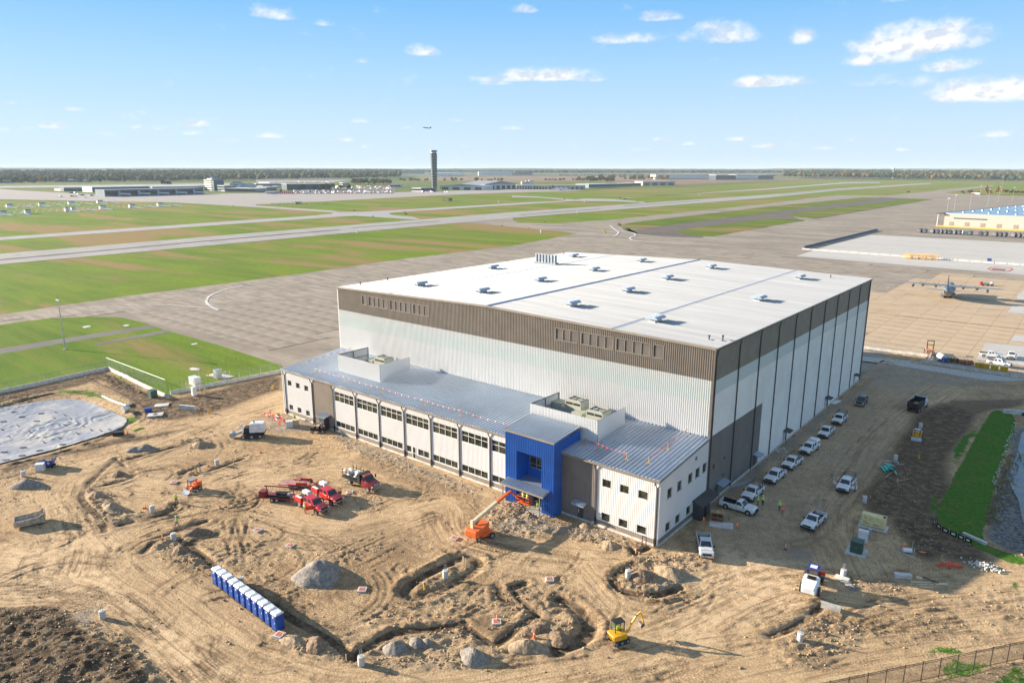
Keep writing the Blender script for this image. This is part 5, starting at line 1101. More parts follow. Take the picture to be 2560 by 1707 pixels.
def stake_truck():
 t = thing('stake_truck', 'dark red flatbed truck with black headboard and stake sides full of white sacks', 'flatbed truck'); P = M['truck_maroon']
 mb = MB(); mb.loft([ring(4.0,.8,.75,1.35,.1,.8), ring(3.85,.95,.6,1.55), ring(3.1,1.05,.6,1.72), ring(2.6,1.1,.55,1.75), ring(1.2,1.1,.55,1.8,.05)])
 b = [(2.5,-.98),(2.5,.98),(1.2,1.0),(1.2,-1.0)]; m_ = [(2.0,-.85),(2.0,.85),(1.25,.88),(1.25,-.88)]
 mb.loft([[(*p,1.75) for p in b], [(*p,2.5) for p in m_], [(p[0]*.98+.02,p[1]*.85,2.62) for p in m_]]); mb.build('cab', P, t)
 MB().poly([(2.49,-.9,1.85),(2.49,.9,1.85),(2.06,.8,2.44),(2.06,-.8,2.44)]) or 0
 m2 = MB(); m2.poly([(2.46,-.85,1.84),(2.46,.85,1.84),(2.06,.78,2.42),(2.06,-.78,2.42)]); m2.build('windshield', M['glass_blue'], t)
 for sd_ in (-1, 1):
  m2 = MB(); m2.poly([(2.35,sd_*1.0,1.83),(1.35,sd_*1.01,1.83),(1.35,sd_*.91,2.42),(2.0,sd_*.90,2.42)]); m2.build('side_window', M['glass_blue'], t)
  MB().cbox(2.3, sd_*1.3, 1.9, .1, .25, .55).build('mirror', M['black'], t); MB().box(3.9,sd_*.8-.14,1.0,4.02,sd_*.8+.14,1.3).build('headlight', M['lamp'], t)
  wheel(t, 3.0, sd_*1.0, .5, .3, sd_); wheel(t, -1.9, sd_*.95, .5, .55, sd_)
 MB().box(3.95,-.5,.85,4.06,.5,1.5).build('grille', M['chrome'], t); MB().box(3.9,-1.1,.5,4.12,1.1,.8).build('bumper', M['chrome'], t)
 MB().box(-4.0,-1.2,.95,1.0,1.2,1.15).box(-3.9,-.45,.6,1.2,.45,.95).build('flatbed', M['black'], t)
 MB().box(.3,-1.22,1.15,1.05,1.22,2.65).build('headboard', M['black'], t)
 for x in (-.7,-1.7,-2.7,-3.7):
  for y in (-1.15,1.15): MB().box(x-.05,y-.04,1.15,x+.05,y+.04,2.6).build('stake', M['black'], t)
 for y in (-1.15,1.15):
  for z in (1.6,2.1): MB().box(-3.8,y-.03,z,-.6,y+.03,z+.1).build('rail', M['black'], t)
 random.seed(3)
 for i in range(22): 
  x, y, z = random.uniform(-3.9,0), random.uniform(-.85,.85), 1.2+random.random()*.85; MB().ball((x,y,z+.15),.5,.32,.22,8,4,.12).build('sack', M['trim_white'], t)
 return t
pos, th = axle(ZN((1130,762))[0], ZN((1300,835))[0], -1, 1.0); put(stake_truck(), pos, th)
def trailer(label, kind, spare):
 t = thing('trailer', label, 'trailer', group='red twin-axle trailers'); P = M['truck_maroon' if kind else 'truck_red']
 MB().box(-3.0,-1.05,.55,2.4,1.05,.68).build('deck', mat('faded_deck', (.42,.22,.19), .8, var=.2, scale=1.5) if not kind else M['truck_maroon'], t)
 mb = MB(); mb.bar((2.4,-.95,.6),(3.9,0,.5),.12,.14).bar((2.4,.95,.6),(3.9,0,.5),.12,.14).cyl((3.7,0,.05),(3.7,0,.9),.06); mb.build('tongue', P, t)
 for x in (-.7,.2):
  for sd_ in (-1,1): wheel(t, x, sd_*1.12, .36, .24, sd_)
 for sd_ in (-1,1): MB().box(-1.15,sd_*1.12-.14,.76,.65,sd_*1.12+.14,.82).build('fender', P, t)
 if kind:
  MB().box(-3.0,-1.0,.68,-1.9,.2,1.7).build('toolbox', P, t); MB().box(-1.8,-.8,.68,2.2,-.5,1.0).box(-.5,.1,.68,1.6,.9,1.1).box(.6,-.5,.7,1.4,.4,1.3).build('machinery', M['black'], t)
  MB().box(-2.9,.95,1.75,3.0,1.1,1.9).box(-2.6,.95,.68,-2.5,1.1,1.8).box(2.2,.95,.68,2.3,1.1,1.8).build('boom_rail', P, t); MB().cyl((1.7,0,.7),(1.7,0,1.2),.25).build('bucket', M['trim_white'], t)
 else:
  for sd_ in (-1,1): MB().box(.3,sd_*1.02-.03,.68,2.4,sd_*1.02+.03,1.15).build('side_board', M['truck_red'], t)
  for i in range(5): MB().box(1.0+i*.3,-1.0,.68,1.04+i*.3,-.95,1.5).build('stake', M['truck_maroon'], t)
  MB().cyl((2.5,.3,.95),(2.7,.3,.95),.36).build('spare_wheel', M['rubber_tyre'], t)
 return t
pos, th = axle(ZN((437,925))[0], ZN((485,935))[0], -1, 1.1); t_ = put(trailer('low maroon trailer loaded with machinery and a red toolbox behind the red service truck', 1, 0), pos, hd(1,-.12))
pos, th = axle(ZN((612,805))[0], ZN((652,815))[0], -1, 1.1); t_ = put(trailer('faded red flat trailer with empty deck behind the darker red service truck', 0, 1), pos, hd(1,-.12))
t = thing('dump_truck', 'black dump truck seen from behind at the head of the shaded lane', 'dump truck'); mb = MB()
mb.box(-3.2,-1.2,1.1,1.2,-1.1,2.5).box(-3.2,1.1,1.1,1.2,1.2,2.5).box(-3.3,-1.2,1.1,-3.2,1.2,2.3).box(1.2,-1.2,1.1,1.3,1.2,2.9).box(1.3,-1.1,2.7,2.2,1.1,2.85).box(-3.2,-1.1,1.1,1.2,1.1,1.25); mb.build('dump_body', M['truck_black'], t)
MB().ball((-1,0,1.3),1.9,1.0,.7,12,6,.08).build('load', M['soil'], t); MB().box(1.5,-1.15,.7,3.2,1.15,1.9).loft([[(1.5,-1.1,1.9),(3.2,-1.1,1.9),(3.2,1.1,1.9),(1.5,1.1,1.9)],[(1.6,-.95,2.7),(2.8,-.95,2.7),(2.8,.95,2.7),(1.6,.95,2.7)]]).box(3.2,-.95,.7,4.5,.95,1.7).build('cab', M['truck_white'], t)
MB().box(-3.2,-.5,.6,3.5,.5,.9).build('frame', M['black'], t)
for x in (-2.3,-1.1,3.4):
 for sd_ in (-1,1): wheel(t, x, sd_*1.0, .52, .45, sd_)
for sd_ in (-1,1): MB().box(-3.36,sd_*.9-.12,.75,-3.28,sd_*.9+.12,.9).build('tail_light', M['tail'], t)
pos = at(*ZU((1300,1425))[0]); put(t, (pos[0],pos[1],pos[2]+.02), math.atan2(.98,.12))
base = at(*ZO((235,1245))[0]); root = G(*ZO((150,1105))[0], 3.1); knee = (-24.2,-21.0,3.3); bas = Vector((-21.6,-20.6,2.0))
t = thing('boom_lift', 'orange boom lift reaching into the blue entrance with two workers in its basket', 'boom lift', base); B = Vector(base)
dirb = math.atan2(knee[1]-root[1], knee[0]-root[0]); Rz = Matrix.Rotation(dirb, 4, 'Z')
MB().box(-1.5,-1.0,.45,1.5,1.0,.95).xf(Matrix.Rotation(dirb-.5,4,'Z')).build('chassis', M['orange'], t)
for x in (-1.15,1.15):
 for sd_ in (-1,1):
  v = Matrix.Rotation(dirb-.5,4,'Z') @ Vector((x,sd_*1.1,0)); w_ = MB().cyl((0,-.18,.45),(0,.18,.45),.45,n=16).xf(Matrix.Translation(v) @ Matrix.Rotation(dirb-.5,4,'Z')).build('wheel', M['rubber_tyre'], t)
  MB().cyl((0,sd_*.17,.45),(0,sd_*.2,.45),.25,n=10).xf(Matrix.Translation(v) @ Matrix.Rotation(dirb-.5,4,'Z')).build('rim', M['galv'], w_)
tc_ = Vector(root)-B; tc_.z = 0
mb = MB(); mb.loft([[(x*s_,y*s_,z) for x, y in ((-1.7,-.9),(-1.3,-1.2),(1.5,-1.2),(2.3,-.8),(2.3,.8),(1.5,1.2),(-1.3,1.2),(-1.7,.9))] for z, s_ in ((1.0,.95),(1.15,1),(1.9,1),(2.1,.9))]); mb.xf(Matrix.Translation((tc_.x*.55,tc_.y*.55,0)) @ Rz).build('turntable', M['orange'], t)
r0 = Vector(root)-B; k0 = Vector(knee)-B; mid = r0.lerp(k0,.62); b0 = bas-B
MB().bar(tuple(r0+Vector((0,0,-.2))), tuple(r0.lerp(mid,.98)), .48, .55).bar(tuple(r0+Vector((0,0,-1.1))), tuple(r0+Vector((0,0,.2))), .5, .45).build('main_boom', M['cream'], t); MB().bar(tuple(mid-(k0-mid)*.05), tuple(k0), .34, .38).build('boom_extension', M['orange'], t)
MB().bar(tuple(r0.lerp(mid,.12)+Vector((0,0,-.9))), tuple(r0.lerp(mid,.38)+Vector((0,0,-.35))), .2, .2).build('lift_cylinder', M['black'], t)
MB().bar(tuple(k0), tuple(b0+Vector((-1.1,0,.3))), .22, .25).build('jib', M['orange'], t)
mb = MB(); bx_, by_ = 1.2, .45
for z in (0,.55,1.1): mb.tube([(b0.x-bx_,b0.y-by_,b0.z+z),(b0.x+bx_,b0.y-by_,b0.z+z),(b0.x+bx_,b0.y+by_,b0.z+z),(b0.x-bx_,b0.y+by_,b0.z+z),(b0.x-bx_,b0.y-by_,b0.z+z)], .04, 5)
for x in (-1.2,-.6,0,.6,1.2):
 for y in (-.45,.45): mb.cyl((b0.x+x,b0.y+y,b0.z),(b0.x+x,b0.y+y,b0.z+1.1),.035,n=5)
mb.build('basket', M['orange'], t); MB().box(b0.x-1.2,b0.y-.45,b0.z-.04,b0.x+1.2,b0.y+.45,b0.z).build('basket_floor', M['orange'], t); MB().cbox(b0.x-.8,b0.y-.3,b0.z+.7,.4,.25,.3).build('control_box', M['black'], t)
def tracks_part(t, L, w, gap, r, nm='track'):
 for sd_ in (-1,1):
  prof = [(-L/2+r*math.cos(a)*1+0, r+r*math.sin(a)) for a in np.linspace(math.pi/2, 1.5*math.pi, 7)]+[(L/2+r*math.cos(a), r+r*math.sin(a)) for a in np.linspace(-math.pi/2, math.pi/2, 7)]
  tr = MB().prism(prof, sd_*gap-w/2, sd_*gap+w/2).build(nm, M['rubber_tyre'], t)
  for k in range(3): MB().cyl((-L/2+k*L/2, sd_*(gap+w/2)-.01, r), (-L/2+k*L/2, sd_*(gap+w/2)+.02, r), r*.6, n=10).build('roller', M['galv'], tr)
t = thing('mini_excavator', 'yellow mini excavator with black cab working on the bare dirt', 'excavator')
tracks_part(t, 1.6, .35, .72, .28); MB().box(-.4,-.6,.25,.4,.6,.6).build('undercarriage', M['black'], t)
MB().loft([[(-1.15*s_,-.6,z),(-1.05*s_,-.75,z),(.75*s_,-.78,z),(.85*s_,-.5,z),(.85*s_,.5,z),(.75*s_,.78,z),(-1.05*s_,.75,z),(-1.15*s_,.6,z)] for z, s_ in ((.6,.95),(.7,1),(1.15,1),(1.25,.96))]).build('house', M['machine_yellow'], t)
MB().box(-1.15,-.62,.65,-.9,.62,1.1).build('counterweight', M['black'], t)
mb = MB()
for x in (-.5,.72):
 for y in (-.1,.75): mb.box(x-.04,y-.04,1.2,x+.04,y+.04,2.45)
mb.box(-.56,-.16,2.42,.78,.81,2.52); cb_ = mb.build('cab_frame', M['black'], t)
for p in ([(.76,-.06,1.25),(.76,.71,1.25),(.76,.71,2.4),(.76,-.06,2.4)], [(-.54,-.06,1.5),(-.54,.71,1.5),(-.54,.71,2.4),(-.54,-.06,2.4)], [(-.46,.79,1.3),(.68,.79,1.3),(.68,.79,2.4),(-.46,.79,2.4)]):
 m2 = MB(); m2.poly(p); m2.build('cab_glass', mat('cab_glass', (.10,.14,.12), .08, alpha=.55), cb_)
MB().tube([(.75,-.25,.9),(1.5,-.25,1.9),(2.2,-.25,2.8),(2.9,-.25,3.2)], .14, 6).build('boom', M['machine_yellow'], t); MB().tube([(2.75,-.25,3.25),(3.15,-.25,2.4),(3.25,-.25,1.75)], .11, 6).build('arm', M['machine_yellow'], t)
MB().tube([(.95,-.25,.75),(1.6,-.25,1.6)], .06, 6).build('cylinder', M['chrome'], t); MB().tube([(2.1,-.25,2.95),(2.95,-.25,3.1)], .05, 6).build('cylinder', M['chrome'], t)
MB().loft([[(3.25,y,1.8),(3.35,y,1.45),(3.0,y,1.2),(2.7,y,1.3),(2.85,y,1.7)] for y in (-.55,.05)]).build('bucket', mat('steel_worn', (.16,.13,.11), .5, .4), t)
MB().box(.95,-.85,.12,1.1,.85,.5).bar((.3,-.4,.3),(1.0,-.4,.3),.1,.1).bar((.3,.4,.3),(1.0,.4,.3),.1,.1).build('dozer_blade', M['black'], t)
p_ = at(*ZS((975,815))[0]); put(t, (p_[0],p_[1],p_[2]+.02), hd(.9,.42)); EXC = (p_, hd(.9,.42))
def skid(label, paint, rw, fw, side, load=False):
 t = thing('skid_steer', label, 'skid steer', group='skid steer loaders')
 MB().box(-1.2,-.55,.35,.8,.55,.95).loft([[(-1.25,-.62,.9),(-.1,-.62,.9),(-.1,.62,.9),(-1.25,.62,.9)],[(-1.15,-.58,1.5),(-.2,-.58,1.5),(-.2,.58,1.5),(-1.15,.58,1.5)]]).build('body', M[paint], t)
 mb = MB()
 for x in (-.25,.75):
  for y in (-.48,.48): mb.box(x-.05,y-.05,.9,x+.05,y+.05,2.0)
 mb.box(-.32,-.55,1.98,.82,.55,2.08); mb.build('cab', M['black'], t); MB().box(-.3,-.5,2.08,.7,.5,2.12).build('cab_roof', M['galv'], t)
 for sd_ in (-1,1):
  MB().tube([(-1.2,sd_*.72,1.55),(.4,sd_*.72,1.35),(1.15,sd_*.7,.7),(1.3,sd_*.7,.35)], .09, 5).build('lift_arm', M[paint], t)
  for x in (-.55,.5): wheel(t, x, sd_*.78, .40, .28, sd_)
 MB().prism([(1.3,.1),(2.0,.05),(2.0,.1),(1.45,.2),(1.35,.65),(1.28,.65)], -.95, .95).build('bucket', M['galv'], t)
 pos, th = axle(rw, fw, side, .78); put(t, pos, th); return t
skid('orange skid steer with bucket lowered, beside the worker in lime', 'orange', ZM((1822,640))[0], ZM((1768,662))[0], 1); skid('yellow skid steer seen end-on in the dark churned soil', 'machine_yellow', ZP((2128,345))[0], ZP((2120,378))[0], 1)
t = thing('trencher', 'white tracked trenching machine working near the far end of the annex', 'trencher'); tracks_part(t, 3.4, .5, 1.1, .45)
MB().box(-2.6,-1.2,1.0,1.6,1.2,1.35).build('frame', M['black'], t); b_ = MB().loft([[(-2.6,-1.15,1.35),(.4,-1.15,1.35),(.4,1.15,1.35),(-2.6,1.15,1.35)],[(-2.6,-1.1,3.0),(.3,-1.1,3.0),(.3,1.1,3.0),(-2.6,1.1,3.0)],[(-2.4,-.9,3.15),(.1,-.9,3.15),(.1,.9,3.15),(-2.4,.9,3.15)]]).build('engine_cover', M['truck_white'], t)
MB().box(-2.0,-1.17,1.7,-.7,-1.14,2.7).build('radiator_grille', M['black'], b_); MB().cyl((-.5,.3,3.1),(-.5,.3,3.7),.1).build('exhaust', M['black'], t)
MB().box(.6,-.9,1.35,1.5,.9,2.3).build('operator_station', M['black'], t); MB().bar((1.6,0,1.5),(4.0,0,.6),.8,.5).cyl((4.0,-.6,.7),(4.0,.6,.7),.6).build('digging_boom', M['galv'], t); MB().cyl((1.7,.9,1.3),(1.7,.9,3.3),.12).bar((1.7,.9,3.2),(2.6,.9,2.0),.2,.2).build('conveyor_arm', M['trim_white'], t)
p_ = at(*ZN((265,335))[0]); put(t, p_, hd(-1,-.15))
t = thing('wheel_loader', 'white wheel loader with dark cab roof beside the broken concrete at the shadow edge', 'loader')
MB().loft([[(x,-w,z0),(x,-w,z1),(x,-w*.75,z1+.25),(x,w*.75,z1+.25),(x,w,z1),(x,w,z0)] for x, w, z0, z1 in ((-3.6,.85,.9,1.4),(-3.2,1.05,.75,1.75),(-2.0,1.15,.75,1.95),(-.4,1.15,.75,2.1))]).build('engine_hood', M['truck_white'], t)
MB().box(-1.7,-.6,2.3,-.7,.6,2.36).build('hood_grille', M['black'], t); MB().cyl((-1.6,.35,2.2),(-1.6,.35,2.9),.07).build('exhaust', M['black'], t)
mb = MB()
for x in (-.4,1.0):
 for y in (-.75,.75): mb.box(x-.06,y-.06,1.4,x+.06,y+.06,3.2)
mb.box(-.4,-.75,1.2,1.0,.75,1.7); cb_ = mb.build('cab', M['black'], t); MB().box(-.55,-.9,3.2,1.15,.9,3.4).build('cab_roof', M['navy'], t); MB().box(-.2,-.5,3.4,.7,.5,3.46).build('roof_panel', M['trim_white'], t)
for p in ([(-.42,-.7,1.75),(-.42,.7,1.75),(-.42,.7,3.18),(-.42,-.7,3.18)], [(1.02,-.7,1.75),(1.02,.7,1.75),(1.02,.7,3.18),(1.02,-.7,3.18)], [(-.35,-.77,1.75),(.95,-.77,1.75),(.95,-.77,3.18),(-.35,-.77,3.18)], [(-.35,.77,1.75),(.95,.77,1.75),(.95,.77,3.18),(-.35,.77,3.18)]):
 m2 = MB(); m2.poly(p); m2.build('window', MATS['cab_glass'], cb_)
for x in (-1.9,1.7):
 for sd_ in (-1,1): wheel(t, x, sd_*1.15, .75, .55, sd_)
MB().bar((1.0,0,1.0),(3.2,0,.9),.6,.5).bar((1.2,-.5,1.3),(3.2,-.5,.7),.2,.3).bar((1.2,.5,1.3),(3.2,.5,.7),.2,.3).build('front_frame', M['truck_red'], t); MB().prism([(3.2,.15),(4.1,.1),(4.1,.18),(3.4,.4),(3.35,1.3),(3.2,1.35)], -1.35, 1.35).build('bucket', M['truck_maroon'], t)
p_ = at(*ZT((400,690))[0]); put(t, p_, hd(.52,.85)); t.scale = (.87,.87,.87)
t = thing('utility_vehicle', 'black side-by-side buggy with a canopy roof parked by the annex vestibule', 'utility vehicle'); MB().box(-1.6,-.65,.4,1.5,.65,.75).box(.8,-.6,.75,1.55,.6,1.05).box(-1.7,-.7,.75,-.8,.7,1.1).build('body', M['black'], t)
mb = MB()
for x in (-.7,.7):
 for y in (-.6,.6): mb.cyl((x*(1.15 if x > 0 else 1),y,.75),(x,y,1.9),.04,n=5)
mb.build('roll_cage', M['black'], t); MB().box(-.85,-.68,1.88,.8,.68,1.95).build('roof', M['truck_black'], t); MB().box(-.2,-.5,.75,.3,.5,.95).box(-.35,-.5,.8,-.2,.5,1.4).build('seat', M['dark_cloth'], t); MB().box(-1.5,-.4,1.1,-1.1,.2,1.3).build('fuel_can', M['truck_red'], t)
for x in (-1.1,1.15):
 for sd_ in (-1,1): wheel(t, x, sd_*.68, .34, .25, sd_)
p_ = at(*ZN((862,290))[0]); put(t, p_, hd(-1,.05))
# ================================================================== PEOPLE
def person_mesh(pose):
 """one continuous skinned body; returns evaluated mesh"""
 J = {'pel':(0,0,.98),'che':(0,0,1.38),'nek':(0,0,1.52),'hd0':(.01,0,1.60),'hd1':(.01,0,1.74),
  'hpl':(0,.10,.94),'hpr':(0,-.10,.94),'knl':(.02,.11,.50),'knr':(.02,-.11,.50),'anl':(-.02,.12,.08),'anr':(-.02,-.12,.08),'tol':(.14,.13,.04),'tor':(.14,-.13,.04),
  'shl':(0,.19,1.43),'shr':(0,-.19,1.43),'ell':(0,.25,1.15),'elr':(0,-.25,1.15),'wrl':(.06,.25,.90),'wrr':(.06,-.25,.90),'hal':(.09,.25,.80),'har':(.09,-.25,.80)}
 if pose == 'walk': J.update(knl=(.20,.1,.52),anl=(.26,.11,.10),tol=(.42,.11,.09),knr=(-.04,-.1,.50),anr=(-.30,-.11,.16),tor=(-.16,-.12,.06),ell=(-.12,.26,1.17),wrl=(-.16,.27,.93),hal=(-.15,.27,.83),elr=(.10,-.26,1.17),wrr=(.26,-.25,1.0),har=(.33,-.24,.93))
 if pose == 'bend':
  for k in ('che','nek','hd0','hd1','shl','shr'): x, y, z = J[k]; J[k] = (x+(z-.98)*.75, y, .98+(z-.98)*.68)
  J.update(ell=(.38,.25,1.05),elr=(.38,-.25,1.05),wrl=(.48,.22,.82),wrr=(.48,-.22,.82),hal=(.52,.2,.74),har=(.52,-.2,.74))
 if pose == 'reach': J.update(ell=(.18,.26,1.22),wrl=(.38,.2,1.25),hal=(.47,.18,1.27),elr=(.18,-.26,1.2),wrr=(.36,-.2,1.15),har=(.44,-.18,1.15))
 if pose == 'sit': J.update(knl=(.45,.12,.98),knr=(.45,-.12,.98),anl=(.5,.12,.55),anr=(.5,-.12,.55),tol=(.62,.12,.5),tor=(.62,-.12,.5),ell=(.18,.26,1.2),wrl=(.38,.2,1.12),hal=(.46,.18,1.12),elr=(.18,-.26,1.2),wrr=(.38,-.2,1.12),har=(.46,-.18,1.12))
 R = dict(pel=.15,che=.16,nek=.065,hd0=.09,hd1=.085,hpl=.10,hpr=.10,knl=.065,knr=.065,anl=.05,anr=.05,tol=.045,tor=.045,shl=.07,shr=.07,ell=.05,elr=.05,wrl=.035,wrr=.035,hal=.035,har=.035)
 E = [('pel','che'),('che','nek'),('nek','hd0'),('hd0','hd1'),('pel','hpl'),('pel','hpr'),('hpl','knl'),('hpr','knr'),('knl','anl'),('knr','anr'),('anl','tol'),('anr','tor'),('che','shl'),('che','shr'),('shl','ell'),('shr','elr'),('ell','wrl'),('elr','wrr'),('wrl','hal'),('wrr','har')]
 ks = list(J); me = bpy.data.meshes.new('person_skeleton'); me.from_pydata([J[k] for k in ks], [(ks.index(a), ks.index(b)) for a, b in E], []); o = bpy.data.objects.new('tmp', me); SC.collection.objects.link(o)
 md = o.modifiers.new('s', 'SKIN'); sv = me.skin_vertices[0].data
 for i, k in enumerate(ks): sv[i].radius = (R[k], R[k]*(1.15 if k in ('pel','che') else 1)); sv[i].use_root = (k == 'pel')
 o.modifiers.new('ss', 'SUBSURF').levels = 1
 dg = bpy.context.evaluated_depsgraph_get(); ev = bpy.data.meshes.new_from_object(o.evaluated_get(dg)); bpy.data.objects.remove(o)
 ev.name = 'person_body'; return ev, J
PB = {p: person_mesh(p) for p in ('stand','walk','bend','reach','sit')}
def person(px, label, top, pants, th, pose='stand', hat='trim_white', pos=None, vest=True):
 me, J = PB[pose]; me = me.copy(); me.materials.clear()
 for m in (M[pants], M[top], M['skin'], M['black']): me.materials.append(m)
 for p in me.polygons:
  c = p.center; zt = J['nek'][2]; zp = J['pel'][2]
  hx = max(abs(c.y), 0); hand = min((c-Vector(J['hal'])).length, (c-Vector(J['har'])).length) < .07
  foot = c.z < (.12 if pose != 'sit' else .6)
  p.material_index = 2 if hand or (c-Vector(J['hd1'])).length < .17 and c.z > zt-.02 else (3 if foot else (1 if c.z > zp+.02 or (pose in ('bend',) and c.z > .8 and c.x > .25) else 0)); p.use_smooth = True
 p3 = pos if pos else at(*px); h = Vector(J['hd1'])
 o = bpy.data.objects.new('person', me); SC.collection.objects.link(o); o.location = p3; o.rotation_euler = (0,0,th); tag(o, label, 'person', None)
 MB().lathe([(.125,.0),(.15,-.005),(.15,.01),(.12,.02),(.11,.09),(.06,.14),(.01,.15)], (h.x,h.y,h.z+.0), 12).build('hard_hat', M[hat], o)
 MB().cbox(h.x+.085, h.y, h.z-.05, .03, .025, .045).build('nose', M['skin'], o)
 if vest:
  for z in (1.15,1.30):
   if pose in ('stand','walk','reach'): MB().lathe([(.165,z),(.17,z+.05)], (0,0,0), 12).build('reflective_band', M['lamp'], o)
 return o
person(ZM((1610,760))[0], 'worker in bright lime jacket standing by the orange skid steer', 'hv_lime', 'dark_cloth', hd(.3,-1))
person(ZM((1612,972))[0], 'worker in lime vest walking left of the dirt island', 'hv_lime', 'jeans', hd(1,.1), 'walk')
person(ZN((740,1028))[0], 'worker in lime shirt at the open door of the bright red truck', 'hv_lime', 'wood', hd(.4,.9), 'reach')
person(ZN((648,178))[0], 'worker in lime bending behind the wrapped pallets', 'hv_lime', 'dark_cloth', hd(-.4,-.8), 'bend')
person(ZP((635,962))[0], 'left one of the two workers in yellow vests talking behind the regular-cab pickup', 'hv_lime', 'jeans', hd(1,-.2))
person(ZP((680,960))[0], 'right one of the two workers in yellow vests, in dark trousers', 'hv_lime', 'dark_cloth', hd(-.9,-.4))
person(ZP((832,1010))[0], 'worker in lime jacket walking beside one in orange', 'hv_lime', 'jeans', hd(-.5,-.8), 'walk')
person(ZP((860,1050))[0], 'worker in bright orange jacket crossing the shaded lane', 'hv_orange', 'wood', hd(-.6,-.8), 'walk', hat='hv_orange')
person(ZP((1520,835))[0], 'worker in orange vest at the open passenger door of the white pickup', 'hv_orange', 'dark_cloth', hd(-.8,.3), 'reach')
person(ZP((1362,790))[0], 'worker in white hard hat behind the open driver door of the white pickup', 'hv_orange', 'jeans', hd(.8,.3), 'stand')
person(ZP((1210,290))[0], 'worker in lime standing beside the bed of a white pickup by the hangar wall', 'hv_lime', 'dark_cloth', hd(.7,-.3), 'reach')
person(None, 'left worker in yellow in the boom lift basket', 'hv_lime', 'dark_cloth', math.pi/2, 'reach', pos=(bas.x-.3,bas.y,bas.z), hat='yellow')
person(None, 'right worker in yellow in the boom lift basket', 'hv_lime', 'jeans', math.pi/2, 'reach', pos=(bas.x+.55,bas.y,bas.z), hat='yellow')
person(None, 'excavator operator in lime seated in the cab', 'hv_lime', 'dark_cloth', EXC[1], 'sit', pos=(EXC[0][0]-.33*math.sin(EXC[1]), EXC[0][1]+.33*math.cos(EXC[1]), EXC[0][2]+.45), vest=False)
person(ZO((760,1010))[0], 'worker in a lime vest crouching below the basket at the entrance', 'hv_lime', 'jeans', hd(-.7,.5), 'bend')
# ================================================================== SITE CLUTTER
def pile(px, w, h, label, m='gravel', ratio=.8, rz=0, peaks=1, group=None):
 if w < 5.6: h *= .78
 p = at(*px); n = 40; r_ = np.linspace(0, 1, 14)
 vs, fs = [], []; sd0 = random.random()*50
 for i, r in enumerate(r_):
  for k in range(n):
   a = 2*math.pi*k/n; rr = r*(1+.14*math.sin(2*a+sd0)+.08*math.sin(3*a+sd0*2)+.04*math.sin(7*a))*.9; x, y = rr*w/2*math.cos(a), rr*w*ratio/2*math.sin(a)
   z = h*.85*max(0, 1-r**1.45)
   if peaks > 1: z = h*max(0, 1-r**1.6)*(.72+.28*math.cos(peaks*x/(w/2)*2.6+sd0))
   z += (math.sin(x*2.3+sd0)*math.cos(y*2.9+sd0)*.10*h+math.sin(x*6+y*5)*.03)*(1-r)+random.uniform(-.05,.05)*(1-r*.6)
   vs.append((x, y, z-(.25 if i == 13 else 0)+.02))
 for i in range(13):
  for k in range(n): j = (k+1) % n; fs.append((i*n+k, i*n+j, (i+1)*n+j, (i+1)*n+k))
 mb = MB(); mb.raw(vs, fs); o = mb.build('gravel_pile' if m.startswith('grav') else 'soil_pile', M[m], None, True); o.location = p; o.rotation_euler = (0,0,rz); tag(o, label, 'pile', group); return o
pile(ZR((570,215))[0], 8.4, 2.5, 'largest gravel pile, pale grey cone in the open lot', rz=.3)
pile(ZM((250,600))[0], 6.5, 1.5, 'grey gravel pile beside a concrete base at the left edge', ratio=.6, rz=.6)
pile(ZR((1280,890))[0], 3.6, 1.5, 'grey rounded pile just inside the corner of the bottom trench'); pile(ZR((1470,840))[0], 2.6, 1.0, 'middle of three small grey piles in the bottom island'); pile(ZR((1570,840))[0], 1.9, .8, 'smallest of three grey piles in the bottom island')
pile(ZR((2000,970))[0], 4.2, 1.6, 'grey and tan pile at the edge of the curving bottom road', rz=.4); pile(ZS((150,880))[0], 5.0, 1.7, 'grey-brown pile under the small orange cone', 'gravel_tan', .7, .5)
pile(ZS((1450,200))[0], 4.8, 1.7, 'tan sand pile in the round island by the shadow edge', 'gravel_tan'); pile(ZS((1200,230))[0], 4.2, 1.7, 'brown soil pile next to the concrete base in the round island', 'soil')
pile(ZM((1830,230))[0], 4.5, 1.4, 'tan spoil heap at the end of the upper kerb trench', 'gravel_tan', .8); pile(ZM((1290,270))[0], 8, 1.2, 'long dark grey spoil ridge along the upper kerb trench', 'gravel', .35, hd(1,.35), 3)
pile(ZM((1080,500))[0], 3.4, 1.2, 'brown spoil heap inside the triangular island', 'soil'); pile(ZM((880,690))[0], 3.8, 1.3, 'grey-brown spoil heap behind the left channelizer post', 'gravel_tan'); pile(ZM((1020,800))[0], 6.5, 1.2, 'long grey-brown spoil ridge in the triangular island', 'gravel_tan', .4, hd(1,-.9), 3)
pile(ZM((1800,1030))[0], 4.4, 1.3, 'dark soil heap in the lower capsule island', 'soil', .6, hd(1,.2)); pile(ZM((1640,1190))[0], 3.4, 1.2, 'brown soil heap below the concrete base near the striped post', 'soil')
pile(ZR((560,860))[0], 4.0, 1.5, 'dark heap of clay at the foot of the toilet row trench', 'soil', .7); pile(ZR((350,830))[0], 4.5, 1.0, 'grey-brown heap right of the leaning striped post', 'gravel_tan', .6)
pile(ZS((240,710))[0], 3.0, 1.0, 'brown heap inside the curved island', 'soil'); pile(ZS((430,800))[0], 3.4, 1.0, 'brown heap near the end of the curved kerb', 'soil'); pile(ZO((1400,1330))[0], 3.6, 1.0, 'low tan sand mound in front of the annex corner', 'gravel_tan'); pile(ZO((1180,1150))[0], 2.6, .8, 'small grey mound at the foot of the annex wall', 'gravel_tan')
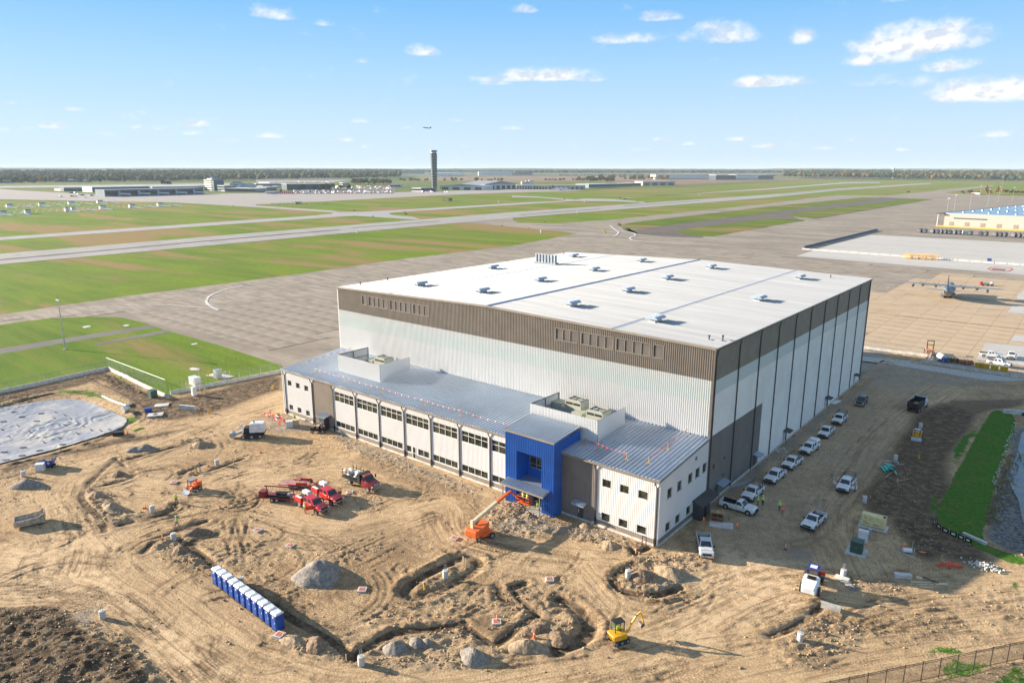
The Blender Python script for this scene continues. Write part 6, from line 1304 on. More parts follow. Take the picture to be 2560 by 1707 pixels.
pile(ZT((770,690))[0], 2.2, .5, 'small grey rubble heap beside the concrete base near the loader', 'gravel')
GB = 'round concrete light pole bases'
def base_(px, label, h=1.15, r=.38, rods=False):
 p = at(*px); t = thing('concrete_footing', label, 'concrete base', (p[0],p[1],p[2]-.05), 0, GB)
 MB().cyl((0,0,0),(0,0,h),r,n=18).build('concrete_drum', M['concrete_light'], t, True)
 mb = MB()
 for k in range(4): a = k*1.57+.5; mb.cyl((.15*math.cos(a),.15*math.sin(a),h-.1),(.15*math.cos(a),.15*math.sin(a),h+(.9 if rods else .15)),.03,n=5)
 mb.build('anchor_bolts', M['galv'], t)
for px, l, rods in ((ZM((1390,830))[0],'concrete base beside the leaning red post in the left island',0),(ZM((1980,410))[0],'concrete base beside the red post and small rubble in the upper finger island',0),(ZM((1585,1090))[0],'concrete base right of the red and white striped post',0),(ZM((215,515))[0],'concrete base above the gravel pile at the left edge',1),
    (ZQ((945,605))[0],'concrete base with pipe stub at the edge of the dark ploughed soil',1),(ZR((1740,230))[0],'concrete base with tall rods in the capsule-shaped island',1),(ZR((967,1030))[0],'concrete base with rods at the sharp trench corner',1),(ZS((1065,228))[0],'concrete base on the left of the round island',0),
    (ZT((690,590))[0],'concrete base at the shadow edge near the white loader',1),(ZT((295,1170))[0],'concrete base with rods among deep tyre tracks',1),(ZP((1890,550))[0],'concrete base behind the teal pipes',0),(ZP((2118,255))[0],'farthest concrete base, behind the yellow skid steer',0),(ZP((1607,930))[0],'concrete base left of the tan generator by the lane edge',0),(ZQ((2220,310))[0],'concrete base hidden behind the row of blue toilets',0)):
 base_(px, l, rods=bool(rods))
def post(px, label, tilt=0, h=1.15):
 p = at(*px); t = thing('channelizer_post', label, 'traffic post', p, 0, 'orange channelizer posts'); t.rotation_euler = (0, tilt, 0)
 MB().box(-.22,-.22,0,.22,.22,.08).build('rubber_foot', M['black'], t); MB().cyl((0,0,.08),(0,0,h),.09,.06,10).build('post', M['flag_red' if False else 'hv_orange'], t)
 for z in (.45,.75): MB().cyl((0,0,z),(0,0,z+.12),.088,.083,10).build('reflective_band', M['lamp'], t)
for px, l, ti in ((ZM((845,735))[0],'red post on the spoil at the left end of the triangular island',0),(ZM((1318,805))[0],'leaning red post in front of a concrete base, left island',.5),(ZM((1482,1090))[0],'upright red and white post left of a concrete base',0),(ZM((1900,425))[0],'red post in the upper finger island',0),
    (ZN((335,480))[0],'red post by the churned soil below the trencher',0),(ZN((605,1335))[0],'red post leaning over a catch basin near the big gravel pile',.3),(ZO((1640,1400))[0],'red and white post at the annex corner with a red tape line',0),(ZO((380,935))[0],'red post left of the blue entrance',0),(ZO((530,965))[0],'red post under the boom of the orange lift',0),
    (ZP((889,1360))[0],'striped post on the shaded gravel at the lane end',0),(ZP((965,328))[0],'small red post against the hangar wall',0),(ZR((240,770))[0],'striped post leaning beside the last blue toilet',.6),(ZR((2215,635))[0],'striped post standing in a catch basin frame right of the small trench',0),(ZP((1905,760))[0],'striped post beside the teal pipes',0),(ZT((1375,358))[0],'striped post lying across the small stake barrier',1.4)): post(px, l, ti)
def cone(px, label):
 p = at(*px); t = thing('traffic_cone', label, 'traffic cone', p, 0, 'orange traffic cones'); MB().box(-.24,-.24,0,.24,.24,.05).build('cone_foot', M['hv_orange'], t); MB().cyl((0,0,.05),(0,0,.9),.19,.04,12).build('cone_body', M['hv_orange'], t); MB().cyl((0,0,.5),(0,0,.65),.122,.105,12).build('reflective_band', M['lamp'], t)
for px, l in ((ZP((445,1158))[0],'orange cone beside the concrete slab of the plywood box'),(ZT((1253,320))[0],'orange cone behind the small grey barrel'),(ZS((205,785))[0],'orange cone standing on the brown pile, curved island'),(ZP((141,1105))[0],'orange cone left of the plywood box'),(ZU((1440,1215))[0],'orange cone far up the shaded lane'),(ZL((1000,1205))[0],'orange cone near the lined pond edge'),(ZU((1020,240))[0],'red cone alone on the concrete apron')): cone(px, l)
def basin(px, label, rz=.5, s=.8):
 p = at(*px); t = thing('catch_basin', label, 'catch basin', p, rz, 'square catch basins with red covers')
 mb = MB(); 
 for q in ((-.7,-.7,.7,-.45),(-.7,.45,.7,.7),(-.7,-.45,-.45,.45),(.45,-.45,.7,.45)): mb.box(q[0]*s,q[1]*s,-.1,q[2]*s,q[3]*s,.22)
 mb.build('frame', M['concrete_light'], t); MB().box(-.46*s,-.46*s,.0,.46*s,.46*s,.24).build('red_cover', mat('red_fabric', (.50,.06,.03), .9, var=.4, scale=3, col2=(.35,.22,.15)), t)
for px, l in ((ZN((305,1190))[0],'catch basin with red cover left in the open lot above the swirl'),(ZN((1145,845))[0],'catch basin with red cover beside the red truck shadow'),(ZN((2100,1262))[0],'catch basin with red cover left of the boom lift'),(ZN((603,1330))[0],'catch basin in loose soil with a red post leaning on it'),(ZM((1585,572))[0],'catch basin with red and white cover left of the skid steer'),
   (ZR((975,350))[0],'catch basin with red cover right of the largest gravel pile'),(ZR((2210,645))[0],'catch basin holding a striped post near the small trench'),(ZR((215,765))[0],'catch basin beside the last blue toilet'),(ZS((345,255))[0],'catch basin with tilted white frame above the curved island')): basin(px, l, random.uniform(.2,1))
def hydrant(px, label, h=1.0, cap='john_blue'):
 p = at(*px); t = thing('hydrant', label, 'hydrant', p, 0, 'yellow hydrants and valve markers'); MB().lathe([(.17,0),(.17,.1),(.13,.12),(.13,h-.25),(.18,h-.22),(.18,h-.15),(.02,h-.14)], (0,0,0), 12).build('barrel', M['yellow'], t, True)
 MB().cyl((0,-.25,h*.55),(0,.25,h*.55),.08,n=8).build('side_outlet', M['yellow'], t); MB().lathe([(.15,h-.16),(.12,h),(.03,h+.05)], (0,0,0), 12).build('bonnet', M[cap], t)
for px, l, c_ in ((ZM((1790,475))[0],'yellow hydrant with blue cap in the upper finger island','john_blue'),(ZR((1550,335))[0],'yellow hydrant with blue cap in the capsule island','john_blue'),(ZL((1637,1045))[0],'yellow hydrant in the churned soil beyond the trencher','yellow'),(ZU((828,1142))[0],'yellow hydrant near the far hangar corner','yellow'),(ZP((2102,530))[0],'yellow hydrant with blue cap in the dark soil, right side','john_blue'),(ZL((2138,850))[0],'yellow hydrant left of the annex far end','yellow')): hydrant(px, l, cap=c_)
p_ = at(*ZM((1825,470))[0]); tag(MB().box(-.06,-.06,0,.06,.06,1.9).build('marker_stake', M['john_blue']), 'blue topped marker stake next to the hydrant, upper finger island', 'stake').location = p_
J0 = at(*ZQ((2010,285))[0]); J1 = at(*ZR((205,700))[0]); a_ = Vector(J0); b_v = Vector(J1); row = (b_v-a_); rl = row.length; th = math.atan2(row.y, row.x)
def toilet():
 t = thing('portable_toilet', 'blue toilet', 'portable toilet')
 MB().box(-.55,-.56,0,.55,.56,.12).build('skid', M['black'], t); MB().box(-.53,-.55,.12,.53,.55,2.12).build('cabin', M['john_blue'], t)
 mb = MB(); mb.loft([[(-.58,-.60,2.1),(.58,-.60,2.1),(.58,.60,2.1),(-.58,.60,2.1)],[(-.56,-.58,2.2),(.56,-.58,2.2),(.56,.58,2.2),(-.56,.58,2.2)],[(-.5,-.42,2.34),(.5,-.42,2.34),(.5,.42,2.34),(-.5,.42,2.34)]])
 r = mb.build('roof', M['trim_white'], t)
 for y in (-.3,-.1,.1,.3): MB().box(-.52,y-.03,2.33,.52,y+.03,2.37).build('roof_rib', mat('roof_rib', (.45,.55,.68), .4), r)
 d = MB().box(-.36,-.59,.18,.40,-.55,2.0).build('door', M['john_blue'], t); MB().box(.26,-.615,1.05,.36,-.59,1.2).build('latch', M['trim_white'], d); MB().cyl((0,-.60,1.82),(0,-.575,1.82),.15,n=12).build('round_sign', M['trim_white'], d)
 MB().cyl((.35,.42,2.1),(.35,.42,2.55),.05).build('vent_pipe', M['black'], t); return t
NJ = 11
names = ['farthest blue portable toilet at the left end of the row']+[f'blue portable toilet, {w} from the left in the row of eleven' for w in ('second','third','fourth','fifth')]+['middle blue portable toilet of the row of eleven']+[f'blue portable toilet, {w} from the right in the row of eleven' for w in ('fifth','fourth','third','second')]+['nearest blue portable toilet at the right end of the row, beside the leaning post']
pr = toilet(); bpy.context.view_layer.update()
for i in range(NJ):
 o = pr if i == 0 else dup(pr); u = i/(NJ-1); q = a_.lerp(b_v, u); o.location = (q.x, q.y, gz(q.x, q.y)+.03); o.rotation_euler = (0,0,th+random.uniform(-.02,.02)); o['label'] = names[i]; o['group'] = 'blue portable toilets in a row'
def slab(pos, rz, lx, ly, label, h=.18):
 t = thing('concrete_pad', label, 'concrete pad', (pos[0],pos[1],gz(pos[0],pos[1])-.02), rz); MB().box(-lx/2,-ly/2,0,lx/2,ly/2,h).build('pad', M['concrete_light'], t); return t
ga = at(*ZP((1565,1150))[0]); gb = at(*ZP((1795,1205))[0]); gth = math.atan2(gb[1]-ga[1], gb[0]-ga[0]); gm = ((ga[0]+gb[0])/2-.9*math.sin(gth), (ga[1]+gb[1])/2+.9*math.cos(gth)); GLn = math.hypot(gb[0]-ga[0], gb[1]-ga[1])
slab(gm, gth, GLn+.5, 2.2, 'concrete pad under the tan generator'); gz_ = gz(*gm)+.16
t = thing('generator', 'tan box-shaped standby generator on a concrete pad at the lane edge', 'generator', (gm[0],gm[1],gz_), gth); hx = GLn/2-.1
MB().box(-hx,-.65,.1,hx,.65,1.75).build('enclosure', M['tan'], t); MB().box(-hx-.03,-.68,1.75,hx+.03,.68,1.82).build('roof', M['tan'], t); MB().box(-hx+.05,-.6,0,hx-.05,.6,.1).build('skid', M['black'], t)
for x0, x1, z0, z1 in ((-.85*hx,-.5*hx,.75,.82),(-.8*hx,-.35*hx,.4,.5),(.0,.45*hx,.4,.5),(-.8*hx,-.55*hx,1.3,1.38),(-.1,.0,.95,1.0),(.4*hx,.5*hx,1.2,1.28),(-.35*hx,-.28*hx,1.15,1.25)): MB().box(x0,-.665,z0,x1,-.65,z1).build('louvre', M['trim_brown'], t)
MB().box(hx*.72,-.35,1.82,hx*.95,.35,1.86).build('exhaust_grille', M['black'], t)
ta = at(*ZP((1535,1385))[0]); slab(ta, gth+.02, 2.7, 2.6, 'square concrete pad under the dark green transformer'); tz = gz(ta[0],ta[1])+.16
t = thing('transformer', 'dark green pad-mounted transformer with double doors', 'transformer', (ta[0],ta[1],tz), gth); MB().box(-.8,-.75,0,.8,.75,1.7).build('tank', M['dark_green'], t)
for s_ in (-1,1): d = MB().box(s_*.4-.37,-.79,.1,s_*.4+.37,-.75,1.6).build('door', M['dark_green'], t); MB().box(s_*.08-.03,-.82,.8,s_*.08+.03,-.79,1.0).build('handle', M['galv'], d)
MB().box(-.84,-.8,1.7,.84,.8,1.76).build('lid', M['dark_green'], t); MB().box(-.7,.75,.2,.7,.95,1.4).build('cooling_fins', M['dark_green'], t)
p_ = at(*ZP((1590,1290))[0]); t = thing('switch_cabinet', 'white metal cabinet standing behind the green transformer', 'cabinet', p_, gth); MB().box(-.65,-.3,0,.65,.3,1.8).build('cabinet_body', M['truck_white'], t); MB().box(-.7,-.35,1.8,.7,.35,1.86).build('cabinet_roof', M['trim_white'], t); MB().box(.65,-.25,.8,.8,.25,1.5).build('conduit_box', M['galv'], t)
p_ = at(*ZP((1650,1230))[0]); tag(MB().cyl((0,0,0),(0,0,.9),.28).ball((0,0,1.0),.3,.3,.2).build('meter_post', M['galv']), 'grey meter post with round head behind the white cabinet', 'meter').location = p_
sa = at(*ZP((300,1140))[0]); slab(sa, hd(1,-.35), 3.6, 1.9, 'grey concrete slab with the plywood box on its left end'); wb = at(*ZP((265,1100))[0])
t = thing('plywood_box', 'open-fronted brown plywood shelter with red extinguisher inside', 'wooden box', (wb[0],wb[1],wb[2]+.17), hd(1,-.35))
MB().box(-.9,.5,0,.9,.56,1.4).box(-.9,-.6,0,-.84,.5,1.4).box(.84,-.6,0,.9,.5,1.4).box(-.03,-.6,0,.03,.5,1.35).build('side_panel', M['wood'], t); MB().box(-1.0,-.7,1.4,1.0,.65,1.46).build('roof_panel', M['wood'], t); MB().box(-.9,-.6,.6,.9,.5,.64).build('shelf', M['wood'], t); MB().box(-.1,-.2,1.46,.2,0,1.49).build('paper_sheet', M['trim_white'], t); MB().cyl((-.45,-.3,.02),(-.45,-.3,.5),.14).build('extinguisher', M['truck_red'], t)
p_ = at(*ZT((1275,370))[0]); t = thing('drum', 'grey barrel lying among wooden stakes near the green slope', 'barrel', p_, hd(1,-.2)); MB().cyl((-.6,0,.35),(.6,0,.35),.35,n=14).build('drum_shell', M['trim_white'], t); MB().cyl((.56,0,.35),(.62,0,.35),.33,n=14).build('drum_end', M['black'], t)
for q, l in ((ZT((1195,355))[0],'left'),(ZT((1322,350))[0],'rear right'),(ZT((1335,410))[0],'front right')): o = tag(MB().cyl((0,0,0),(0,0,1.4),.035,n=6).build('stake', M['concrete_light']), f'{l} wooden stake of the three around the grey barrel', 'stake', 'stakes around the barrel'); o.location = at(*q)
a_1 = Vector(at(*ZT((1180,365))[0])); b_1 = Vector(at(*ZT((1345,420))[0])); tag(MB().bar(tuple(a_1+Vector((0,0,.1))), tuple(b_1+Vector((0,0,.1))), .1, .12).build('timber', M['concrete_light']), 'long pale timber lying on the soil in front of the grey barrel', 'timber')
p_ = at(*ZT((1670,500))[0]); mb = MB(); random.seed(11)
for k in range(60):
 a = random.uniform(0,6.28); r = random.uniform(.2,1); c_ = Vector((2.4*r*math.cos(a), .9*r*math.sin(a), .1+.5*(1-r)*random.random())); pts = [c_+Vector((random.uniform(-.5,.5), random.uniform(-.35,.35), random.uniform(-.05,.25))) for _ in range(4)]
 mb.poly([tuple(x) for x in pts[:3]]); mb.tube([tuple(x) for x in pts], .025, 4)
o = tag(mb.build('safety_netting', M['netting']), 'crumpled heap of bright orange safety netting by the rubble', 'netting'); o.location = p_; o.rotation_euler = (0,0,hd(1,-.1)); o.scale = (.7,.8,1)
o = tag(MB().box(-.04,-.04,0,.04,.04,1.7).build('stake', M['wood']), 'wooden stake standing in the orange netting', 'stake'); o.location = at(*ZT((1585,490))[0])
rock = []
for k in range(5):
 mb = MB(); mb.ball((0,0,0), 1, .8, .65, 7, 4, .28); rock.append(mb.mesh('rock', M['concrete_light']))
t = thing('riprap_heap', 'pale heap of broken rock beside the green slope', 'rock heap', at(*ZT((1990,500))[0]), 0)
for k in range(120):
 u, v = random.gauss(0,.42), random.gauss(0,.35); th_ = hd(1,-.75); x, y = u*2.3*math.cos(th_)-v*1.5*math.sin(th_), u*2.3*math.sin(th_)+v*1.5*math.cos(th_)
 o = bpy.data.objects.new('rock', rock[k % 5]); SC.collection.objects.link(o); o.parent = t; s_ = random.uniform(.10,.24); o.location = (x, y, .12+max(0,.6-abs(u)-abs(v))*random.random()); o.scale = (s_,s_,s_); o.rotation_euler = (random.random()*3,random.random()*3,random.random()*3)
t = thing('loose_stones', 'line of pale stones along the foot of the green bank at the waterline', 'stones', at(*ZV((1000,560))[0]), 0); L0 = t.location.copy()
for k in range(70):
 u = random.random(); px_ = ZV((1055-190*u+random.uniform(-18,18), 270+560*u))[0]; q = at(*px_); o = bpy.data.objects.new('rock', rock[k % 5]); SC.collection.objects.link(o); o.parent = t; s_ = random.uniform(.10,.24); o.location = (q[0]-L0.x,q[1]-L0.y,q[2]-L0.z+.08); o.scale = (s_,s_,s_*.8); o.rotation_euler = (random.random()*3,random.random()*3,random.random()*3)
def lay(name, px, dims, th, m, label, cat, z=.0, tilt=0): o = tag(MB().box(-dims[0]/2,-dims[1]/2,0,dims[0]/2,dims[1]/2,dims[2]).build(name, M[m]), label, cat); p = at(*px); o.location = (p[0],p[1],p[2]+z); o.rotation_euler = (tilt,0,th); return o
for px, d, a, l in ((ZT((1400,645))[0],(2.6,.3,.1),hd(1,-.1),'longest plank in the pile of boards by the concrete block'),(ZT((1450,665))[0],(1.9,.25,.08),hd(1,-.05),'middle plank lying in the pile of boards'),(ZT((1455,690))[0],(1.6,.22,.07),hd(1,-.3),'front plank of the pile of boards'),(ZT((1590,660))[0],(1.5,.6,.06),hd(1,-.1),'pale sheet at the right end of the pile of boards'),(ZT((1385,615))[0],(.7,.6,.3),hd(1,-.9),'short thick block on top of the boards')): lay('plank', px, d, a, 'lumber', l, 'plank')
o = lay('plank', ZT((1490,630))[0], (2.0,.1,.08), hd(1,-1.2), 'black', 'dark thin beam lying across the boards', 'beam', .15)
def jblock(px, L, th, label, name='concrete_barrier'):
 o = tag(MB().prism([(-.3,0),(.3,0),(.3,.15),(.12,.4),(.09,.85),(-.09,.85),(-.12,.4),(-.3,.15)], -L/2, L/2).build(name, M['concrete_light']), label, 'concrete barrier'); p = at(*px); o.location = p; o.rotation_euler = (0,0,th-math.pi/2); return o
o = lay('concrete_block', ZT((1235,600))[0], (2.1,.7,.6), hd(1,-.2), 'concrete_light', 'long pale concrete block with worn edges at the shadow edge', 'concrete block'); o = lay('concrete_block', ZT((575,890))[0], (2.3,.65,.65), hd(1,-.62), 'concrete', 'concrete block lying beside the loader shadow', 'concrete block')
for k, (px, d, a) in enumerate(((ZT((680,610))[0],(1.8,.7,.25),hd(1,-.9)),(ZT((700,635))[0],(.9,.7,.28),hd(1,-.4)),(ZT((735,650))[0],(.6,.5,.22),hd(1,.4)))): lay('concrete_rubble', px, d, a, 'concrete_light', ['long slab of broken concrete by the pole base near the loader','squarish lump of broken concrete in the middle of the rubble near the loader','small lump of broken concrete, right end of the rubble near the loader'][k], 'rubble', 0, .1)
lay('metal_plate', ZP((1350,20))[0], (3.6,1.1,.1), hd(.75,.66), 'trim_white', 'pale panel stack lying on the gravel by the far hangar doors', 'panels'); 
for k in range(4): lay('metal_trim', ZP((430+k*22,790-k*10))[0], (4.2,.16,.08), hd(1,.45+.03*k), 'galv', ['nearest','second','third','farthest'][k]+' of four long metal trims lying on gravel by the hangar', 'metal trim', .05*k)
p_ = at(*ZP((848,460))[0]); t = thing('manhole_surround', 'square white concrete frame set in the gravel beside the hangar', 'concrete frame', p_, hd(1,.1)); 
for q in ((-1,-1,1,-.75),(-1,.75,1,1),(-1,-.75,-.75,.75),(.75,-.75,1,.75)): MB().box(q[0],q[1],0,q[2],q[3],.12).build('frame_side', M['concrete_light'], t)
MB().cyl((0,0,-.05),(0,0,.05),.35,n=16).build('cover', M['concrete'], t)
for k, (q0, q1, r) in enumerate(((ZP((1760,615))[0],ZP((1800,665))[0],.2),(ZP((1785,612))[0],ZP((1822,660))[0],.2),(ZP((1810,608))[0],ZP((1840,640))[0],.2),(ZP((1790,620))[0],ZP((1868,640))[0],.2),(ZP((1815,600))[0],ZP((1870,622))[0],.2),(ZP((1885,668))[0],ZP((1900,698))[0],.16))):
 a = Vector(at(*q0)); b = Vector(at(*q1)); mb = MB(); n = 14
 rings = []
 d = (b-a).normalized(); u = d.orthogonal().normalized(); v = d.cross(u)
 for p, rr in ((a,r),(b,r),(b,r*.8),(a,r*.8),(a,r)): rings.append([tuple(p+Vector((0,0,r+.04+.1*(k % 3)))+u*rr*math.cos(6.283*i/n)+v*rr*math.sin(6.283*i/n)) for i in range(n)])
 mb.loft(rings, False); tag(mb.build('drain_pipe', M['teal'], None, True), ['leftmost of the parallel teal pipes in the loose pile','second teal pipe from the left in the loose pile','third teal pipe from the left, shorter','teal pipe lying across the front of the others','teal pipe lying across the back of the pile','short teal pipe standing apart, right of the pile'][k], 'pipe', 'teal drain pipes')
p_ = at(*ZP((1855,585))[0]); mb = MB(); random.seed(5)
for k in range(14): a = Vector((random.uniform(-1.3,1.3), random.uniform(-.7,.7), .1+random.random()*.3)); mb.cyl(tuple(a), tuple(a+Vector((random.uniform(-.8,.8), random.uniform(-.6,.6), random.uniform(-.1,.25)))), .05, n=6)
tag(mb.build('pipe_fittings', M['trim_white']), 'tangle of white and grey pipe fittings behind the teal pipes', 'fittings').location = p_
for q, th_, l in ((ZP((1822,700))[0],1.2,'short tan pole lying below the teal pipes'),(ZP((1960,740))[0],.5,'thin grey pole leaning right of the striped post')): o = tag(MB().cyl((-.9,0,.1),(.9,0,.6),.05,n=6).build('pole', M['lumber']), l, 'pole'); o.location = at(*q); o.rotation_euler = (0,0,th_)
da = at(*ZM((135,1000))[0]); db = at(*ZM((420,940))[0]); dth = math.atan2(db[1]-da[1], db[0]-da[0]); DL = math.hypot(db[0]-da[0], db[1]-da[1]); dm = ((da[0]+db[0])/2-1.0*math.sin(dth), (da[1]+db[1])/2+1.0*math.cos(dth))
t = thing('dump_box', 'detached tan steel dump box with high rear end, left edge of the lot', 'dump box', (dm[0],dm[1],gz(*dm)), dth); h2 = DL/2
for s_ in (-1,1): MB().raw([(-h2,s_*1.05,.35),(h2,s_*1.05,.35),(h2,s_*1.2,1.9),(h2-.9,s_*1.2,1.35),(-h2,s_*1.2,1.25),(-h2,s_*.97,.35),(h2,s_*.97,.35),(h2,s_*1.12,1.9),(h2-.9,s_*1.12,1.35),(-h2,s_*1.12,1.25)], [(0,1,2,3,4),(9,8,7,6,5),(0,5,6,1),(1,6,7,2),(2,7,8,3),(3,8,9,4),(4,9,5,0)]).build('side_wall', mat('box_tan', (.48,.40,.29), .7, var=.2, scale=2), t)
MB().box(h2-.08,-1.15,.35,h2,1.15,2.0).box(-h2,-1.12,.35,-h2+.08,1.12,1.25).build('end_wall', MATS['box_tan'], t); MB().box(-h2,-1.05,.25,h2,1.05,.4).build('floor', MATS['box_tan'], t); MB().box(-h2+.2,-1.0,.4,h2-.4,1.0,.75).build('load', mat('grey_load', (.28,.31,.36), .6, var=.3, scale=2), t)
t = thing('hopper', 'blue self-dumping hopper with a diamond mark at the left edge', 'hopper', at(*ZM((455,425))[0]), hd(1,.2)); MB().prism([(-.9,.35),(.5,.35),(1.1,1.6),(.95,1.6),(.4,.5),(-.75,.5),(-1.1,1.3),(-1.2,1.3)], -.9, .9).raw([(-.9,-.9,.35),(.5,-.9,.35),(1.1,-.9,1.6),(-1.2,-.9,1.3),(-.9,-.84,.35),(.5,-.84,.35),(1.1,-.84,1.6),(-1.2,-.84,1.3)], [(0,1,2,3),(7,6,5,4),(2,6,7,3)]).build('hopper_body', M['john_blue'], t); MB().box(-.8,-.7,0,.8,-.5,.35).box(-.8,.5,0,.8,.7,.35).build('skid', M['black'], t)
d_ = MB(); d_.poly([(.2,-.915,.75),(.45,-.915,1.0),(.2,-.915,1.25),(-.05,-.915,1.0)]); d_.build('diamond_mark', M['trim_white'], t)
for k, (px, l) in enumerate(((ZM((372,460))[0],'stack of pale wrapped blocks on a pallet beside the blue hopper'),(ZN((597,245))[0],'left pallet of white wrapped bags near the annex far end'),(ZN((655,232))[0],'right pallet of tan wrapped bags near the annex far end'))):
 t = thing('pallet_load', l, 'pallet', at(*px), hd(1,.3)); MB().box(-.75,-.6,0,.75,.6,.14).build('pallet', M['lumber'], t)
 for z in range(5):
  for x in range(3):
   for y in range(2): MB().box(-.72+x*.48+.01,-.58+y*.58+.01,.14+z*.26,-.72+x*.48+.46,-.58+y*.58+.56,.14+z*.26+.24).build('block', M['trim_white' if k < 2 else 'lumber'], t)
for k, (q0, q1) in enumerate(((ZN((365,155))[0],ZN((430,140))[0]),(ZN((400,110))[0],ZN((410,160))[0]),(ZN((440,160))[0],ZN((540,195))[0]),(ZN((460,185))[0],ZN((500,230))[0]),(ZN((510,230))[0],ZN((560,215))[0]),(ZN((520,175))[0],ZN((545,205))[0]))):
 a = Vector(at(*q0)); b = Vector(at(*q1)); t = thing('barricade', ['leftmost red and white barricade beyond the trencher','upright red barricade at the back beyond the trencher','long red and white barricade rail in the middle of the tangle','red barricade nearest the trencher','red barricade nearest the wrapped pallets','short red barricade behind the wrapped pallets'][k], 'barricade', tuple(a), 0, 'red and white barricades'); v = b-a
 MB().bar((0,0,.8),(v.x,v.y,v.z+.8),.05,.2).build('rail', M['flag_red'], t); MB().bar((v.x*.3,v.y*.3,.8+v.z*.3),(v.x*.6,v.y*.6,.8+v.z*.6),.06,.205).build('white_band', M['trim_white'], t)
 for u in (0.05,.95): MB().bar((v.x*u-.2,v.y*u,v.z*u),(v.x*u,v.y*u,.85+v.z*u),.05,.05).bar((v.x*u+.2,v.y*u,v.z*u),(v.x*u,v.y*u,.85+v.z*u),.05,.05).build('leg', M['flag_red'], t)
a = Vector(at(*ZO((1640,1380))[0]))+Vector((0,0,1)); b = Vector((-1.5,-17.4,1.1)); tag(MB().tube([tuple(a), tuple(a.lerp(b,.5)-Vector((0,0,.2))), tuple(b)], .03, 5).build('tape_line', M['flag_red']), 'red tape line strung from the striped post to the annex corner', 'tape')
tag(MB().tube([(-.35,0,0),(-.3,0,1.6),(.3,0,1.6),(.35,0,0)], .07, 6).build('hose_rack', M['black']), 'black bent rail leaning at the annex corner', 'rail').location = (-1.6,-17.5,0)
for k, px in enumerate((ZN((1617,650))[0],ZN((1680,670))[0],ZN((1752,640))[0],ZN((1685,620))[0],ZN((2020,800))[0],ZN((2090,770))[0],ZN((2170,890))[0],ZN((1203,470))[0],ZO((1135,1270))[0],ZO((1665,1440))[0],ZO((70,1480))[0],ZO((90,1505))[0],ZR((1900,90))[0],ZR((1925,130))[0],ZR((830,1000))[0],ZR((2165,920))[0],ZS((320,510))[0],ZS((1540,165))[0],ZM((1235,820))[0],ZM((1155,830))[0],ZM((2150,360))[0],ZN((105,540))[0])):
 o = tag(MB().box(-.03,-.03,0,.03,.03,.9).box(-.035,-.035,.75,.035,.035,.92).build('survey_stake', M['lumber']), 'thin wooden survey stake with pink top in the dirt', 'stake', 'survey stakes about the lot'); o.location = at(*px)
# ---- black ornamental fence, bottom right
FT = 2.45
fpx = ZT((650,1640),(890,1585),(1065,1555),(1235,1570),(1400,1555),(1555,1540),(1715,1500),(1875,1455),(2030,1415),(2190,1382),(2345,1335),(2520,1300))
g0 = at(*ZT((1235,1590))[0]); g1 = at(*ZT((2190,1385))[0])
fdir = Vector((g1[0]-g0[0], g1[1]-g0[1], 0)); seg = fdir.length/6; fdir.normalize()
t = thing('black_fence', 'black metal picket fence crossing the bottom right corner', 'fence', (g0[0],g0[1],0), math.atan2(fdir.y, fdir.x))
for i in range(-5, 10):
 x = i*seg; MB().box(x-.04,-.04,-.2,x+.04,.04,FT+.08).build('post', M['black'], t)
for i in range(-5, 9):
 x0, x1 = i*seg+.04, (i+1)*seg-.04; mb = MB(); p_n = 16
 pn = thing  # panels: rails and pickets
 for z in (.2, FT-.25, FT-.05): MB().box(x0,-.018,z,x1,.018,z+.035).build('rail', M['black'], t)
 for k in range(1, 17): xx = x0+(x1-x0)*k/17; mb.box(xx-.011,-.011,.08,xx+.011,.011,FT+.02)
 struct(mb.build('pickets', M['black'], t), 'stuff')
pts = [Vector(at(*q)) for q in ZT((1515,85),(1540,130),(1590,170),(1660,205),(1735,235),(1800,265),(1865,290))]; t = thing('silt_fence', 'sagging black silt fence with white panels at the foot of the green bank', 'silt fence', tuple(pts[0]), 0)
for i in range(6):
 a, b = pts[i]-pts[0], pts[i+1]-pts[0]; mb = MB(); mb.raw([tuple(a),tuple(b),tuple(b+Vector((0,0,.75))),tuple(a+Vector((0,0,.75))),tuple(a+Vector((.03,.03,0))),tuple(b+Vector((.03,.03,0))),tuple(b+Vector((.03,.03,.75))),tuple(a+Vector((.03,.03,.75)))], [(0,1,2,3),(7,6,5,4),(3,2,6,7)]); f = mb.build('fabric_panel', M['black'], t)
 m2 = MB(); c0, c1 = a.lerp(b,.3)-Vector((.02,.03,-.25)), a.lerp(b,.75)-Vector((.02,.03,-.25)); m2.poly([tuple(c0),tuple(c1),tuple(c1+Vector((0,0,.3))),tuple(c0+Vector((0,0,.3)))]); m2.build('white_patch', M['trim_white'], f); MB().cyl(tuple(a),tuple(a+Vector((0,0,1.0))),.03,n=5).build('stake', M['lumber'], t)
c0 = Vector(at(*ZT((1785,205))[0])); c1 = Vector(at(*ZT((2005,300))[0])); tag(MB().bar(tuple(c0+Vector((0,0,.2))), tuple(c1+Vector((0,0,.2))), .5, .5).build('concrete_headwall', M['concrete_light']), 'pale concrete headwall strip at the lower end of the green bank', 'headwall')
q = at(*ZV((1080,200))[0]); o = tag(MB().box(-3,-.3,-.8,5,.3,1.0).build('concrete_headwall', M['concrete_light']), 'concrete culvert headwall at the top of the basin, right edge', 'headwall'); o.location = q; o.rotation_euler = (0,0,hd(1,-.2)); c = MB().cyl((1.2,-.36,.1),(1.2,-.28,.1),.5,n=18).build('culvert_mouth', M['black'], o)
w_ = mat('basin_water', (.10,.115,.12), .08, var=.2, scale=.3, bump=.02, bscale=6, col2=(.17,.16,.13))
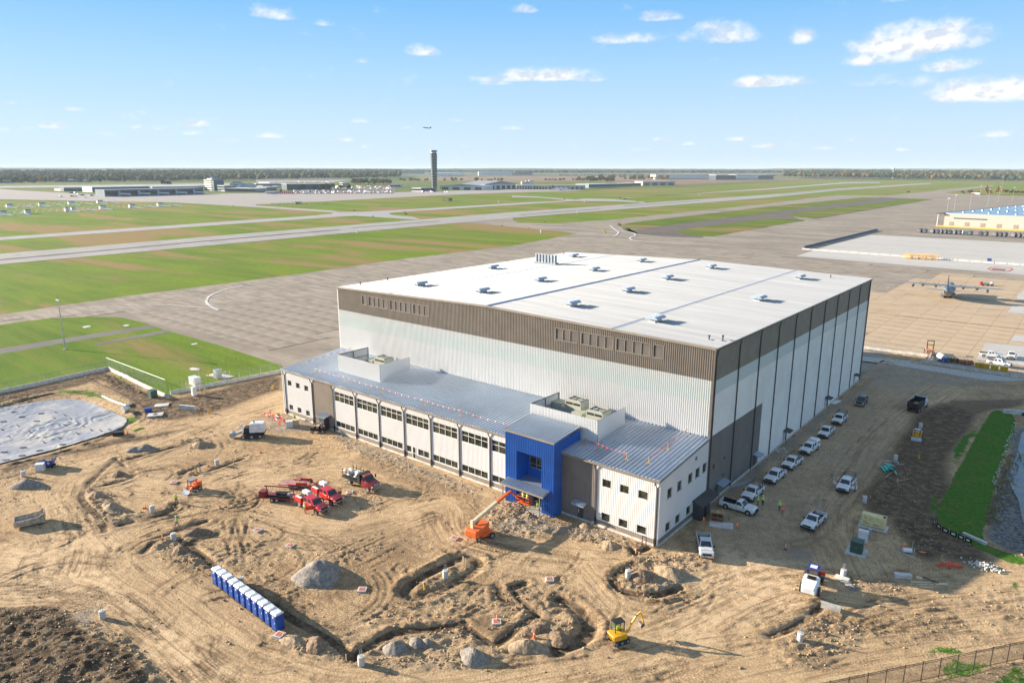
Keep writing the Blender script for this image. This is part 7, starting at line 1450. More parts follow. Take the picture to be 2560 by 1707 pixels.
sheet('water', ZV((1120,300),(1080,470),(1040,560),(1010,640),(1010,700),(1040,800),(1100,900),(1140,1100),(1500,1250),(2200,900),(1700,250)), -1.18, w_)
mb = MB(); random.seed(9)
for k in range(420):
 u = random.random(); px_ = ZV((1010-200*u+random.gauss(0,22)+(60 if random.random() < .5 else 0)*random.random()*2, 560+640*u))[0]; q = at(*px_)
 for j in range(3):
  a = random.uniform(0,6.28); h = random.uniform(.25,.7); mb.poly([(q[0]-.06,q[1],q[2]),(q[0]+.06,q[1]+.03,q[2]),(q[0]+.3*math.cos(a),q[1]+.3*math.sin(a),q[2]+h)])
struct(mb.build('dry_reeds', mat('reed', (.30,.24,.10), .9, col2=(.14,.11,.06))), 'stuff')
# ---- lined pond
pp = smooth_line([g[:2] for g in GG(POND)], 2); px0 = np.array(pp); nx_, ny_ = 220, 170
gx = np.linspace(max(px0[:,0].min(),-175), px0[:,0].max(), nx_); gy = np.linspace(px0[:,1].min(), px0[:,1].max(), ny_); PX_, PY_ = np.meshgrid(gx, gy)
ins = inpoly(pp, PX_, PY_)
ZZ = np.array([[gz(x, y) for x in gx] for y in gy])
rp = np.abs(np.sin((PX_*.9+PY_*.35)*1.3+fbm(PX_, PY_, 5, 3, 9)*7))**4*np.clip(fbm(PX_, PY_, 9, 3, 19)*4-.2, 0, 1.6)
ZZ = ZZ*.6-.20*.4+.13+.10*rp+.06*fbm(PX_, PY_, 2.2, 3, 29)
idp = -np.ones(ins.shape, int); cl = ins[:-1,:-1] & ins[1:,:-1] & ins[:-1,1:] & ins[1:,1:]; nd = np.zeros_like(ins)
nd[:-1,:-1] |= cl; nd[1:,:-1] |= cl; nd[:-1,1:] |= cl; nd[1:,1:] |= cl; idp[nd] = np.arange(nd.sum())
me = grid_mesh('pond_liner', PX_, PY_, ZZ, idp, cl, nd, [mat('liner', (.30,.305,.33), .45, var=.1, scale=.12, bump=.12, bscale=.9, col2=(.45,.42,.38), ss=(.45,.62))])
o = bpy.data.objects.new('pond_liner', me); SC.collection.objects.link(o); tag(o, 'wrinkled pale grey liner sheet covering the empty pond, left', 'pond liner')
sbm = MB().box(-.6,-.09,0,.6,.09,.13).mesh('ballast_bar', M['black'])
for k, q in enumerate(((110,1020),(285,1090),(430,1020),(500,1040),(550,1070),(600,1100),(650,1130),(710,1158),(785,1165),(855,1160),(600,1185),(500,1120),(420,1065),(135,1125),(230,1175),(340,1255),(460,1220),(180,1295),(30,1330),(70,1210),(10,1155),(490,1280),(310,1325),(170,1365),(45,1400),(170,1058),(320,1030),(25,1092))):
 o = bpy.data.objects.new('ballast_bar', sbm); SC.collection.objects.link(o); p = G(*ZL(q)[0]); o.location = (p[0],p[1],gz(p[0],p[1])*.6+.10); o.rotation_euler = (0,0,hd(1,.25 if q[1] > 1270 or k in (0,1,25,26,27) else -.9)); tag(o, 'short dark ballast bar holding down the pond liner', 'ballast', 'ballast bars on the pond liner')
# ---- jersey barriers and chain-link fences
BL = 3.05
def jmesh():
 mb = MB(); mb.prism([(-.32,0),(.32,0),(.32,.1),(.14,.35),(.10,.85),(-.10,.85),(-.14,.35),(-.32,.1)], -BL/2+.03, BL/2-.03); return mb.mesh('jersey_barrier', M['concrete_light'])
JM = jmesh(); nb = 0
for run, lab in ((ZL((-420,975),(0,885),(850,700)),'white concrete barrier in the run along the lawn behind the pond'),(ZL((850,700),(1322,925)),'white concrete barrier in the slanting run beside the tall mesh fence'),(ZL((1335,893),(2208,722)),'white concrete barrier in the run between lawn and annex'),
    (ZU((770,828),(1405,905)),'concrete barrier in the run near the far hangar corner'),(ZU((1412,962),(1450,880)),'short return of concrete barrier by the compressor trailer'),(ZU((1345,962),(2205,1098)),'concrete barrier in the run in front of the yellow bins'),(ZU((2215,1105),(2560,1130)),'concrete barrier at the right edge of the apron fence')):
 P = [Vector(at(*q)) if True else 0 for q in run]
 for a, b in zip(P[:-1], P[1:]):
  v = b-a; v.z = 0; n = max(1, round(v.length/BL)); th_ = math.atan2(v.y, v.x)
  for k in range(n):
   c = a.lerp(b, (k+.5)/n)
   if c.x < -178 or c.x > 50: continue
   o = bpy.data.objects.new('jersey_barrier', JM); SC.collection.objects.link(o); o.location = (c.x, c.y, max(gz(c.x, c.y), -.1)-.02); o.rotation_euler = (0,0,th_-math.pi/2+random.uniform(-.01,.01)); o.scale = (1, v.length/n/BL, 1); tag(o, lab, 'concrete barrier', lab.replace('white concrete barrier in the','white barriers,').replace('concrete barrier','barriers')[:60])
M['wire'] = mat('wire', (.30,.32,.31), .5, .3)
def meshfence(a, b, label, h=1.9, z0=.6, step=.5, post=3.0, top=.04):
 a = Vector(a); b = Vector(b); v = b-a; L = v.length; t = thing('chain_link_fence', label, 'fence', (a.x,a.y,0), math.atan2(v.y, v.x)); n = max(1, round(L/post))
 for k in range(n+1): MB().cyl((L*k/n,0,z0-.6),(L*k/n,0,z0+h+.1),.045,n=6).build('post', M['galv'], t)
 MB().cyl((0,0,z0+h),(L,0,z0+h),top,n=6).build('top_rail', M['galv'] if top < .06 else M['trim_white'], t); mb = MB(); x = -h
 while x < L:
  for s_ in (0,1):
   xa, xb = max(x,0), min(x+h, L)
   if xb > xa:
    za, zb = (xa-x, xb-x) if s_ == 0 else (h-(xa-x), h-(xb-x)); mb.raw([(xa,s_*.012,z0+za-.012),(xb,s_*.012,z0+zb-.012),(xb,s_*.012,z0+zb+.012),(xa,s_*.012,z0+za+.012)], [(0,1,2,3)])
  x += step
 struct(mb.build('wire_mesh', M['wire'], t), 'stuff'); return t
c = lambda *q: Vector(at(*ZL(q)[0]))
meshfence(c(-400,968), c(845,700), 'thin wire fence on the barrier run behind the pond', 1.5, .85, .6); meshfence(c(845,698), c(1305,880), 'tall mesh fence panel with pale top rail slanting down to the corner', 2.4, .9, .4, 3.0, .065)
meshfence(c(1335,885), c(2205,712), 'wire fence along the barrier between lawn and annex', 1.5, .85, .6)
cu = lambda *q: Vector(at(*ZU(q)[0])); meshfence(cu(780,800), cu(1420,880), 'wire fence behind the barriers at the far hangar corner', 1.6, .3, .6); meshfence(cu(1440,955), cu(2540,1110), 'wire fence in front of the compressor and yellow bins', 1.6, .85, .6)
# ---- tall light pole, cabinets and bollards on the lawn
lp = G(163.3, 873.2, -.2); t = thing('light_pole', 'tall steel light mast standing alone on the lawn', 'light pole', lp, 0); MB().cyl((0,0,0),(0,0,15.7),.20,.10,12).build('mast', M['galv'], t, True); MB().bar((-.9,0,15.5),(.9,0,15.5),.1,.12).build('crossarm', M['galv'], t)
for x in (-.8,-.3,.35,.85): MB().cbox(x,-.15,15.35,.42,.35,.22).build('floodlight', M['trim_white'], t)
MB().cyl((0,0,15.7),(0,0,16.6),.03,n=5).cyl((0,0,16.4),(0,0,16.7),.1).build('beacon', M['flag_red'], t); MB().cyl((0,0,-.05),(0,0,.25),.45).build('footing', M['concrete_light'], t)
def cab(px, dims, m, label, cat, z=-.2):
 p = G(*px, z) if z is not None else at(*px); t = thing('cabinet', label, cat, p, 0); MB().box(-dims[0]/2,-dims[1]/2,0,dims[0]/2,dims[1]/2,dims[2]).build('cabinet_body', M[m], t); MB().box(-dims[0]/2-.06,-dims[1]/2-.06,dims[2],dims[0]/2+.06,dims[1]/2+.06,dims[2]+.08).build('lid', M[m], t); d = MB().box(-dims[0]*.4,-dims[1]/2-.03,.15,dims[0]*.4,-dims[1]/2,dims[2]*.9).build('door', M[m], t); MB().box(dims[0]*.25,-dims[1]/2-.06,dims[2]*.5,dims[0]*.3,-dims[1]/2-.03,dims[2]*.6).build('handle', M['black'], d); return t
cab(ZL((1530,818))[0], (3.0,1.7,2.0), 'truck_white', 'white equipment box behind the barrier beside the thin mast', 'equipment box'); cab(ZL((1708,765))[0], (1.8,1.4,2.2), 'galv', 'grey switch box between yellow bollards on a concrete pad', 'switch box'); cab(ZL((1200,918))[0], (1.8,1.5,1.8), 'dark_green', 'dark green utility box at the foot of the slanting fence', 'utility box', None)
cab(ZL((1523,905))[0], (1.0,.9,2.2), 'trim_white', 'tall pale pedestal box in front of the barrier', 'pedestal', None); sheet('concrete_pad', ZL((1610,745),(1680,722),(1840,748),(1760,775)), -.12, M['concrete_light'])
for k, q in enumerate(((1635,755),(1738,732),(1802,752),(1705,778))): o = tag(MB().cyl((0,0,0),(0,0,1.4),.13,n=10).build('bollard', M['yellow']), ['yellow bollard left of the grey switch box','yellow bollard behind the grey switch box','rightmost yellow bollard by the grey switch box','yellow bollard in front of the grey switch box'][k], 'bollard', 'yellow bollards on the pad'); o.location = G(*ZL(q)[0], -.12)
for k, q in enumerate(((1462,838),(1483,842),(1580,822),(1568,870),(1607,890))): o = tag(MB().cyl((0,0,0),(0,0,1.3),.14,n=10).build('bollard', M['lumber']), ['leftmost tan bollard by the white equipment box','second tan bollard from the left by the equipment box','tan bollard right of the white equipment box','tan bollard in front of the barrier near the pedestal','rightmost tan bollard in front of the barrier'][k], 'bollard', 'tan bollards by the equipment box'); o.location = at(*ZL(q)[0])
o = tag(MB().cyl((0,0,0),(0,0,5.6),.05,.03,n=6).build('antenna_mast', M['galv']), 'thin whip mast rising beside the white equipment box', 'antenna'); o.location = G(*ZL((1568,820))[0], -.2)
t = thing('warning_sign', 'small red and white sign on a post by the yellow bollards', 'sign', G(*ZL((1765,765))[0], -.12), hd(0,1)+math.pi/2); MB().cyl((0,0,0),(0,0,1.6),.04,n=6).build('sign_post', M['galv'], t); MB().box(-.4,-.03,1.2,.4,.03,1.9).build('sign_face', M['trim_white'], t); MB().box(-.4,-.05,1.6,.4,-.03,1.9).build('red_band', M['flag_red'], t)
for q, d, m, l, cat in (((1268,985),(3.0,2.2,.25),'concrete_light','pale square manhole slab, upper of the two beside the blue barrel','manhole slab'),((1218,1060),(3.2,2.2,.3),'concrete_light','manhole slab with round hole, lower of the two beside the blue barrel','manhole slab'),((1470,1015),(4.2,.5,1.0),'concrete_light','long grey precast wall piece lying on churned soil','precast piece'),((1165,1035),(1.4,1.0,1.0),'john_blue','blue crate between the two manhole slabs','crate'),((930,1215),(2.0,1.1,.8),'black','black bin at the edge of the haul road','bin')):
 o = lay('precast_slab' if 'slab' in cat or 'piece' in cat else cat, ZL(q)[0], d, hd(1,.3 if q[0] != 1470 else -.25), m, l, cat); 
 if q == (1218,1060): MB().cyl((0,0,.25),(0,0,.32),.5,n=14).build('manhole_opening', M['black'], o)
o = tag(MB().cyl((0,0,.5),(1.6,0,.4),.35,.85,n=14).build('flared_pipe_end', M['concrete_light']), 'white flared concrete pipe end above the pond liner', 'pipe end'); o.location = at(*ZL((1015,1015))[0]); o.rotation_euler = (0,0,hd(-.6,-1))
P_ = [tuple(Vector(at(*q))+Vector((0,0,.1))) for q in ZL((1045,1185),(1090,1165),(1125,1158))]; tag(MB().tube(P_, .12, 6).build('yellow_hose', M['hv_lime']), 'bright yellow-green hose lying near the pond corner', 'hose')
P_ = [tuple(Vector(at(*q))+Vector((0,0,.15))) for q in ZL((805,915),(870,945),(930,970),(990,985),(1030,980))]; tag(MB().tube(P_, .22, 6).build('filter_sock', M['trim_white']), 'white filter sock snaking along the bank above the liner', 'filter sock')
# ================================================================== APRON AND AIRFIELD OBJECTS
def GZ(q, z=-.2): return G(*q, z)
M['screen_dark'] = mat('screen_dark', (.045,.06,.085), .6)
wl = np.array(GZ(ZU((1120,180))[0], 4.6)); wr = np.array(GZ(ZU((2160,268))[0], 4.3)); mid_ = (wl+wr)/2; span = np.linalg.norm(wr-wl); acth = math.atan2(wl[1]-wr[1], wl[0]-wr[0])-math.pi/2
if math.cos(acth)*FW[0]+math.sin(acth)*FW[1] < 0: acth += math.pi
k = span/40.4
t = thing('transport_aircraft', 'grey four-engined propeller transport aircraft parked on the concrete apron', 'aircraft', (mid_[0],mid_[1],-.2), acth); t.scale = (k,k,k)
def fr(x, r, z, sy=1.0): return [(x, r*sy*math.cos(2*math.pi*i/16), z+r*math.sin(2*math.pi*i/16)) for i in range(16)]
MB().loft([fr(13.5,.4,2.4), fr(12.9,1.2,2.5), fr(11.5,1.8,2.8), fr(9.5,2.15,3.0), fr(-4,2.15,3.0), fr(-8.5,1.9,3.5), fr(-13,1.1,4.4), fr(-15.5,.35,5.0)]).build('fuselage', M['aircraft'], t, True)
MB().loft([fr(11.6,.9,4.1,1.2), fr(10.6,1.2,4.2,1.1), fr(9.2,1.0,4.3,1.2)]).build('cockpit', M['aircraft_blue'], t, True); MB().loft([[(-3.5,-1.2,5.0),(-3.5,1.2,5.0),(-3.5,0,5.4)],[(-9,-1.1,5.1),(-9,1.1,5.1),(-9,0,6.2)],[(-12,-.4,5.3),(-12,.4,5.3),(-12,0,6.4)]]).build('dorsal_fairing', M['aircraft_blue'], t)
for s_ in (-1,1):
 MB().loft([[(3.2,s_*.0,5.25),(0,s_*.0,5.4),(-2.2,s_*.0,5.1),(0,s_*.0,4.85)],[(3.2,s_*6,5.2),(0,s_*6,5.3),(-2.2,s_*6,5.05),(0,s_*6,4.85)],[(1.9,s_*20.2,5.2),(.6,s_*20.2,5.3),(-.6,s_*20.2,5.2),(.6,s_*20.2,5.1)]]).build('wing', M['aircraft'], t, True)
 MB().loft([[(-12.6,s_*0,4.9),(-14,0,5.05),(-15.6,s_*0,4.9),(-14,0,4.75)],[(-13.2,s_*8,5.1),(-13.8,s_*8,5.18),(-14.6,s_*8,5.1),(-13.8,s_*8,5.02)]]).build('tailplane', M['aircraft'], t, True)
 MB().box(-1.9,s_*2.4-.0,5.1,-1.5,s_*11.5,5.25).build('flap', M['aircraft_dark'], t) if s_ > 0 else MB().box(-1.9,-11.5,5.1,-1.5,-2.4,5.25).build('flap', M['aircraft_dark'], t)
 MB().box(-3.5,s_*2.1-.5,.3,3.5,s_*2.1+.5,1.7).build('wheel_fairing', M['aircraft'], t)
 for x in (-1.2,1.2): MB().cyl((x,s_*2.2-.25,.65),(x,s_*2.2+.25,.65),.65,n=12).build('main_wheel', M['black'], t)
 for y in (5.2,10.3):
  e = MB().loft([[(x,s_*y+r*math.cos(a),4.6+r*math.sin(a)) for a in np.linspace(0,6.28,11)[:-1]] for x, r in ((5.2,.25),(4.8,.5),(1,.62),(-1.5,.45),(-2.6,.2))]).build('engine', M['aircraft_dark'], t, True)
  for q in range(4): a = q*math.pi/2+.5; MB().bar((5.05,s_*y,4.6),(5.05,s_*y+2.0*math.cos(a),4.6+2.0*math.sin(a)),.22,.06).build('propeller_blade', M['black'], e)
 MB().loft([[(x,s_*14.2+r*math.cos(a),4.0+r*math.sin(a)) for a in np.linspace(0,6.28,11)[:-1]] for x, r in ((3.6,.1),(2.6,.5),(-1.4,.5),(-2.6,.1))]).build('fuel_pod', M['aircraft_dark'], t, True)
MB().loft([[(-8.8,-.25,4.9),(-15.4,-.18,5.0),(-15.4,.18,5.0),(-8.8,.25,4.9)],[(-12.6,-.16,8.8),(-15.6,-.12,8.8),(-15.6,.12,8.8),(-12.6,.16,8.8)],[(-14.4,-.08,11.6),(-15.8,-.06,11.6),(-15.8,.06,11.6),(-14.4,.08,11.6)]]).build('fin', M['aircraft_dark'], t)
MB().cyl((10.6,-.3,.5),(10.6,.3,.5),.5,n=12).cyl((10.6,0,.5),(10.6,0,1.5),.12).build('nose_wheel', M['black'], t)
t = thing('ground_cart', 'red and grey ground power cart with round white tank beside the transport aircraft', 'cart', GZ(ZU((1985,212))[0]), hd(1,-.12)); MB().box(-3,-.7,.4,-2.2,.7,1.9).build('red_panel', M['truck_red'], t); MB().box(-2.2,-.7,.4,.9,.7,1.3).build('cart_body', M['galv'], t); MB().ball((2.3,0,1.0),1.0,.8,.8).build('tank', M['truck_white'], t)
for x in (-1.8,.4,2.3): MB().cyl((x,-.8,.35),(x,.8,.35),.35,n=10).build('wheel_pair', M['black'], t)
t = thing('telehandler', 'rough-terrain forklift with tall mast behind the barrier corner on the apron', 'forklift', GZ(ZU((1420,880))[0]), hd(-.4,-.9)); MB().box(-2.2,-1.0,.7,.8,1.0,1.6).build('chassis', M['machine_yellow'], t); MB().box(.9,-.95,.3,1.1,-.75,4.4).box(.9,.75,.3,1.1,.95,4.4).box(.85,-.95,4.2,1.15,.95,4.4).box(.9,-.9,3.0,1.05,.9,3.15).build('mast', M['black'], t)
mb = MB()
for x in (-1.0,.3):
 for y in (-.6,.6): mb.box(x-.05,y-.05,1.6,x+.05,y+.05,3.0)
mb.box(-1.15,-.75,2.95,.45,.75,3.1); mb.build('cab_guard', M['machine_yellow'], t)
for x in (-1.5,.6):
 for s_ in (-1,1): wheel(t, x, s_*1.05, .65, .45, s_)
for z in range(3):
 for y in range(4): MB().box(1.3,-1.1+y*.55,.4+z*.45,2.6,-1.1+y*.55+.5,.4+z*.45+.4).build('brick_pack', M['brick'], t)
t = thing('tank_trailer', 'silver tank trailer with blue body behind the apron barrier', 'tank trailer', GZ(ZU((1540,955))[0]), hd(.05,1)); MB().cyl((-1.4,0,1.5),(1.4,0,1.5),.8,n=16).build('tank', M['truck_white'], t, True); MB().box(-2.4,-.9,.5,.9,.9,.9).box(-2.4,-.7,.9,-1.5,.7,1.5).build('trailer_frame', M['navy'], t)
for s_ in (-1,1): wheel(t, -.3, s_*.9, .4, .25, s_); MB().cbox(-2.42,s_*.7,.7,.06,.25,.2).build('headlight', M['lamp'], t)
for k_, q in enumerate(((1650,965),(1785,985))):
 t = thing('cable_reels', ['left rusty cluster of cable reels behind the apron barrier','right rusty cluster of cable reels behind the apron barrier'][k_], 'cable reels', GZ(ZU(q)[0]), .3)
 for j in range(4): x = -1.2+j*.8; MB().cyl((x,-.5,.7),(x,-.42,.7),.65,n=12).cyl((x,.42,.7),(x,.5,.7),.65,n=12).cyl((x,-.5,.7),(x,.5,.7),.25,n=8).build('reel', mat('rust', (.20,.10,.05), .8), t)
for k_, q in enumerate(((1905,1020),(1972,1032),(2060,1046),(2152,1058))):
 t = thing('skip_bin', ['leftmost yellow bin behind the apron barrier','second yellow bin from the left behind the barrier','third yellow bin from the left behind the barrier','rightmost yellow bin behind the apron barrier'][k_], 'bin', GZ(ZU(q)[0]), .05, 'yellow bins'); MB().loft([[(-.8,-.6,.1),(.8,-.6,.1),(.8,.6,.1),(-.8,.6,.1)],[(-.95,-.75,1.6),(.95,-.75,1.6),(.95,.75,1.6),(-.95,.75,1.6)]]).build('bin_body', M['yellow'], t); MB().box(-1.0,-.8,1.55,1.0,.8,1.65).build('rim', M['machine_yellow'], t)
for k_, x in enumerate((1285,1345,1410,1470,1525)):
 q = GZ((1920+x/3.675, 400+(905+(x-1285)*.05)/3.675)); t = thing('maintenance_stand', ['leftmost','second from left','middle','fourth from left','rightmost'][k_]+' of the five yellow maintenance stands on new concrete', 'maintenance stand', q, -.1, 'yellow maintenance stands')
 MB().box(-2.2,-1.2,.3,2.2,1.2,.6).box(-2.2,-1.2,1.9,2.2,1.2,2.1).build('platform', M['machine_yellow'], t); mb = MB()
 for x_ in (-2.1,-.7,.7,2.1):
  for y in (-1.1,1.1): mb.box(x_-.08,y-.08,.3,x_+.08,y+.08,3.2)
 for y in (-1.1,1.1): mb.box(-2.1,y-.05,3.1,2.1,y+.05,3.2)
 mb.build('railing', M['machine_yellow'], t); MB().bar((-2.0,0,.5),(2.0,0,2.0),.9,.15).build('stairs', M['machine_yellow'], t)
t = thing('ground_power_unit', 'small dark blue cart on the new concrete near the red-outlined square', 'cart', GZ(ZD((2030,945))[0]), 0); MB().box(-1,-1,.3,1,1,2.6).build('housing', M['navy'], t); MB().box(1.1,-.8,.3,5,.8,1.1).build('drawbar_deck', M['galv'], t)
t0_ = thing('engine_dolly', 'dark round-topped dolly in the long line before the cargo building', 'dolly', (0,0,0), 0, 'line of dark dollies'); MB().box(-2.0,-1.5,.4,2.0,1.5,.7).build('deck', M['black'], t0_); MB().cyl((-1.9,0,2.1),(1.9,0,2.1),1.6,n=14).build('cover', mat('dolly_cover', (.09,.10,.12), .5, var=.3, scale=.5), t0_, True)
bpy.context.view_layer.update()
for i, x in enumerate((1395,1440,1515,1553,1590,1627,1665,1715,1755,1857,1950,1997,2090,2130,2172,2262,2305,2345,2420,2470,2520)):
 o = t0_ if i == 0 else dup(t0_); o.location = GZ((1920+x/3.675, 400+(668+(x-1395)*.048)/3.675)); o.rotation_euler = (0,0,random.uniform(-.2,.2)+1.3)
t = thing('white_van', 'white box van standing in the line of dark dollies', 'van', GZ(ZD((1813,682))[0]), .4); MB().box(-2.5,-1.1,.5,1.4,1.1,2.9).box(1.4,-1.0,.5,2.6,1.0,2.0).build('van_body', M['truck_white'], t); MB().box(2.0,-.9,1.3,2.62,.9,1.9).build('windshield', M['glass_blue'], t)
for x in (-1.6,1.7):
 for s_ in (-1,1): wheel(t, x, s_*1.0, .4, .25, s_)
a = np.array(GZ(ZD((330,815))[0])); b = np.array(GZ(ZD((1000,650))[0])); v = b-a; Lb = np.linalg.norm(v); t = thing('blast_fence', 'dark blue blast fence along the left edge of the new concrete', 'blast fence', tuple(a), math.atan2(v[1], v[0])); n = int(Lb/6)
for i in range(n): MB().raw([(i*Lb/n+.1,-1.6,0),((i+1)*Lb/n-.1,-1.6,0),((i+1)*Lb/n-.1,.3,1.7),(i*Lb/n+.1,.3,1.7),(i*Lb/n+.1,-1.4,0),((i+1)*Lb/n-.1,-1.4,0),((i+1)*Lb/n-.1,.5,1.7),(i*Lb/n+.1,.5,1.7)], [(0,1,2,3),(7,6,5,4),(3,2,6,7),(0,3,7,4),(1,5,6,2)]).build('fence_panel', M['screen_dark'], t)
a = np.array(GZ(ZD((310,822))[0])); b = np.array(GZ(ZD((2560,985))[0])); v = b-a; Lb = np.linalg.norm(v); n = int(Lb/6.1); th_ = math.atan2(v[1], v[0])
for i in range(n):
 c_ = a+v*(i+.5)/n; o = bpy.data.objects.new('jersey_barrier', JM); SC.collection.objects.link(o); o.location = (c_[0],c_[1],-.24); o.rotation_euler = (0,0,th_-math.pi/2); o.scale = (1.3, 6.1/BL*.98, 1.2); tag(o, 'pale concrete barrier in the long line across the new concrete', 'concrete barrier', 'barriers across the new concrete')
h_ = 13.; A_ = np.array(GZ(ZD((1612,612))[0])); B_ = np.array(GZ(ZD((2352,652))[0])); v = B_-A_; u = v/np.linalg.norm(v); nrm = np.array([-u[1],u[0],0]); nrm = nrm if nrm@FW > 0 else -nrm
Lw = np.linalg.norm(v)*1.8; C_ = np.array(G(*ZD((2140,395))[0], h_)); dep = (C_-A_)@nrm; dep = max(120, min(dep, 600)); th_ = math.atan2(u[1], u[0])
Hc = None
t = thing('cargo_building', 'long beige cargo building with blue metal roof and yellow dock strip, far right', 'cargo building', tuple(A_), th_)
d_ = abs(dep)
MB().box(0,0,0,Lw,1,h_).build('front_wall', mat('beige_wall', (.40,.375,.33), .8, var=.05), t); MB().box(-.5,0.6,0,.5,d_,h_*.98).build('side_wall', M['brick'], t)
nb_ = 8
for i in range(nb_): MB().box(Lw*i/nb_+.2,.8,h_-.5,Lw*(i+1)/nb_-.2,d_,h_+.3).build('roof_section', mat('blue_roof', (.24,.38,.50), .5, .2, var=.06, scale=.05), t)
MB().box(-7,-3,h_-1.0,-.4,d_,h_-.2).build('dark_canopy', M['trim_dark'], t)
for i in range(8): MB().box(-6.5,d_*i/8,0,-6,d_*i/8+.5,h_-1).build('canopy_post', M['trim_white'], t)
MB().box(-6,-3.4,0,Lw,-1.2,.9).build('dock_bumper', M['yellow'], t); MB().box(8,-.3,h_*.62,Lw*.3,.0,h_*.7).build('wall_rail', M['trim_dark'], t)
for i in range(9): MB().box(Lw*(i+.5)/9-2,-.12,1.4,Lw*(i+.5)/9+2,.0,5).build('dock_door', M['taupe'], t)
for i in range(4):
 for j in range(10): MB().lathe([(1.0,0),(1.0,1.3),(1.4,1.4),(.2,2.0)], (12+i*22, 12+j*(d_-20)/10, h_+.2), 8).build('roof_ventilator', M['galv'], t)
for k_, (q, h) in enumerate(((ZD((1635,555))[0],24),(ZD((1705,500))[0],24),(ZD((1850,465))[0],24),(ZD((2015,432))[0],26),(ZD((2112,392))[0],26),(ZD((2140,320))[0],38),(ZD((1945,345))[0],24),(ZD((2245,380))[0],24))):
 t = thing('light_mast', 'slender grey floodlight mast near the cargo building', 'light mast', GZ(q), 0, 'floodlight masts by the cargo building'); MB().cyl((0,0,0),(0,0,h),.35,.2,6).build('mast', M['wire'], t); MB().box(-1.2,-.4,h-.6,1.2,.4,h).build('lamp_head', M['trim_white'], t)
# ---- far buildings: base line in the photo, height from the photo, real depth
def far_building(name, q0, q1, ytop, dep, m, label, cat='building', roofm='trim_white', bands=0, gable=0, doors=0, bm='glass'):
 a = np.array(GZ(q0, -.3)); b = np.array(GZ(q1, -.3)); v = b-a; L = np.linalg.norm(v); th = math.atan2(v[1], v[0]); mid = (a+b)/2
 dist = (mid-CAM)@FW; yb = (q0[1]+q1[1])/2; h = (yb-ytop)*dist/FPX*1.01
 t = thing(name, label, cat, tuple(a), th); dd = dep if (np.array([-v[1], v[0], 0])@FW) > 0 else -dep
 y0, y1 = sorted((0, dd)); hw = h*(1-gable)
 MB().box(0,y0,0,L,y1,hw).build('wall', M[m] if m in M else MATS[m], t)
 rm = M[roofm] if roofm in M else MATS[roofm]
 if gable: MB().prism([(-.5,hw),(L+.5,hw),(L/2,h)], y0-.5, y1+.5).build('roof', rm, t)
 else: MB().box(-.4,y0-.4,hw,L+.4,y1+.4,hw+max(.5,h*.06)).build('roof', rm, t)
 for k in range(bands): z = hw*(k+.55)/bands; MB().box(L*.01,-.35 if dd > 0 else 0,z-hw*.22/bands,L*.99,0 if dd > 0 else .35,z+hw*.22/bands).build('window_band', M[bm], t)
 for k in range(doors): w = L/doors; MB().box(w*(k+.2),-.4,0,w*(k+.8),-.05,hw*.7).build('door', M['taupe_dark' if bm == 'glass' else bm], t)
 return t, L, h, dd
mat('term_blue', (.10,.16,.19), .4, var=.1, scale=.05); mat('pale_blue', (.30,.38,.44), .6); mat('far_white', (.62,.62,.60), .7); mat('far_beige', (.52,.46,.37), .8); mat('far_dark', (.06,.08,.11), .4); mat('far_grey', (.28,.30,.32), .7)
FB = far_building
t, L, h, dd = FB('terminal_concourse', ZA((965,412))[0], ZA((1870,388))[0], 380+345/3.675, 45, 'term_blue', 'long dark teal airport concourse with jet bridges', 'terminal', 'far_grey', 1)
for k in range(5):
 x = L*(.13+.19*k); j = MB().bar((x,-1,5.5),(x+12,-24,5.0),3.2,3.0).build('jet_bridge', MATS['far_white'], t); MB().cyl((x+12,-24,0),(x+12,-24,4),.8).build('bridge_leg', M['galv'], j); MB().box(x-2,-4,0,x+2,0,11).build('bridge_tower', MATS['pale_blue'], t)
FB('terminal_hall', ZA((850,372))[0], ZA((1400,360))[0], 380+322/3.675, 60, 'pale_blue', 'pale blue upper hall behind the concourse', 'terminal', 'far_white', 1); FB('terminal_hall', ZA((1400,362))[0], ZA((1870,352))[0], 380+318/3.675, 60, 'far_white', 'low white hall left of the old office tower', 'terminal', 'far_white', 1)
FB('airport_building', ZA((590,362))[0], ZA((820,358))[0], 380+330/3.675, 40, 'far_dark', 'dark building at the left end of the terminal area', 'building', 'far_grey', 1, bm='glass'); FB('airport_building', ZA((500,357))[0], ZA((585,360))[0], 380+338/3.675, 30, 'far_white', 'small white building at the far left of the terminal', 'building', 'far_white')
t, L, h, dd = FB('office_tower', ZA((1880,352))[0], ZA((1945,356))[0], 380+262/3.675, 28, 'far_white', 'old square control tower block with striped bands', 'tower', 'far_grey', 6)
MB().box(L,0,0,L+20,26,h).build('dark_wing', MATS['term_blue'], t)
for k in range(6): MB().box(L,-.4,h*(k+.4)/6,L+20,0,h*(k+.75)/6).build('window_band', M['glass'], t)
MB().box(L*.25,4,h,L*1.0,20,h*1.18).build('penthouse', MATS['far_grey'], t); MB().cyl((L*.6,12,h*1.18),(L*.6,12,h*1.32),5,6,8).build('old_cab', MATS['pale_blue'], t)
FB('airport_building', ZA((2000,358))[0], ZA((2065,362))[0], 380+312/3.675, 30, 'term_blue', 'dark blue glass block right of the old tower', 'building', 'far_white', 2); FB('airport_building', ZA((2065,368))[0], ZA((2352,372))[0], 380+338/3.675, 40, 'far_grey', 'long low grey building right of the old tower', 'building', 'far_white', 1)
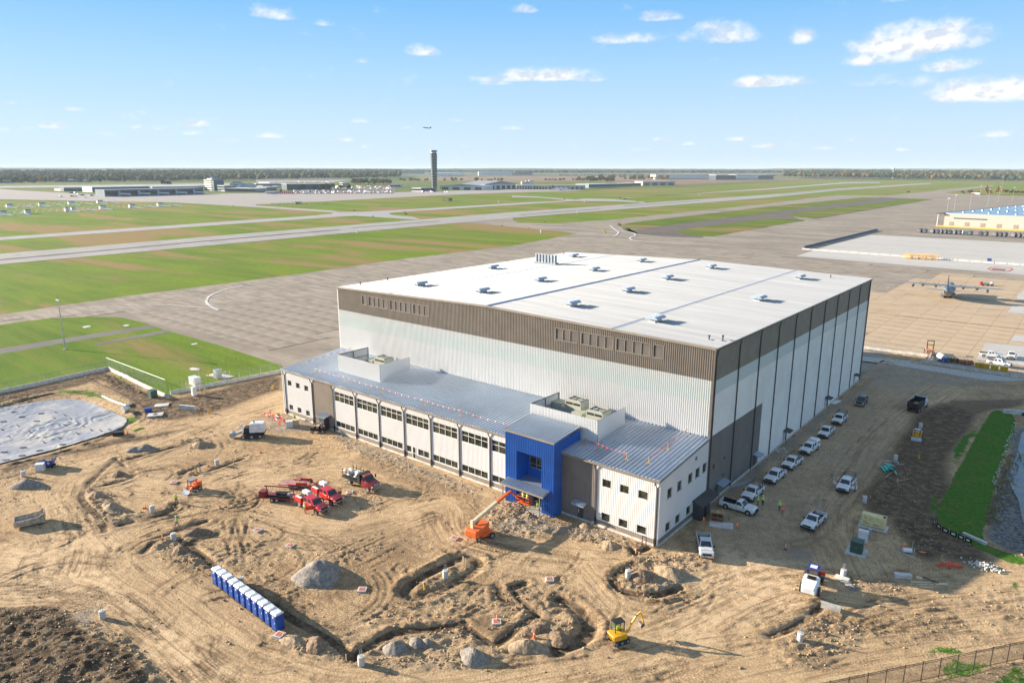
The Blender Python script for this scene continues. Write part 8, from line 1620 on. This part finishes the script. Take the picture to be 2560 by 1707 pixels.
FB('terminal_atrium', ZA((2115,345))[0], ZA((2190,345))[0], 380+272/3.675, 50, 'far_white', 'white stepped atrium with gabled roof in the terminal roofs', 'terminal', 'far_grey', 2, .3); FB('terminal_atrium', ZA((2185,340))[0], ZA((2240,342))[0], 380+292/3.675, 40, 'far_white', 'smaller white gabled atrium on the right', 'terminal', 'far_grey', 0, .3)
FB('terminal_roofs', ZB((0,398))[0], ZB((300,395))[0], 360+366/3.675, 60, 'far_white', 'bright white terminal roofs left of the parking garage', 'terminal', 'far_white', 1); FB('airport_building', ZB((25,385))[0], ZB((125,388))[0], 360+355/3.675, 30, 'pale_blue', 'white and blue block above the terminal roofs', 'building', 'far_white', 1); FB('airport_building', ZB((0,425))[0], ZB((100,428))[0], 360+400/3.675, 30, 'term_blue', 'dark low gate building by the parked regional jet', 'building', 'far_white', 0)
t, L, h, dd = FB('parking_garage', ZB((285,425))[0], ZB((690,420))[0], 360+372/3.675, 70, 'far_dark', 'dark multi-storey parking garage with cars on its roof', 'parking garage', 'pale_blue', 3, bm='trim_dark')
FB('hangar_shed', ZB((1690,420))[0], ZB((2095,425))[0], 360+372/3.675, 60, 'far_white', 'white hangar with low gabled roof, right of the control tower', 'hangar', 'far_grey', 0, .35, 4, bm='trim_dark'); FB('hangar_shed', ZB((2100,418))[0], (1290.5,471.5), 360+342/3.675, 90, 'far_white', 'wide grey-white hangar with shallow gable behind the first', 'hangar', 'far_grey', 0, .4, 6, bm='trim_dark')
for k, (x, r) in enumerate(((100,7),(135,6),(172,9))): p = GZ(ZC((x,236))[0]); o = tag(MB().cyl((0,0,0),(0,0,14+2*k),r,n=18).build('storage_tank', MATS['far_white'], None, True), ['left','middle','largest right'][k]+' white storage tank behind the beige sheds', 'tank', 'white storage tanks'); o.location = p
FB('cargo_shed', ZC((40,270))[0], ZC((190,270))[0], 400+232/3.675, 30, 'far_beige', 'beige shed with door row left of the parked freighter', 'shed', 'far_white', 0, 0, 6); FB('cargo_shed', ZC((192,268))[0], ZC((328,268))[0], 400+236/3.675, 30, 'far_beige', 'second beige shed from the left near the parked freighter', 'shed', 'far_white', 0, 0, 5); FB('cargo_shed', ZC((330,272))[0], ZC((660,274))[0], 400+236/3.675, 40, 'far_beige', 'long beige shed behind the parked freighter', 'shed', 'far_beige', 0, 0, 8)
FB('cargo_shed', ZC((705,258))[0], ZC((965,250))[0], 400+222/3.675, 50, 'pale_blue', 'pale blue shed right of the freighter', 'shed', 'far_white', 1); FB('cargo_shed', ZC((960,245))[0], ZC((1185,238))[0], 400+217/3.675, 50, 'far_grey', 'grey-green shed in the middle of the shed row', 'shed', 'far_white', 1); FB('cargo_shed', ZC((1200,236))[0], ZC((1495,234))[0], 400+200/3.675, 60, 'far_beige', 'white and beige shed at the right end of the shed row', 'shed', 'far_white', 0, 0, 4)
for x0, x1, y, yt, m, l in ((1320,1870,180,138,'far_beige','long beige warehouse, left part of the distant block'),(1872,2055,184,142,'far_dark','dark glazed section in the long distant warehouse'),(2057,2262,182,140,'far_beige','beige section right of the dark glazed warehouse part')): FB('warehouse', ZC((x0,y))[0], ZC((x1,y))[0], 400+yt/3.675, 120, m, l, 'warehouse', 'far_white', 1, bm='glass' if m == 'far_dark' else 'trim_white')
FB('warehouse', ZC((2265,180))[0], ZD((50,176))[0], 400+140/3.675, 100, 'far_dark', 'dark blue end block of the distant warehouses', 'warehouse', 'far_white', 1); FB('warehouse', ZB((2045,292))[0], ZB((2352,292))[0], 360+258/3.675, 120, 'far_white', 'white distant warehouse behind the brown field', 'warehouse', 'far_white', 1, bm='pale_blue' if 'pale_blue' in M else 'galv'); FB('warehouse', ZC((0,145))[0], ZC((190,145))[0], 400+114/3.675, 120, 'pale_blue', 'pale blue distant warehouse with dark right end', 'warehouse', 'far_white', 1)
FB('warehouse', ZB((1265,278))[0], ZB((1550,278))[0], 360+256/3.675, 100, 'pale_blue', 'distant blue-white warehouse left of the control tower', 'warehouse', 'far_white', 1); FB('warehouse', ZB((1690,300))[0], ZB((1900,290))[0], 360+268/3.675, 80, 'far_white', 'distant white roofs right of the control tower shaft', 'warehouse', 'far_white', 0)
for i, (x0, x1, y, yt, l) in enumerate(((0,60,285,265,'low blue-grey shed at the far left wood edge'),(500,760,280,256,'long blue roofed hall before the left wood'),(1330,1500,264,240,'white block at the wood edge, centre left'),(1620,1740,255,238,'pale block at the wood edge left of the old tower'),(2240,2352,250,222,'pale blue block before the wood, above the terminal'))): FB('distant_building', ZA((x0,y))[0], ZA((x1,y))[0], 380+yt/3.675, 60, ('pale_blue','far_white')[i % 2], l, 'building', 'far_white', 1)
for x0, x1, y, yt, l in ((115,200,318,298,'white low building before the wood above the garage'),(1230,1330,400,375,'small white building among trees near the tower')): FB('distant_building', ZB((x0,y))[0], ZB((x1,y))[0], 360+yt/3.675, 50, 'far_white', l, 'building', 'far_grey', 1)
FB('tower_annex', ZB((1430,438))[0], ZB((1515,440))[0], 360+406/3.675, 30, 'far_white', 'small white block at the foot of the control tower', 'building', 'far_white', 1); FB('tower_annex', ZB((1520,440))[0], ZB((1650,440))[0], 360+410/3.675, 35, 'far_dark', 'dark low base building under the control tower', 'building', 'far_dark', 0)
t, L, h, dd = FB('utility_shelter', ZB((1700,522))[0], ZB((1775,524))[0], 360+500/3.675, 10, 'brick', 'small brown brick shelter alone on the airfield grass', 'shelter', 'trim_dark', 0, 0, 2); FB('utility_shelter', ZB((360,552))[0], ZB((405,552))[0], 360+532/3.675, 8, 'far_white', 'white equipment cabin inside the round fenced patch', 'shelter', 'far_white', 0, 0, 1)
p = GZ(ZB((400,556))[0]); t = thing('round_fence', 'low dark fence ring around the white cabin on the grass', 'fence', p, 0)
for k in range(36): a = k*math.pi/18; MB().box(-.15,-.15,0,.15,.15,2.4).xf(Matrix.Translation((42*math.cos(a),42*math.sin(a),0))).build('post', M['black'], t); b2 = a+math.pi/18; MB().bar((42*math.cos(a),42*math.sin(a),2.2),(42*math.cos(b2),42*math.sin(b2),2.2),.1,.12).build('rail', M['black'], t)
random.seed(77)
for k in range(46):
 zx = random.choice([0,1,2]); x, y = [(random.uniform(640,860), random.uniform(462,474)), (random.uniform(545,660), random.uniform(470,481)), (random.uniform(-20,860), random.uniform(447,451))][zx]; w = random.uniform(6,26); r_ = FB('airport_outbuilding', (x,y), (x+w,y+random.uniform(-.6,.6)), y-random.uniform(2.2,5.5), 25, random.choice(['far_white','far_white','pale_blue','far_grey','far_beige']), ['small flat-roofed building in the cluster behind the car park','small building among the terminal roofs right of the old tower','small low building in the line before the left-hand wood'][zx], 'building', random.choice(['far_white','far_grey','far_white']), 1, bm='glass'); r_[0]['group'] = ['small buildings behind the car park','small buildings among the terminal roofs','small buildings before the left wood'][zx]
p = np.array(GZ(ZB((1640,420))[0], -.3)); dist = (p-CAM)@FW; mpp = dist/FPX; Ht = (474.3-379.5)*mpp
t = thing('control_tower', 'tall concrete airport control tower with wide flat cap', 'control tower', tuple(p), 0); rb, rt = 44/3.675/2*mpp, 60/3.675/2*mpp
n = 13
for k in range(n): 
 z0, z1 = Ht*.93*k/n, Ht*.93*(k+1)/n; r0, r1 = rb+(rt-rb)*(k/n)**.8, rb+(rt-rb)*((k+1)/n)**.8
 MB().cyl((0,0,z0+.15),(0,0,z1),r0,r1,24).build('shaft_segment', mat('tower_concrete', (.085,.105,.105), .6, var=.25, scale=.25, col2=(.16,.185,.18)), t, True)
 for q in range(7): a = -2.6+q*.5+(k % 2)*.25; MB().cbox(math.cos(a)*r0*1.0, math.sin(a)*r0*1.0, z0+(z1-z0)*.35, r0*.1, r0*.2, (z1-z0)*.4, a).build('window', M['glass'], t)
MB().cyl((0,0,Ht*.93),(0,0,Ht*.955),rt*.85,rt*.8,24).build('catwalk', MATS['far_white'], t, True); MB().cyl((0,0,Ht*.945),(0,0,Ht*.975),rt*.72,rt*.95,16).build('cab_glass', M['glass'], t); MB().cyl((0,0,Ht*.972),(0,0,Ht),rt*1.15,rt*1.08,24).build('cap', MATS['far_dark'], t); MB().cyl((0,0,Ht),(0,0,Ht*1.03),.4).build('antenna', M['galv'], t)
def airliner(label, pos, th, L, body, tail, pitch=0):
 t = thing('airliner', label, 'airliner', pos, th); t.rotation_euler = (0, -pitch, th); s = L/38.; t.scale = (s,s,s)
 MB().loft([[(x, r*math.cos(a), 3.2+dz+r*math.sin(a)) for a in np.linspace(0,6.283,13)[:-1]] for x, r, dz in ((19,.3,-.3),(17.5,1.3,-.1),(15,1.9,0),(-8,1.9,0),(-14,1.2,.5),(-19,.3,1.2))]).build('fuselage', M[body] if body in M else MATS[body], t, True)
 for s_ in (-1,1):
  MB().loft([[(4,s_*1.5,2.4),(0,s_*1.5,2.7),(-3,s_*1.5,2.4),(0,s_*1.5,2.1)],[(-4,s_*17,3.4),(-4.8,s_*17,3.5),(-5.8,s_*17,3.4),(-4.8,s_*17,3.3)]]).build('wing', M['trim_white'], t)
  MB().cyl((3,s_*5.5,1.5),(-.5,s_*5.5,1.5),1.0,.8,12).build('engine', M[tail] if tail in M else MATS[tail], t); MB().loft([[(-14,s_*.5,4.2),(-16,s_*.5,4.3),(-18,s_*.5,4.2)],[(-17.5,s_*6.5,4.6),(-18.3,s_*6.5,4.65),(-19,s_*6.5,4.6)]]).build('tailplane', M['trim_white'], t)
 MB().loft([[(-12,-.2,4.6),(-18.5,-.2,4.6),(-18.5,.2,4.6),(-12,.2,4.6)],[(-17.8,-.1,11),(-20,-.1,11),(-20,.1,11),(-17.8,.1,11)]]).build('fin', M[tail] if tail in M else MATS[tail], t)
 if not pitch:
  for x, y in ((13,0),(-1,2.6),(-1,-2.6)): MB().cyl((x,y-.3,.5),(x,y+.3,.5),.5).cyl((x,y,.5),(x,y,2),.15).build('landing_gear', M['black'], t)
 return t
airliner('freighter aircraft with dark blue tail parked before the beige sheds', GZ(ZC((445,279))[0]), hd(1,-.15), 46, 'truck_white', 'navy'); airliner('small regional jet parked before the red and white barrier', GZ(ZB((160,462))[0]), hd(-1,.1), 40, 'pale_blue', 'far_dark')
d_ = PDIR(1067,322); airliner('airliner climbing away in the sky above the control tower', tuple(CAM+d_*3300), hd(-1,.15), 38, 'far_grey', 'far_dark', -.22 if False else .12)
a = np.array(GZ(ZB((95,457))[0])); b = np.array(GZ(ZB((345,458))[0])); v = b-a; n = 26; L_ = np.linalg.norm(v)/n; h_ = 24/3.675*((a-CAM)@FW)/FPX; t = thing('striped_barrier', 'red and white striped blast barrier beside the terminal ramp', 'barrier', tuple(a), math.atan2(v[1], v[0]))
for k in range(n): MB().box(k*L_,-.5,0,(k+1)*L_-.05,.5,h_).build('barrier_panel', M['flag_red'] if k % 2 else M['trim_white'], t)
def carmesh(m):
 mb = MB(); mb.loft([ring(2.2,.75,.35,.8,.05), ring(1.9,.88,.3,.9), ring(-1.9,.88,.3,.95), ring(-2.2,.8,.35,.85,.05)]); mb.loft([[(1.0,-.78,.9),(1.0,.78,.9),(-1.5,.78,.9),(-1.5,-.78,.9)],[(.3,-.62,1.45),(.3,.62,1.45),(-1.0,.62,1.45),(-1.0,-.62,1.45)]])
 mb.mat(1)
 for x in (1.35,-1.35):
  for y in (-.8,.8): mb.cyl((x,y-.1,.33),(x,y+.1,.33),.33,n=8)
 return mb.mesh('parked_car', [m, M['black']])
CMs = [carmesh(M[k_]) for k_ in ('truck_white','truck_white','truck_silver','truck_black','truck_red','navy','truck_silver')]
CN = ['white','white','silver','black','red','blue','silver']
zones = [((345,432),(720,430),(345,456),(720,454),95), ((740,388),(1250,392),(740,412),(1250,414),70), ((700,434),(1250,438),(700,452),(1240,450),55), ((1480,440),(1760,442),(1480,446),(1760,446),9), ((350,352),(700,350),(350,360),(700,358),24)]
for a0, a1, b0, b1, n in zones:
 for k in range(n):
  u, w = random.random(), random.choice([0,.33,.66,1])
  x = (a0[0]+(a1[0]-a0[0])*u)*(1-w)+(b0[0]+(b1[0]-b0[0])*u)*w; y = (a0[1]+(a1[1]-a0[1])*u)*(1-w)+(b0[1]+(b1[1]-b0[1])*u)*w
  ci = random.randrange(7); o = bpy.data.objects.new('parked_car', CMs[ci]); SC.collection.objects.link(o); z = -.25
  if a0[1] == 352: z = 9.5
  p = G(640+x/3.675, 360+y/3.675, z); o.location = p; s_ = 1.5; o.scale = (s_,s_,s_); o.rotation_euler = (0,0,RUNA+1.3+random.choice([0,3.14])+random.uniform(-.1,.1)); tag(o, f'small {CN[ci]} car parked in the rows around the airport garage', 'car', 'cars parked around the airport garage')
sheet('car_park', ZB((335,426),(1270,384),(1290,420),(1260,456),(335,460)), -.28, M['road_asphalt'])
for k, q in enumerate(((555,415),(660,382),(690,380),(665,412),(690,412),(785,425),(845,405),(1550,397),(1850,383),(560,413),(760,402),(720,395))):
 ci = (0,3,0,3,0,0,3,4,4,2,5,0)[k]; o = bpy.data.objects.new('ramp_vehicle', CMs[ci]); SC.collection.objects.link(o); o.location = GZ(ZA(q)[0]); o.scale = (2,2,2); o.rotation_euler = (0,0,random.random()*3); tag(o, f'{CN[ci]} service vehicle on the terminal ramp left of the concourse', 'vehicle', 'service vehicles on the terminal ramp')
def arr(row, n, label):
 a, b = np.array(GZ(row[0])), np.array(GZ(row[1])); v = b-a; L = np.linalg.norm(v); t = thing('antenna_array', label, 'antenna array', tuple(a), math.atan2(v[1], v[0])); mb = MB()
 for k in range(int(L/9)):
  x = k*9; P = [(x+4.2*math.cos(q), 0, 4.6*math.sin(q)) for q in np.linspace(0,3.14159,7)]; mb.tube(P, .16, 4)
 mb.box(0,-.15,.6,L,.15,.9); struct(mb.build('arched_frames', M['trim_white'], t), 'stuff'); return t, L
for rw_, bx_, lb in (((ZA((-500,540))[0],ZA((1090,466))[0]),(75,105,370,398,640,668,905,930),'far row of white arched antennas on the left infield'),((ZA((-500,610))[0],ZA((1660,490))[0]),(10,40,245,262,612,670,930,955,1200,1222,1460,1482),'near row of white arched antennas on the left infield')):
 t, L = arr(rw_, 0, lb); y_at = lambda x: rw_[0][1]+(rw_[1][1]-rw_[0][1])*((x/3.675)-rw_[0][0])/(rw_[1][0]-rw_[0][0])
 for x in bx_: o = tag(MB().box(-2.4,-2,0,2.4,2,4.6).build('equipment_cabin', M['trim_white']), 'white equipment cabin standing among the infield antennas', 'cabin', 'white cabins among the antennas'); o.location = GZ((x/3.675, y_at(x)-.5)); MB().box(-2.6,-2.2,4.6,2.6,2.2,5.2).build('roof', M['far_dark'] if 'far_dark' in M else MATS['far_dark'], o)
 for x in ((120,280,430,560,700,830,960,1065) if bx_[0] == 75 else (70,230,690,850,990,1265,1400,1520,1630)): o = tag(MB().raw([(-9,-1.5,0),(9,-1.5,0),(9,1.5,0),(-9,1.5,0),(-9,-1.5,2.4),(9,-1.5,.4),(9,1.5,.4),(-9,1.5,2.4)], [(3,2,1,0),(4,5,6,7),(0,1,5,4),(1,2,6,5),(2,3,7,6),(3,0,4,7)]).build('sloping_panel', M['trim_white']), 'white sloping ground panel beside the infield antennas', 'panel', 'white sloping panels'); o.location = GZ((x/3.675, y_at(x)+1.5)); o.rotation_euler = (0,0,hd(1,-.35))
for q, m, w, l in ((ZC((155,628))[0],'truck_maroon',5,'dark red airfield sign on the left tip of the grass'),(ZC((300,574))[0],'truck_maroon',7,'dark red airfield sign above the grass tip'),(ZC((300,712))[0],'yellow',7,'yellow airfield sign near the apron edge'),(ZC((1205,568))[0],'black',7,'black airfield sign on the long grass island'),(ZC((480,362))[0],'yellow',12,'yellow airfield sign at the far crossing'),(ZC((1150,387))[0],'yellow',10,'yellow airfield sign beside the far runway exit'),(ZC((1035,362))[0],'black',12,'black airfield sign right of the far crossing'),(ZC((990,354))[0],'black',10,'smaller black airfield sign right of the far crossing'),
    (ZB((540,650))[0],'yellow',10,'yellow airfield sign at the tip of the left grass'),(ZB((905,614))[0],'black',10,'black airfield sign above the taxiway crossing'),(ZB((1378,648))[0],'black',12,'black airfield sign right of the taxiway crossing'),(ZB((1365,630))[0],'black',9,'thin black airfield sign behind another one, right of the crossing'),(ZB((1075,670))[0],'black',9,'dark airfield sign on the grass below the crossing'),(ZB((1290,702))[0],'yellow',4,'small yellow marker at the runway exit'),(ZB((1860,658))[0],'black',5,'small dark marker beside the runway on the right'),(ZB((2260,757))[0],'truck_maroon',8,'dark red airfield sign at the apron mouth'),(ZB((1768,980))[0],'trim_brown',6,'brown sign box near the apron edge'),(ZD((1290,298))[0],'black',14,'dark low box on the far right grass'),(ZA((2142,502))[0],'black',8,'dark marker at the ramp edge'),(ZB((1790,735))[0],'orange',4,'orange marker at the runway edge above the grass')):
 p = GZ(q); w_ = w/3.675*((np.array(p)-CAM)@FW)/FPX; t = thing('airfield_sign', l, 'sign', p, hd(1,0)); MB().box(-w_,-.3,.3,w_,.3,.3+w_*.55).build('sign_panel', M[m], t); MB().box(-w_*.8,-.1,0,-w_*.7,.1,.3).box(w_*.7,-.1,0,w_*.8,.1,.3).build('legs', M['galv'], t)
for q in (ZB((930,820))[0], ZC((265,672))[0], ZC((600,490))[0], ZC((665,392))[0], ZB((2230,540))[0], ZC((1720,325))[0]): o = tag(MB().cyl((0,0,0),(0,0,2.6),.5,n=10).cyl((0,0,2.6),(0,0,2.9),.6).build('runway_marker', M['trim_white']), 'white cylindrical marker standing in the airfield grass', 'marker', 'white airfield markers'); o.location = GZ(q)
# ================================================================== WOODS AND TREES
def leafcol(name, cols):
 m = bpy.data.materials.new(name); n = NT(m); at_ = n.N.new('ShaderNodeAttribute'); at_.attribute_name = 'tone'; x = n.N.new('ShaderNodeSeparateXYZ'); n.L.new(at_.outputs['Vector'], x.inputs[0])
 r = n.N.new('ShaderNodeValToRGB'); e = r.color_ramp.elements
 for i, c in enumerate(cols): (e[i] if i < 2 else e.new(0)).color = (*c, 1)
 for i in range(len(cols)): e[i].position = i/(len(cols)-1)
 n.L.new(x.outputs[0], r.inputs[0]); f = n.noise(.35, detail=3); c = n.mix(n.ss(f, .3, .7), r.outputs[0], n.mix(1., r.outputs[0], (.45,.5,.45), 'MULTIPLY')); n.L.new(c, n.b.inputs['Base Color']); n.b.inputs['Roughness'].default_value = .9; n.b.inputs['Specular IOR Level'].default_value = .1; return m
LEAF = leafcol('woodland_leaves', [(.022,.045,.018),(.035,.065,.022),(.055,.085,.026),(.10,.105,.03),(.17,.11,.03),(.25,.12,.025)])
ico = bmesh.new(); bmesh.ops.create_icosphere(ico, subdivisions=1, radius=1); ICOV = np.array([v.co for v in ico.verts]); ICOF = np.array([[v.index for v in f.verts] for f in ico.faces]); ico.free()
def wood(name, P, hgt, width, lobes=2, tone=(.0,.5), kind='stuff'):
 """P: tree positions; each crown is a few rough lumps, all in one mesh"""
 r = np.random.default_rng(len(P)+int(abs(P[0][0]))); V, F, T = [], [], []; o = 0
 for (x, y, z) in P:
  h = hgt*r.uniform(.7,1.2); w = width*r.uniform(.7,1.25); tn = np.clip(r.normal((tone[0]+tone[1])/2, (tone[1]-tone[0])/2), 0, 1)
  for k in range(lobes):
   c = np.array([x+r.uniform(-.35,.35)*w*(k > 0), y+r.uniform(-.35,.35)*w*(k > 0), z+h*(.55+.12*k*r.uniform(-.6,1))]); s = np.array([w*.5, w*.5, h*.5])*(1 if k == 0 else r.uniform(.5,.8))
   V.append(ICOV*s*r.uniform(.78,1.18,(12 if len(ICOV) == 12 else len(ICOV),1))+c); F.append(ICOF+o); o += len(ICOV); T.append(np.full(len(ICOV), np.clip(tn+r.uniform(-.06,.06),0,1)))
 V = np.concatenate(V); F = np.concatenate(F); T = np.concatenate(T); me = bpy.data.meshes.new(name); me.vertices.add(len(V)); me.vertices.foreach_set('co', V.astype(np.float32).ravel()); me.loops.add(F.size); me.loops.foreach_set('vertex_index', F.astype(np.int32).ravel()); me.polygons.add(len(F)); me.polygons.foreach_set('loop_start', np.arange(0, F.size, 3, dtype=np.int32)); me.update(calc_edges=True)
 a = me.attributes.new('tone', 'FLOAT_VECTOR', 'POINT'); a.data.foreach_set('vector', np.repeat(T[:,None], 3, 1).astype(np.float32).ravel()); me.materials.append(LEAF); ob = bpy.data.objects.new(name, me); SC.collection.objects.link(ob); ob['kind'] = kind; return ob
def scatter(x0, x1, yb, yt, n, lift=lambda d: 0.):
 """ground spots spread evenly in distance between two photo rows"""
 out = []; d0 = 54/((yb-424)/FPX); d1 = 54/((yt-424)/FPX)
 for _ in range(n):
  d = d0+(d1-d0)*random.random()**1.3; px_ = random.uniform(x0, x1); y = 424+54/d*FPX; p = G(px_, y); out.append((p[0], p[1], lift(d)-.5))
 return out
random.seed(21)
lf = lambda d: max(0, min(26, (d-3000)*.012))
def rows(x0, x1, yb, depth, rowsn, step, fb=None):
 out = []
 for r in range(rowsn):
  x = x0
  while x < x1:
   ybx = yb(x) if callable(yb) else yb; d = 54/((ybx-424)/FPX)+depth*r/rowsn+random.uniform(0, depth/rowsn); y = 424+54/d*FPX; p = G(x, y); out.append((p[0], p[1], lf(d)-.5)); x += step*random.uniform(.6,1.4)*2800/d
 return out
wood('woodland', rows(-260, 1000, lambda x: 458-(x/1000)*9, 2200, 13, 9), 24, 27, 3, (.0,.6)); wood('woodland', rows(950, 1640, 438, 2600, 9, 8), 20, 22, 2, (.0,.65)); wood('woodland', rows(1290, 2000, 441, 1500, 7, 9), 20, 24, 3, (.05,.65))
wood('woodland', rows(1960, 2900, lambda x: 447.5+(x-1960)*.011, 1800, 12, 8), 26, 25, 3, (.05,.62)); wood('woodland', rows(1500, 2100, 437, 3000, 7, 8), 22, 24, 2, (.0,.6)); wood('woodland', rows(-300, 2900, 433.5, 5200, 9, 10), 30, 40, 2, (.0,.4))
wood('hedgerow', rows(1400, 2560, 446.5, 60, 1, 9), 9, 12, 2, (.1,.7))
brown = pave_material('ploughed_field', (.26,.15,.09), (.20,.12,.075), (.30,.18,.10), False)
sheet('ploughed_field', [(1000,449),(1060,443),(1400,441),(1900,446),(2150,448),(2160,450),(1900,452),(1700,462),(1640,462),(1500,452),(1280,455)], -.33, brown); sheet('ploughed_field', [(2380,449.5),(2500,450.5),(2650,452),(2600,454),(2400,452)], -.33, brown)
def ridge(name, dist, base_h, amp, seed, m):
 mb = MB(); az0 = math.atan2(FW[1], FW[0]); n = 260; prev = None
 for i in range(n+1):
  a = az0+.62-1.24*i/n*1.0; x, y = CAM[0]+dist*math.cos(a), CAM[1]+dist*math.sin(a); h = base_h+amp*float(fbm(np.array([[a*40.]]), np.array([[seed*7.]]), 3, 4, seed)[0,0])+random.uniform(-2.5,2.5)
  p = (x, y, -2.), (x+900*math.cos(a), y+900*math.sin(a), h)
  if prev: mb.poly([prev[0], p[0], p[1], prev[1]])
  prev = p
 return struct(mb.build(name, m))
hill = mat('wooded_hills', (.05,.075,.03), .95, var=.3, scale=.004, col2=(.11,.10,.04)); ridge('hills', 9000, 44, 10, 3, hill); ridge('hills', 12500, 72, 14, 4, hill)
def tree_mesh(seed, kind):
 r = np.random.default_rng(seed); lc = []; 
 for k in range(26): a, e = r.uniform(0, 6.28), r.uniform(-.6, 1.4); rad = r.uniform(.3,1)**.5; lc.append((math.cos(a)*math.cos(e)*rad*4.3, math.sin(a)*math.cos(e)*rad*4.3, 7.4+math.sin(e)*rad*3.9))
 if kind == 'column': lc = [(x*.38, y*.38, 2.5+(z-3)*1.1) for x, y, z in lc]
 V, F, T = [], [], []; o = 0
 for c in lc:
  s = r.uniform(.9,1.7); V.append(ICOV*s*r.uniform(.6,1.3,(len(ICOV),1))+np.array(c)); F.append(ICOF+o); o += len(ICOV); T.append(np.full(len(ICOV), r.uniform(-.08,.08)))
 return np.concatenate(V), np.concatenate(F), np.concatenate(T)
def crown(seed, tone, kind='round'):
 V, F, T = tree_mesh(seed, kind); me = bpy.data.meshes.new('crown'); me.from_pydata(V.tolist(), [], F.tolist()); a = me.attributes.new('tone', 'FLOAT_VECTOR', 'POINT'); a.data.foreach_set('vector', np.repeat(np.clip(T+tone,0,1)[:,None],3,1).astype(np.float32).ravel()); me.materials.append(LEAF); return me
CR = [crown(s, t_) for s, t_ in ((1,.1),(2,.3),(3,.5),(4,.72),(5,.95))]; CC = crown(9, .8, 'column')
tm = MB().cyl((0,0,0),(0,0,5.5),.32,.2,7); 
for a in (0,2.1,4.2): tm.cyl((0,0,4.2),(1.6*math.cos(a),1.6*math.sin(a),7),.16,.07,5)
TM = tm.mesh('trunk', M['wood']); TN = ['dark green','green','olive','yellow-brown','orange autumn']
def tree(q, s, ci, where, grp, col=False):
 p = GZ(q, -.35); t = thing('tree', f'{TN[ci]} broadleaf tree {where}', 'tree', p, random.random()*6, grp); t.scale = (s,s,s*random.uniform(.85,1.1))
 for nm, me in (('trunk', TM), ('crown', CC if col else CR[ci])): o = bpy.data.objects.new(nm, me); SC.collection.objects.link(o); o.parent = t
random.seed(31)
for k in range(34): tree(ZC((610+random.random()*330, 214-random.random()**2*26))[0], random.uniform(1.5,2.6), random.choice([0,1,1,2,2,3]), 'in the clump behind the parked freighter', 'trees behind the freighter')
for k in range(40): tree(ZC((975+random.random()*460, 192-random.random()**2*16))[0], random.uniform(1.4,2.3), random.choice([0,1,2,3,3,4]), 'in the clump left of the long warehouse', 'trees left of the warehouse')
for k in range(55): tree(ZB((880+random.random()*360, 384-random.random()*20))[0], random.uniform(1.1,1.9), random.choice([0,1,2,3,4]), 'along the car park left of the control tower', 'trees by the car park')
for k in range(34): tree(ZB((300+random.random()*560, 418-random.random()*10+8))[0], random.uniform(.8,1.4), random.choice([0,0,1,2,4]), 'in front of the parking garage', 'trees before the garage')
for k in range(30): tree(ZB((1300+random.random()*1050, 356-random.random()*14))[0], random.uniform(1.1,1.8), random.choice([1,2,3,3,4]), 'in the autumn row behind the hangars', 'autumn trees behind the hangars')
for k in range(14): tree(ZC((240+random.random()*360, 197))[0], random.uniform(.9,1.5), random.choice([0,0,1]), 'in the dark hedge line before the clump', 'hedge trees')
for k, x in enumerate((1500,1525,1555)): tree(ZA((x,318))[0], 1.6, (0,3,0)[k], 'standing alone behind the concourse roofs', 'trees behind the concourse')
for q, s in ((ZD((2005,318))[0],1.5),(ZD((2110,312))[0],1.4)): tree(q, s, 3, 'of narrow upright shape at the far right apron edge', 'narrow trees at right', True)
for k in range(26): tree(ZD((1770+random.random()*620, 318-random.random()*8))[0], random.uniform(.45,.9), random.choice([0,1,2,3]), 'low and bushy at the far right apron edge', 'bushes at right')
t = thing('helicopter_cart', 'small white and red vehicle among the bushes at the far right apron edge', 'vehicle', GZ(ZD((1915,320))[0]), 0); MB().box(-6,-2,.5,6,2,5).build('vehicle_body', M['truck_white'], t); MB().box(-6.2,-2.1,.5,-2,2.1,2.5).build('red_end', M['truck_red'], t)
p = G(*ZD((1152,98))[0], 20.); d0 = PDIR(*ZD((1152,98))[0]); w0 = CAM+d0*5200; t = thing('water_tower', 'pale water tower rising above the right-hand woods', 'water tower', (w0[0],w0[1],0), 0); MB().cyl((0,0,0),(0,0,56),3,2,10).build('column', M['trim_white'], t); MB().lathe([(2,52),(9,57),(10,61),(7,65),(1,67)], (0,0,0), 16).build('bowl', M['trim_white'], t, True)
random.seed(5)
for k in range(9): x = 640+(1180+random.random()*470)/3.675; o = tag(MB().cyl((0,0,0),(0,0,16),.4,.25,5).box(-1,-.3,15.6,1,.3,16.2).build('lamp_post', M['wire']), 'thin lamp post in the parking area left of the control tower', 'lamp post', 'lamp posts by the control tower'); o.location = GZ((x, 360+(395+random.random()*30)/3.675))
# ================================================================== AIR
hb = MB().box(-17000,-17000,-4.0,17000,17000,125); o = hb.build('haze', []); o['kind'] = 'stuff'
hm = bpy.data.materials.new('haze'); hm.use_nodes = True; hn = hm.node_tree; hn.nodes.clear(); ho = hn.nodes.new('ShaderNodeOutputMaterial'); hv = hn.nodes.new('ShaderNodeVolumePrincipled'); hv.inputs['Color'].default_value = (.72,.86,1,1); hv.inputs['Density'].default_value = HAZE; hv.inputs['Anisotropy'].default_value = 0
hn.links.new(hv.outputs[0], ho.inputs['Volume']); o.data.materials.append(hm)
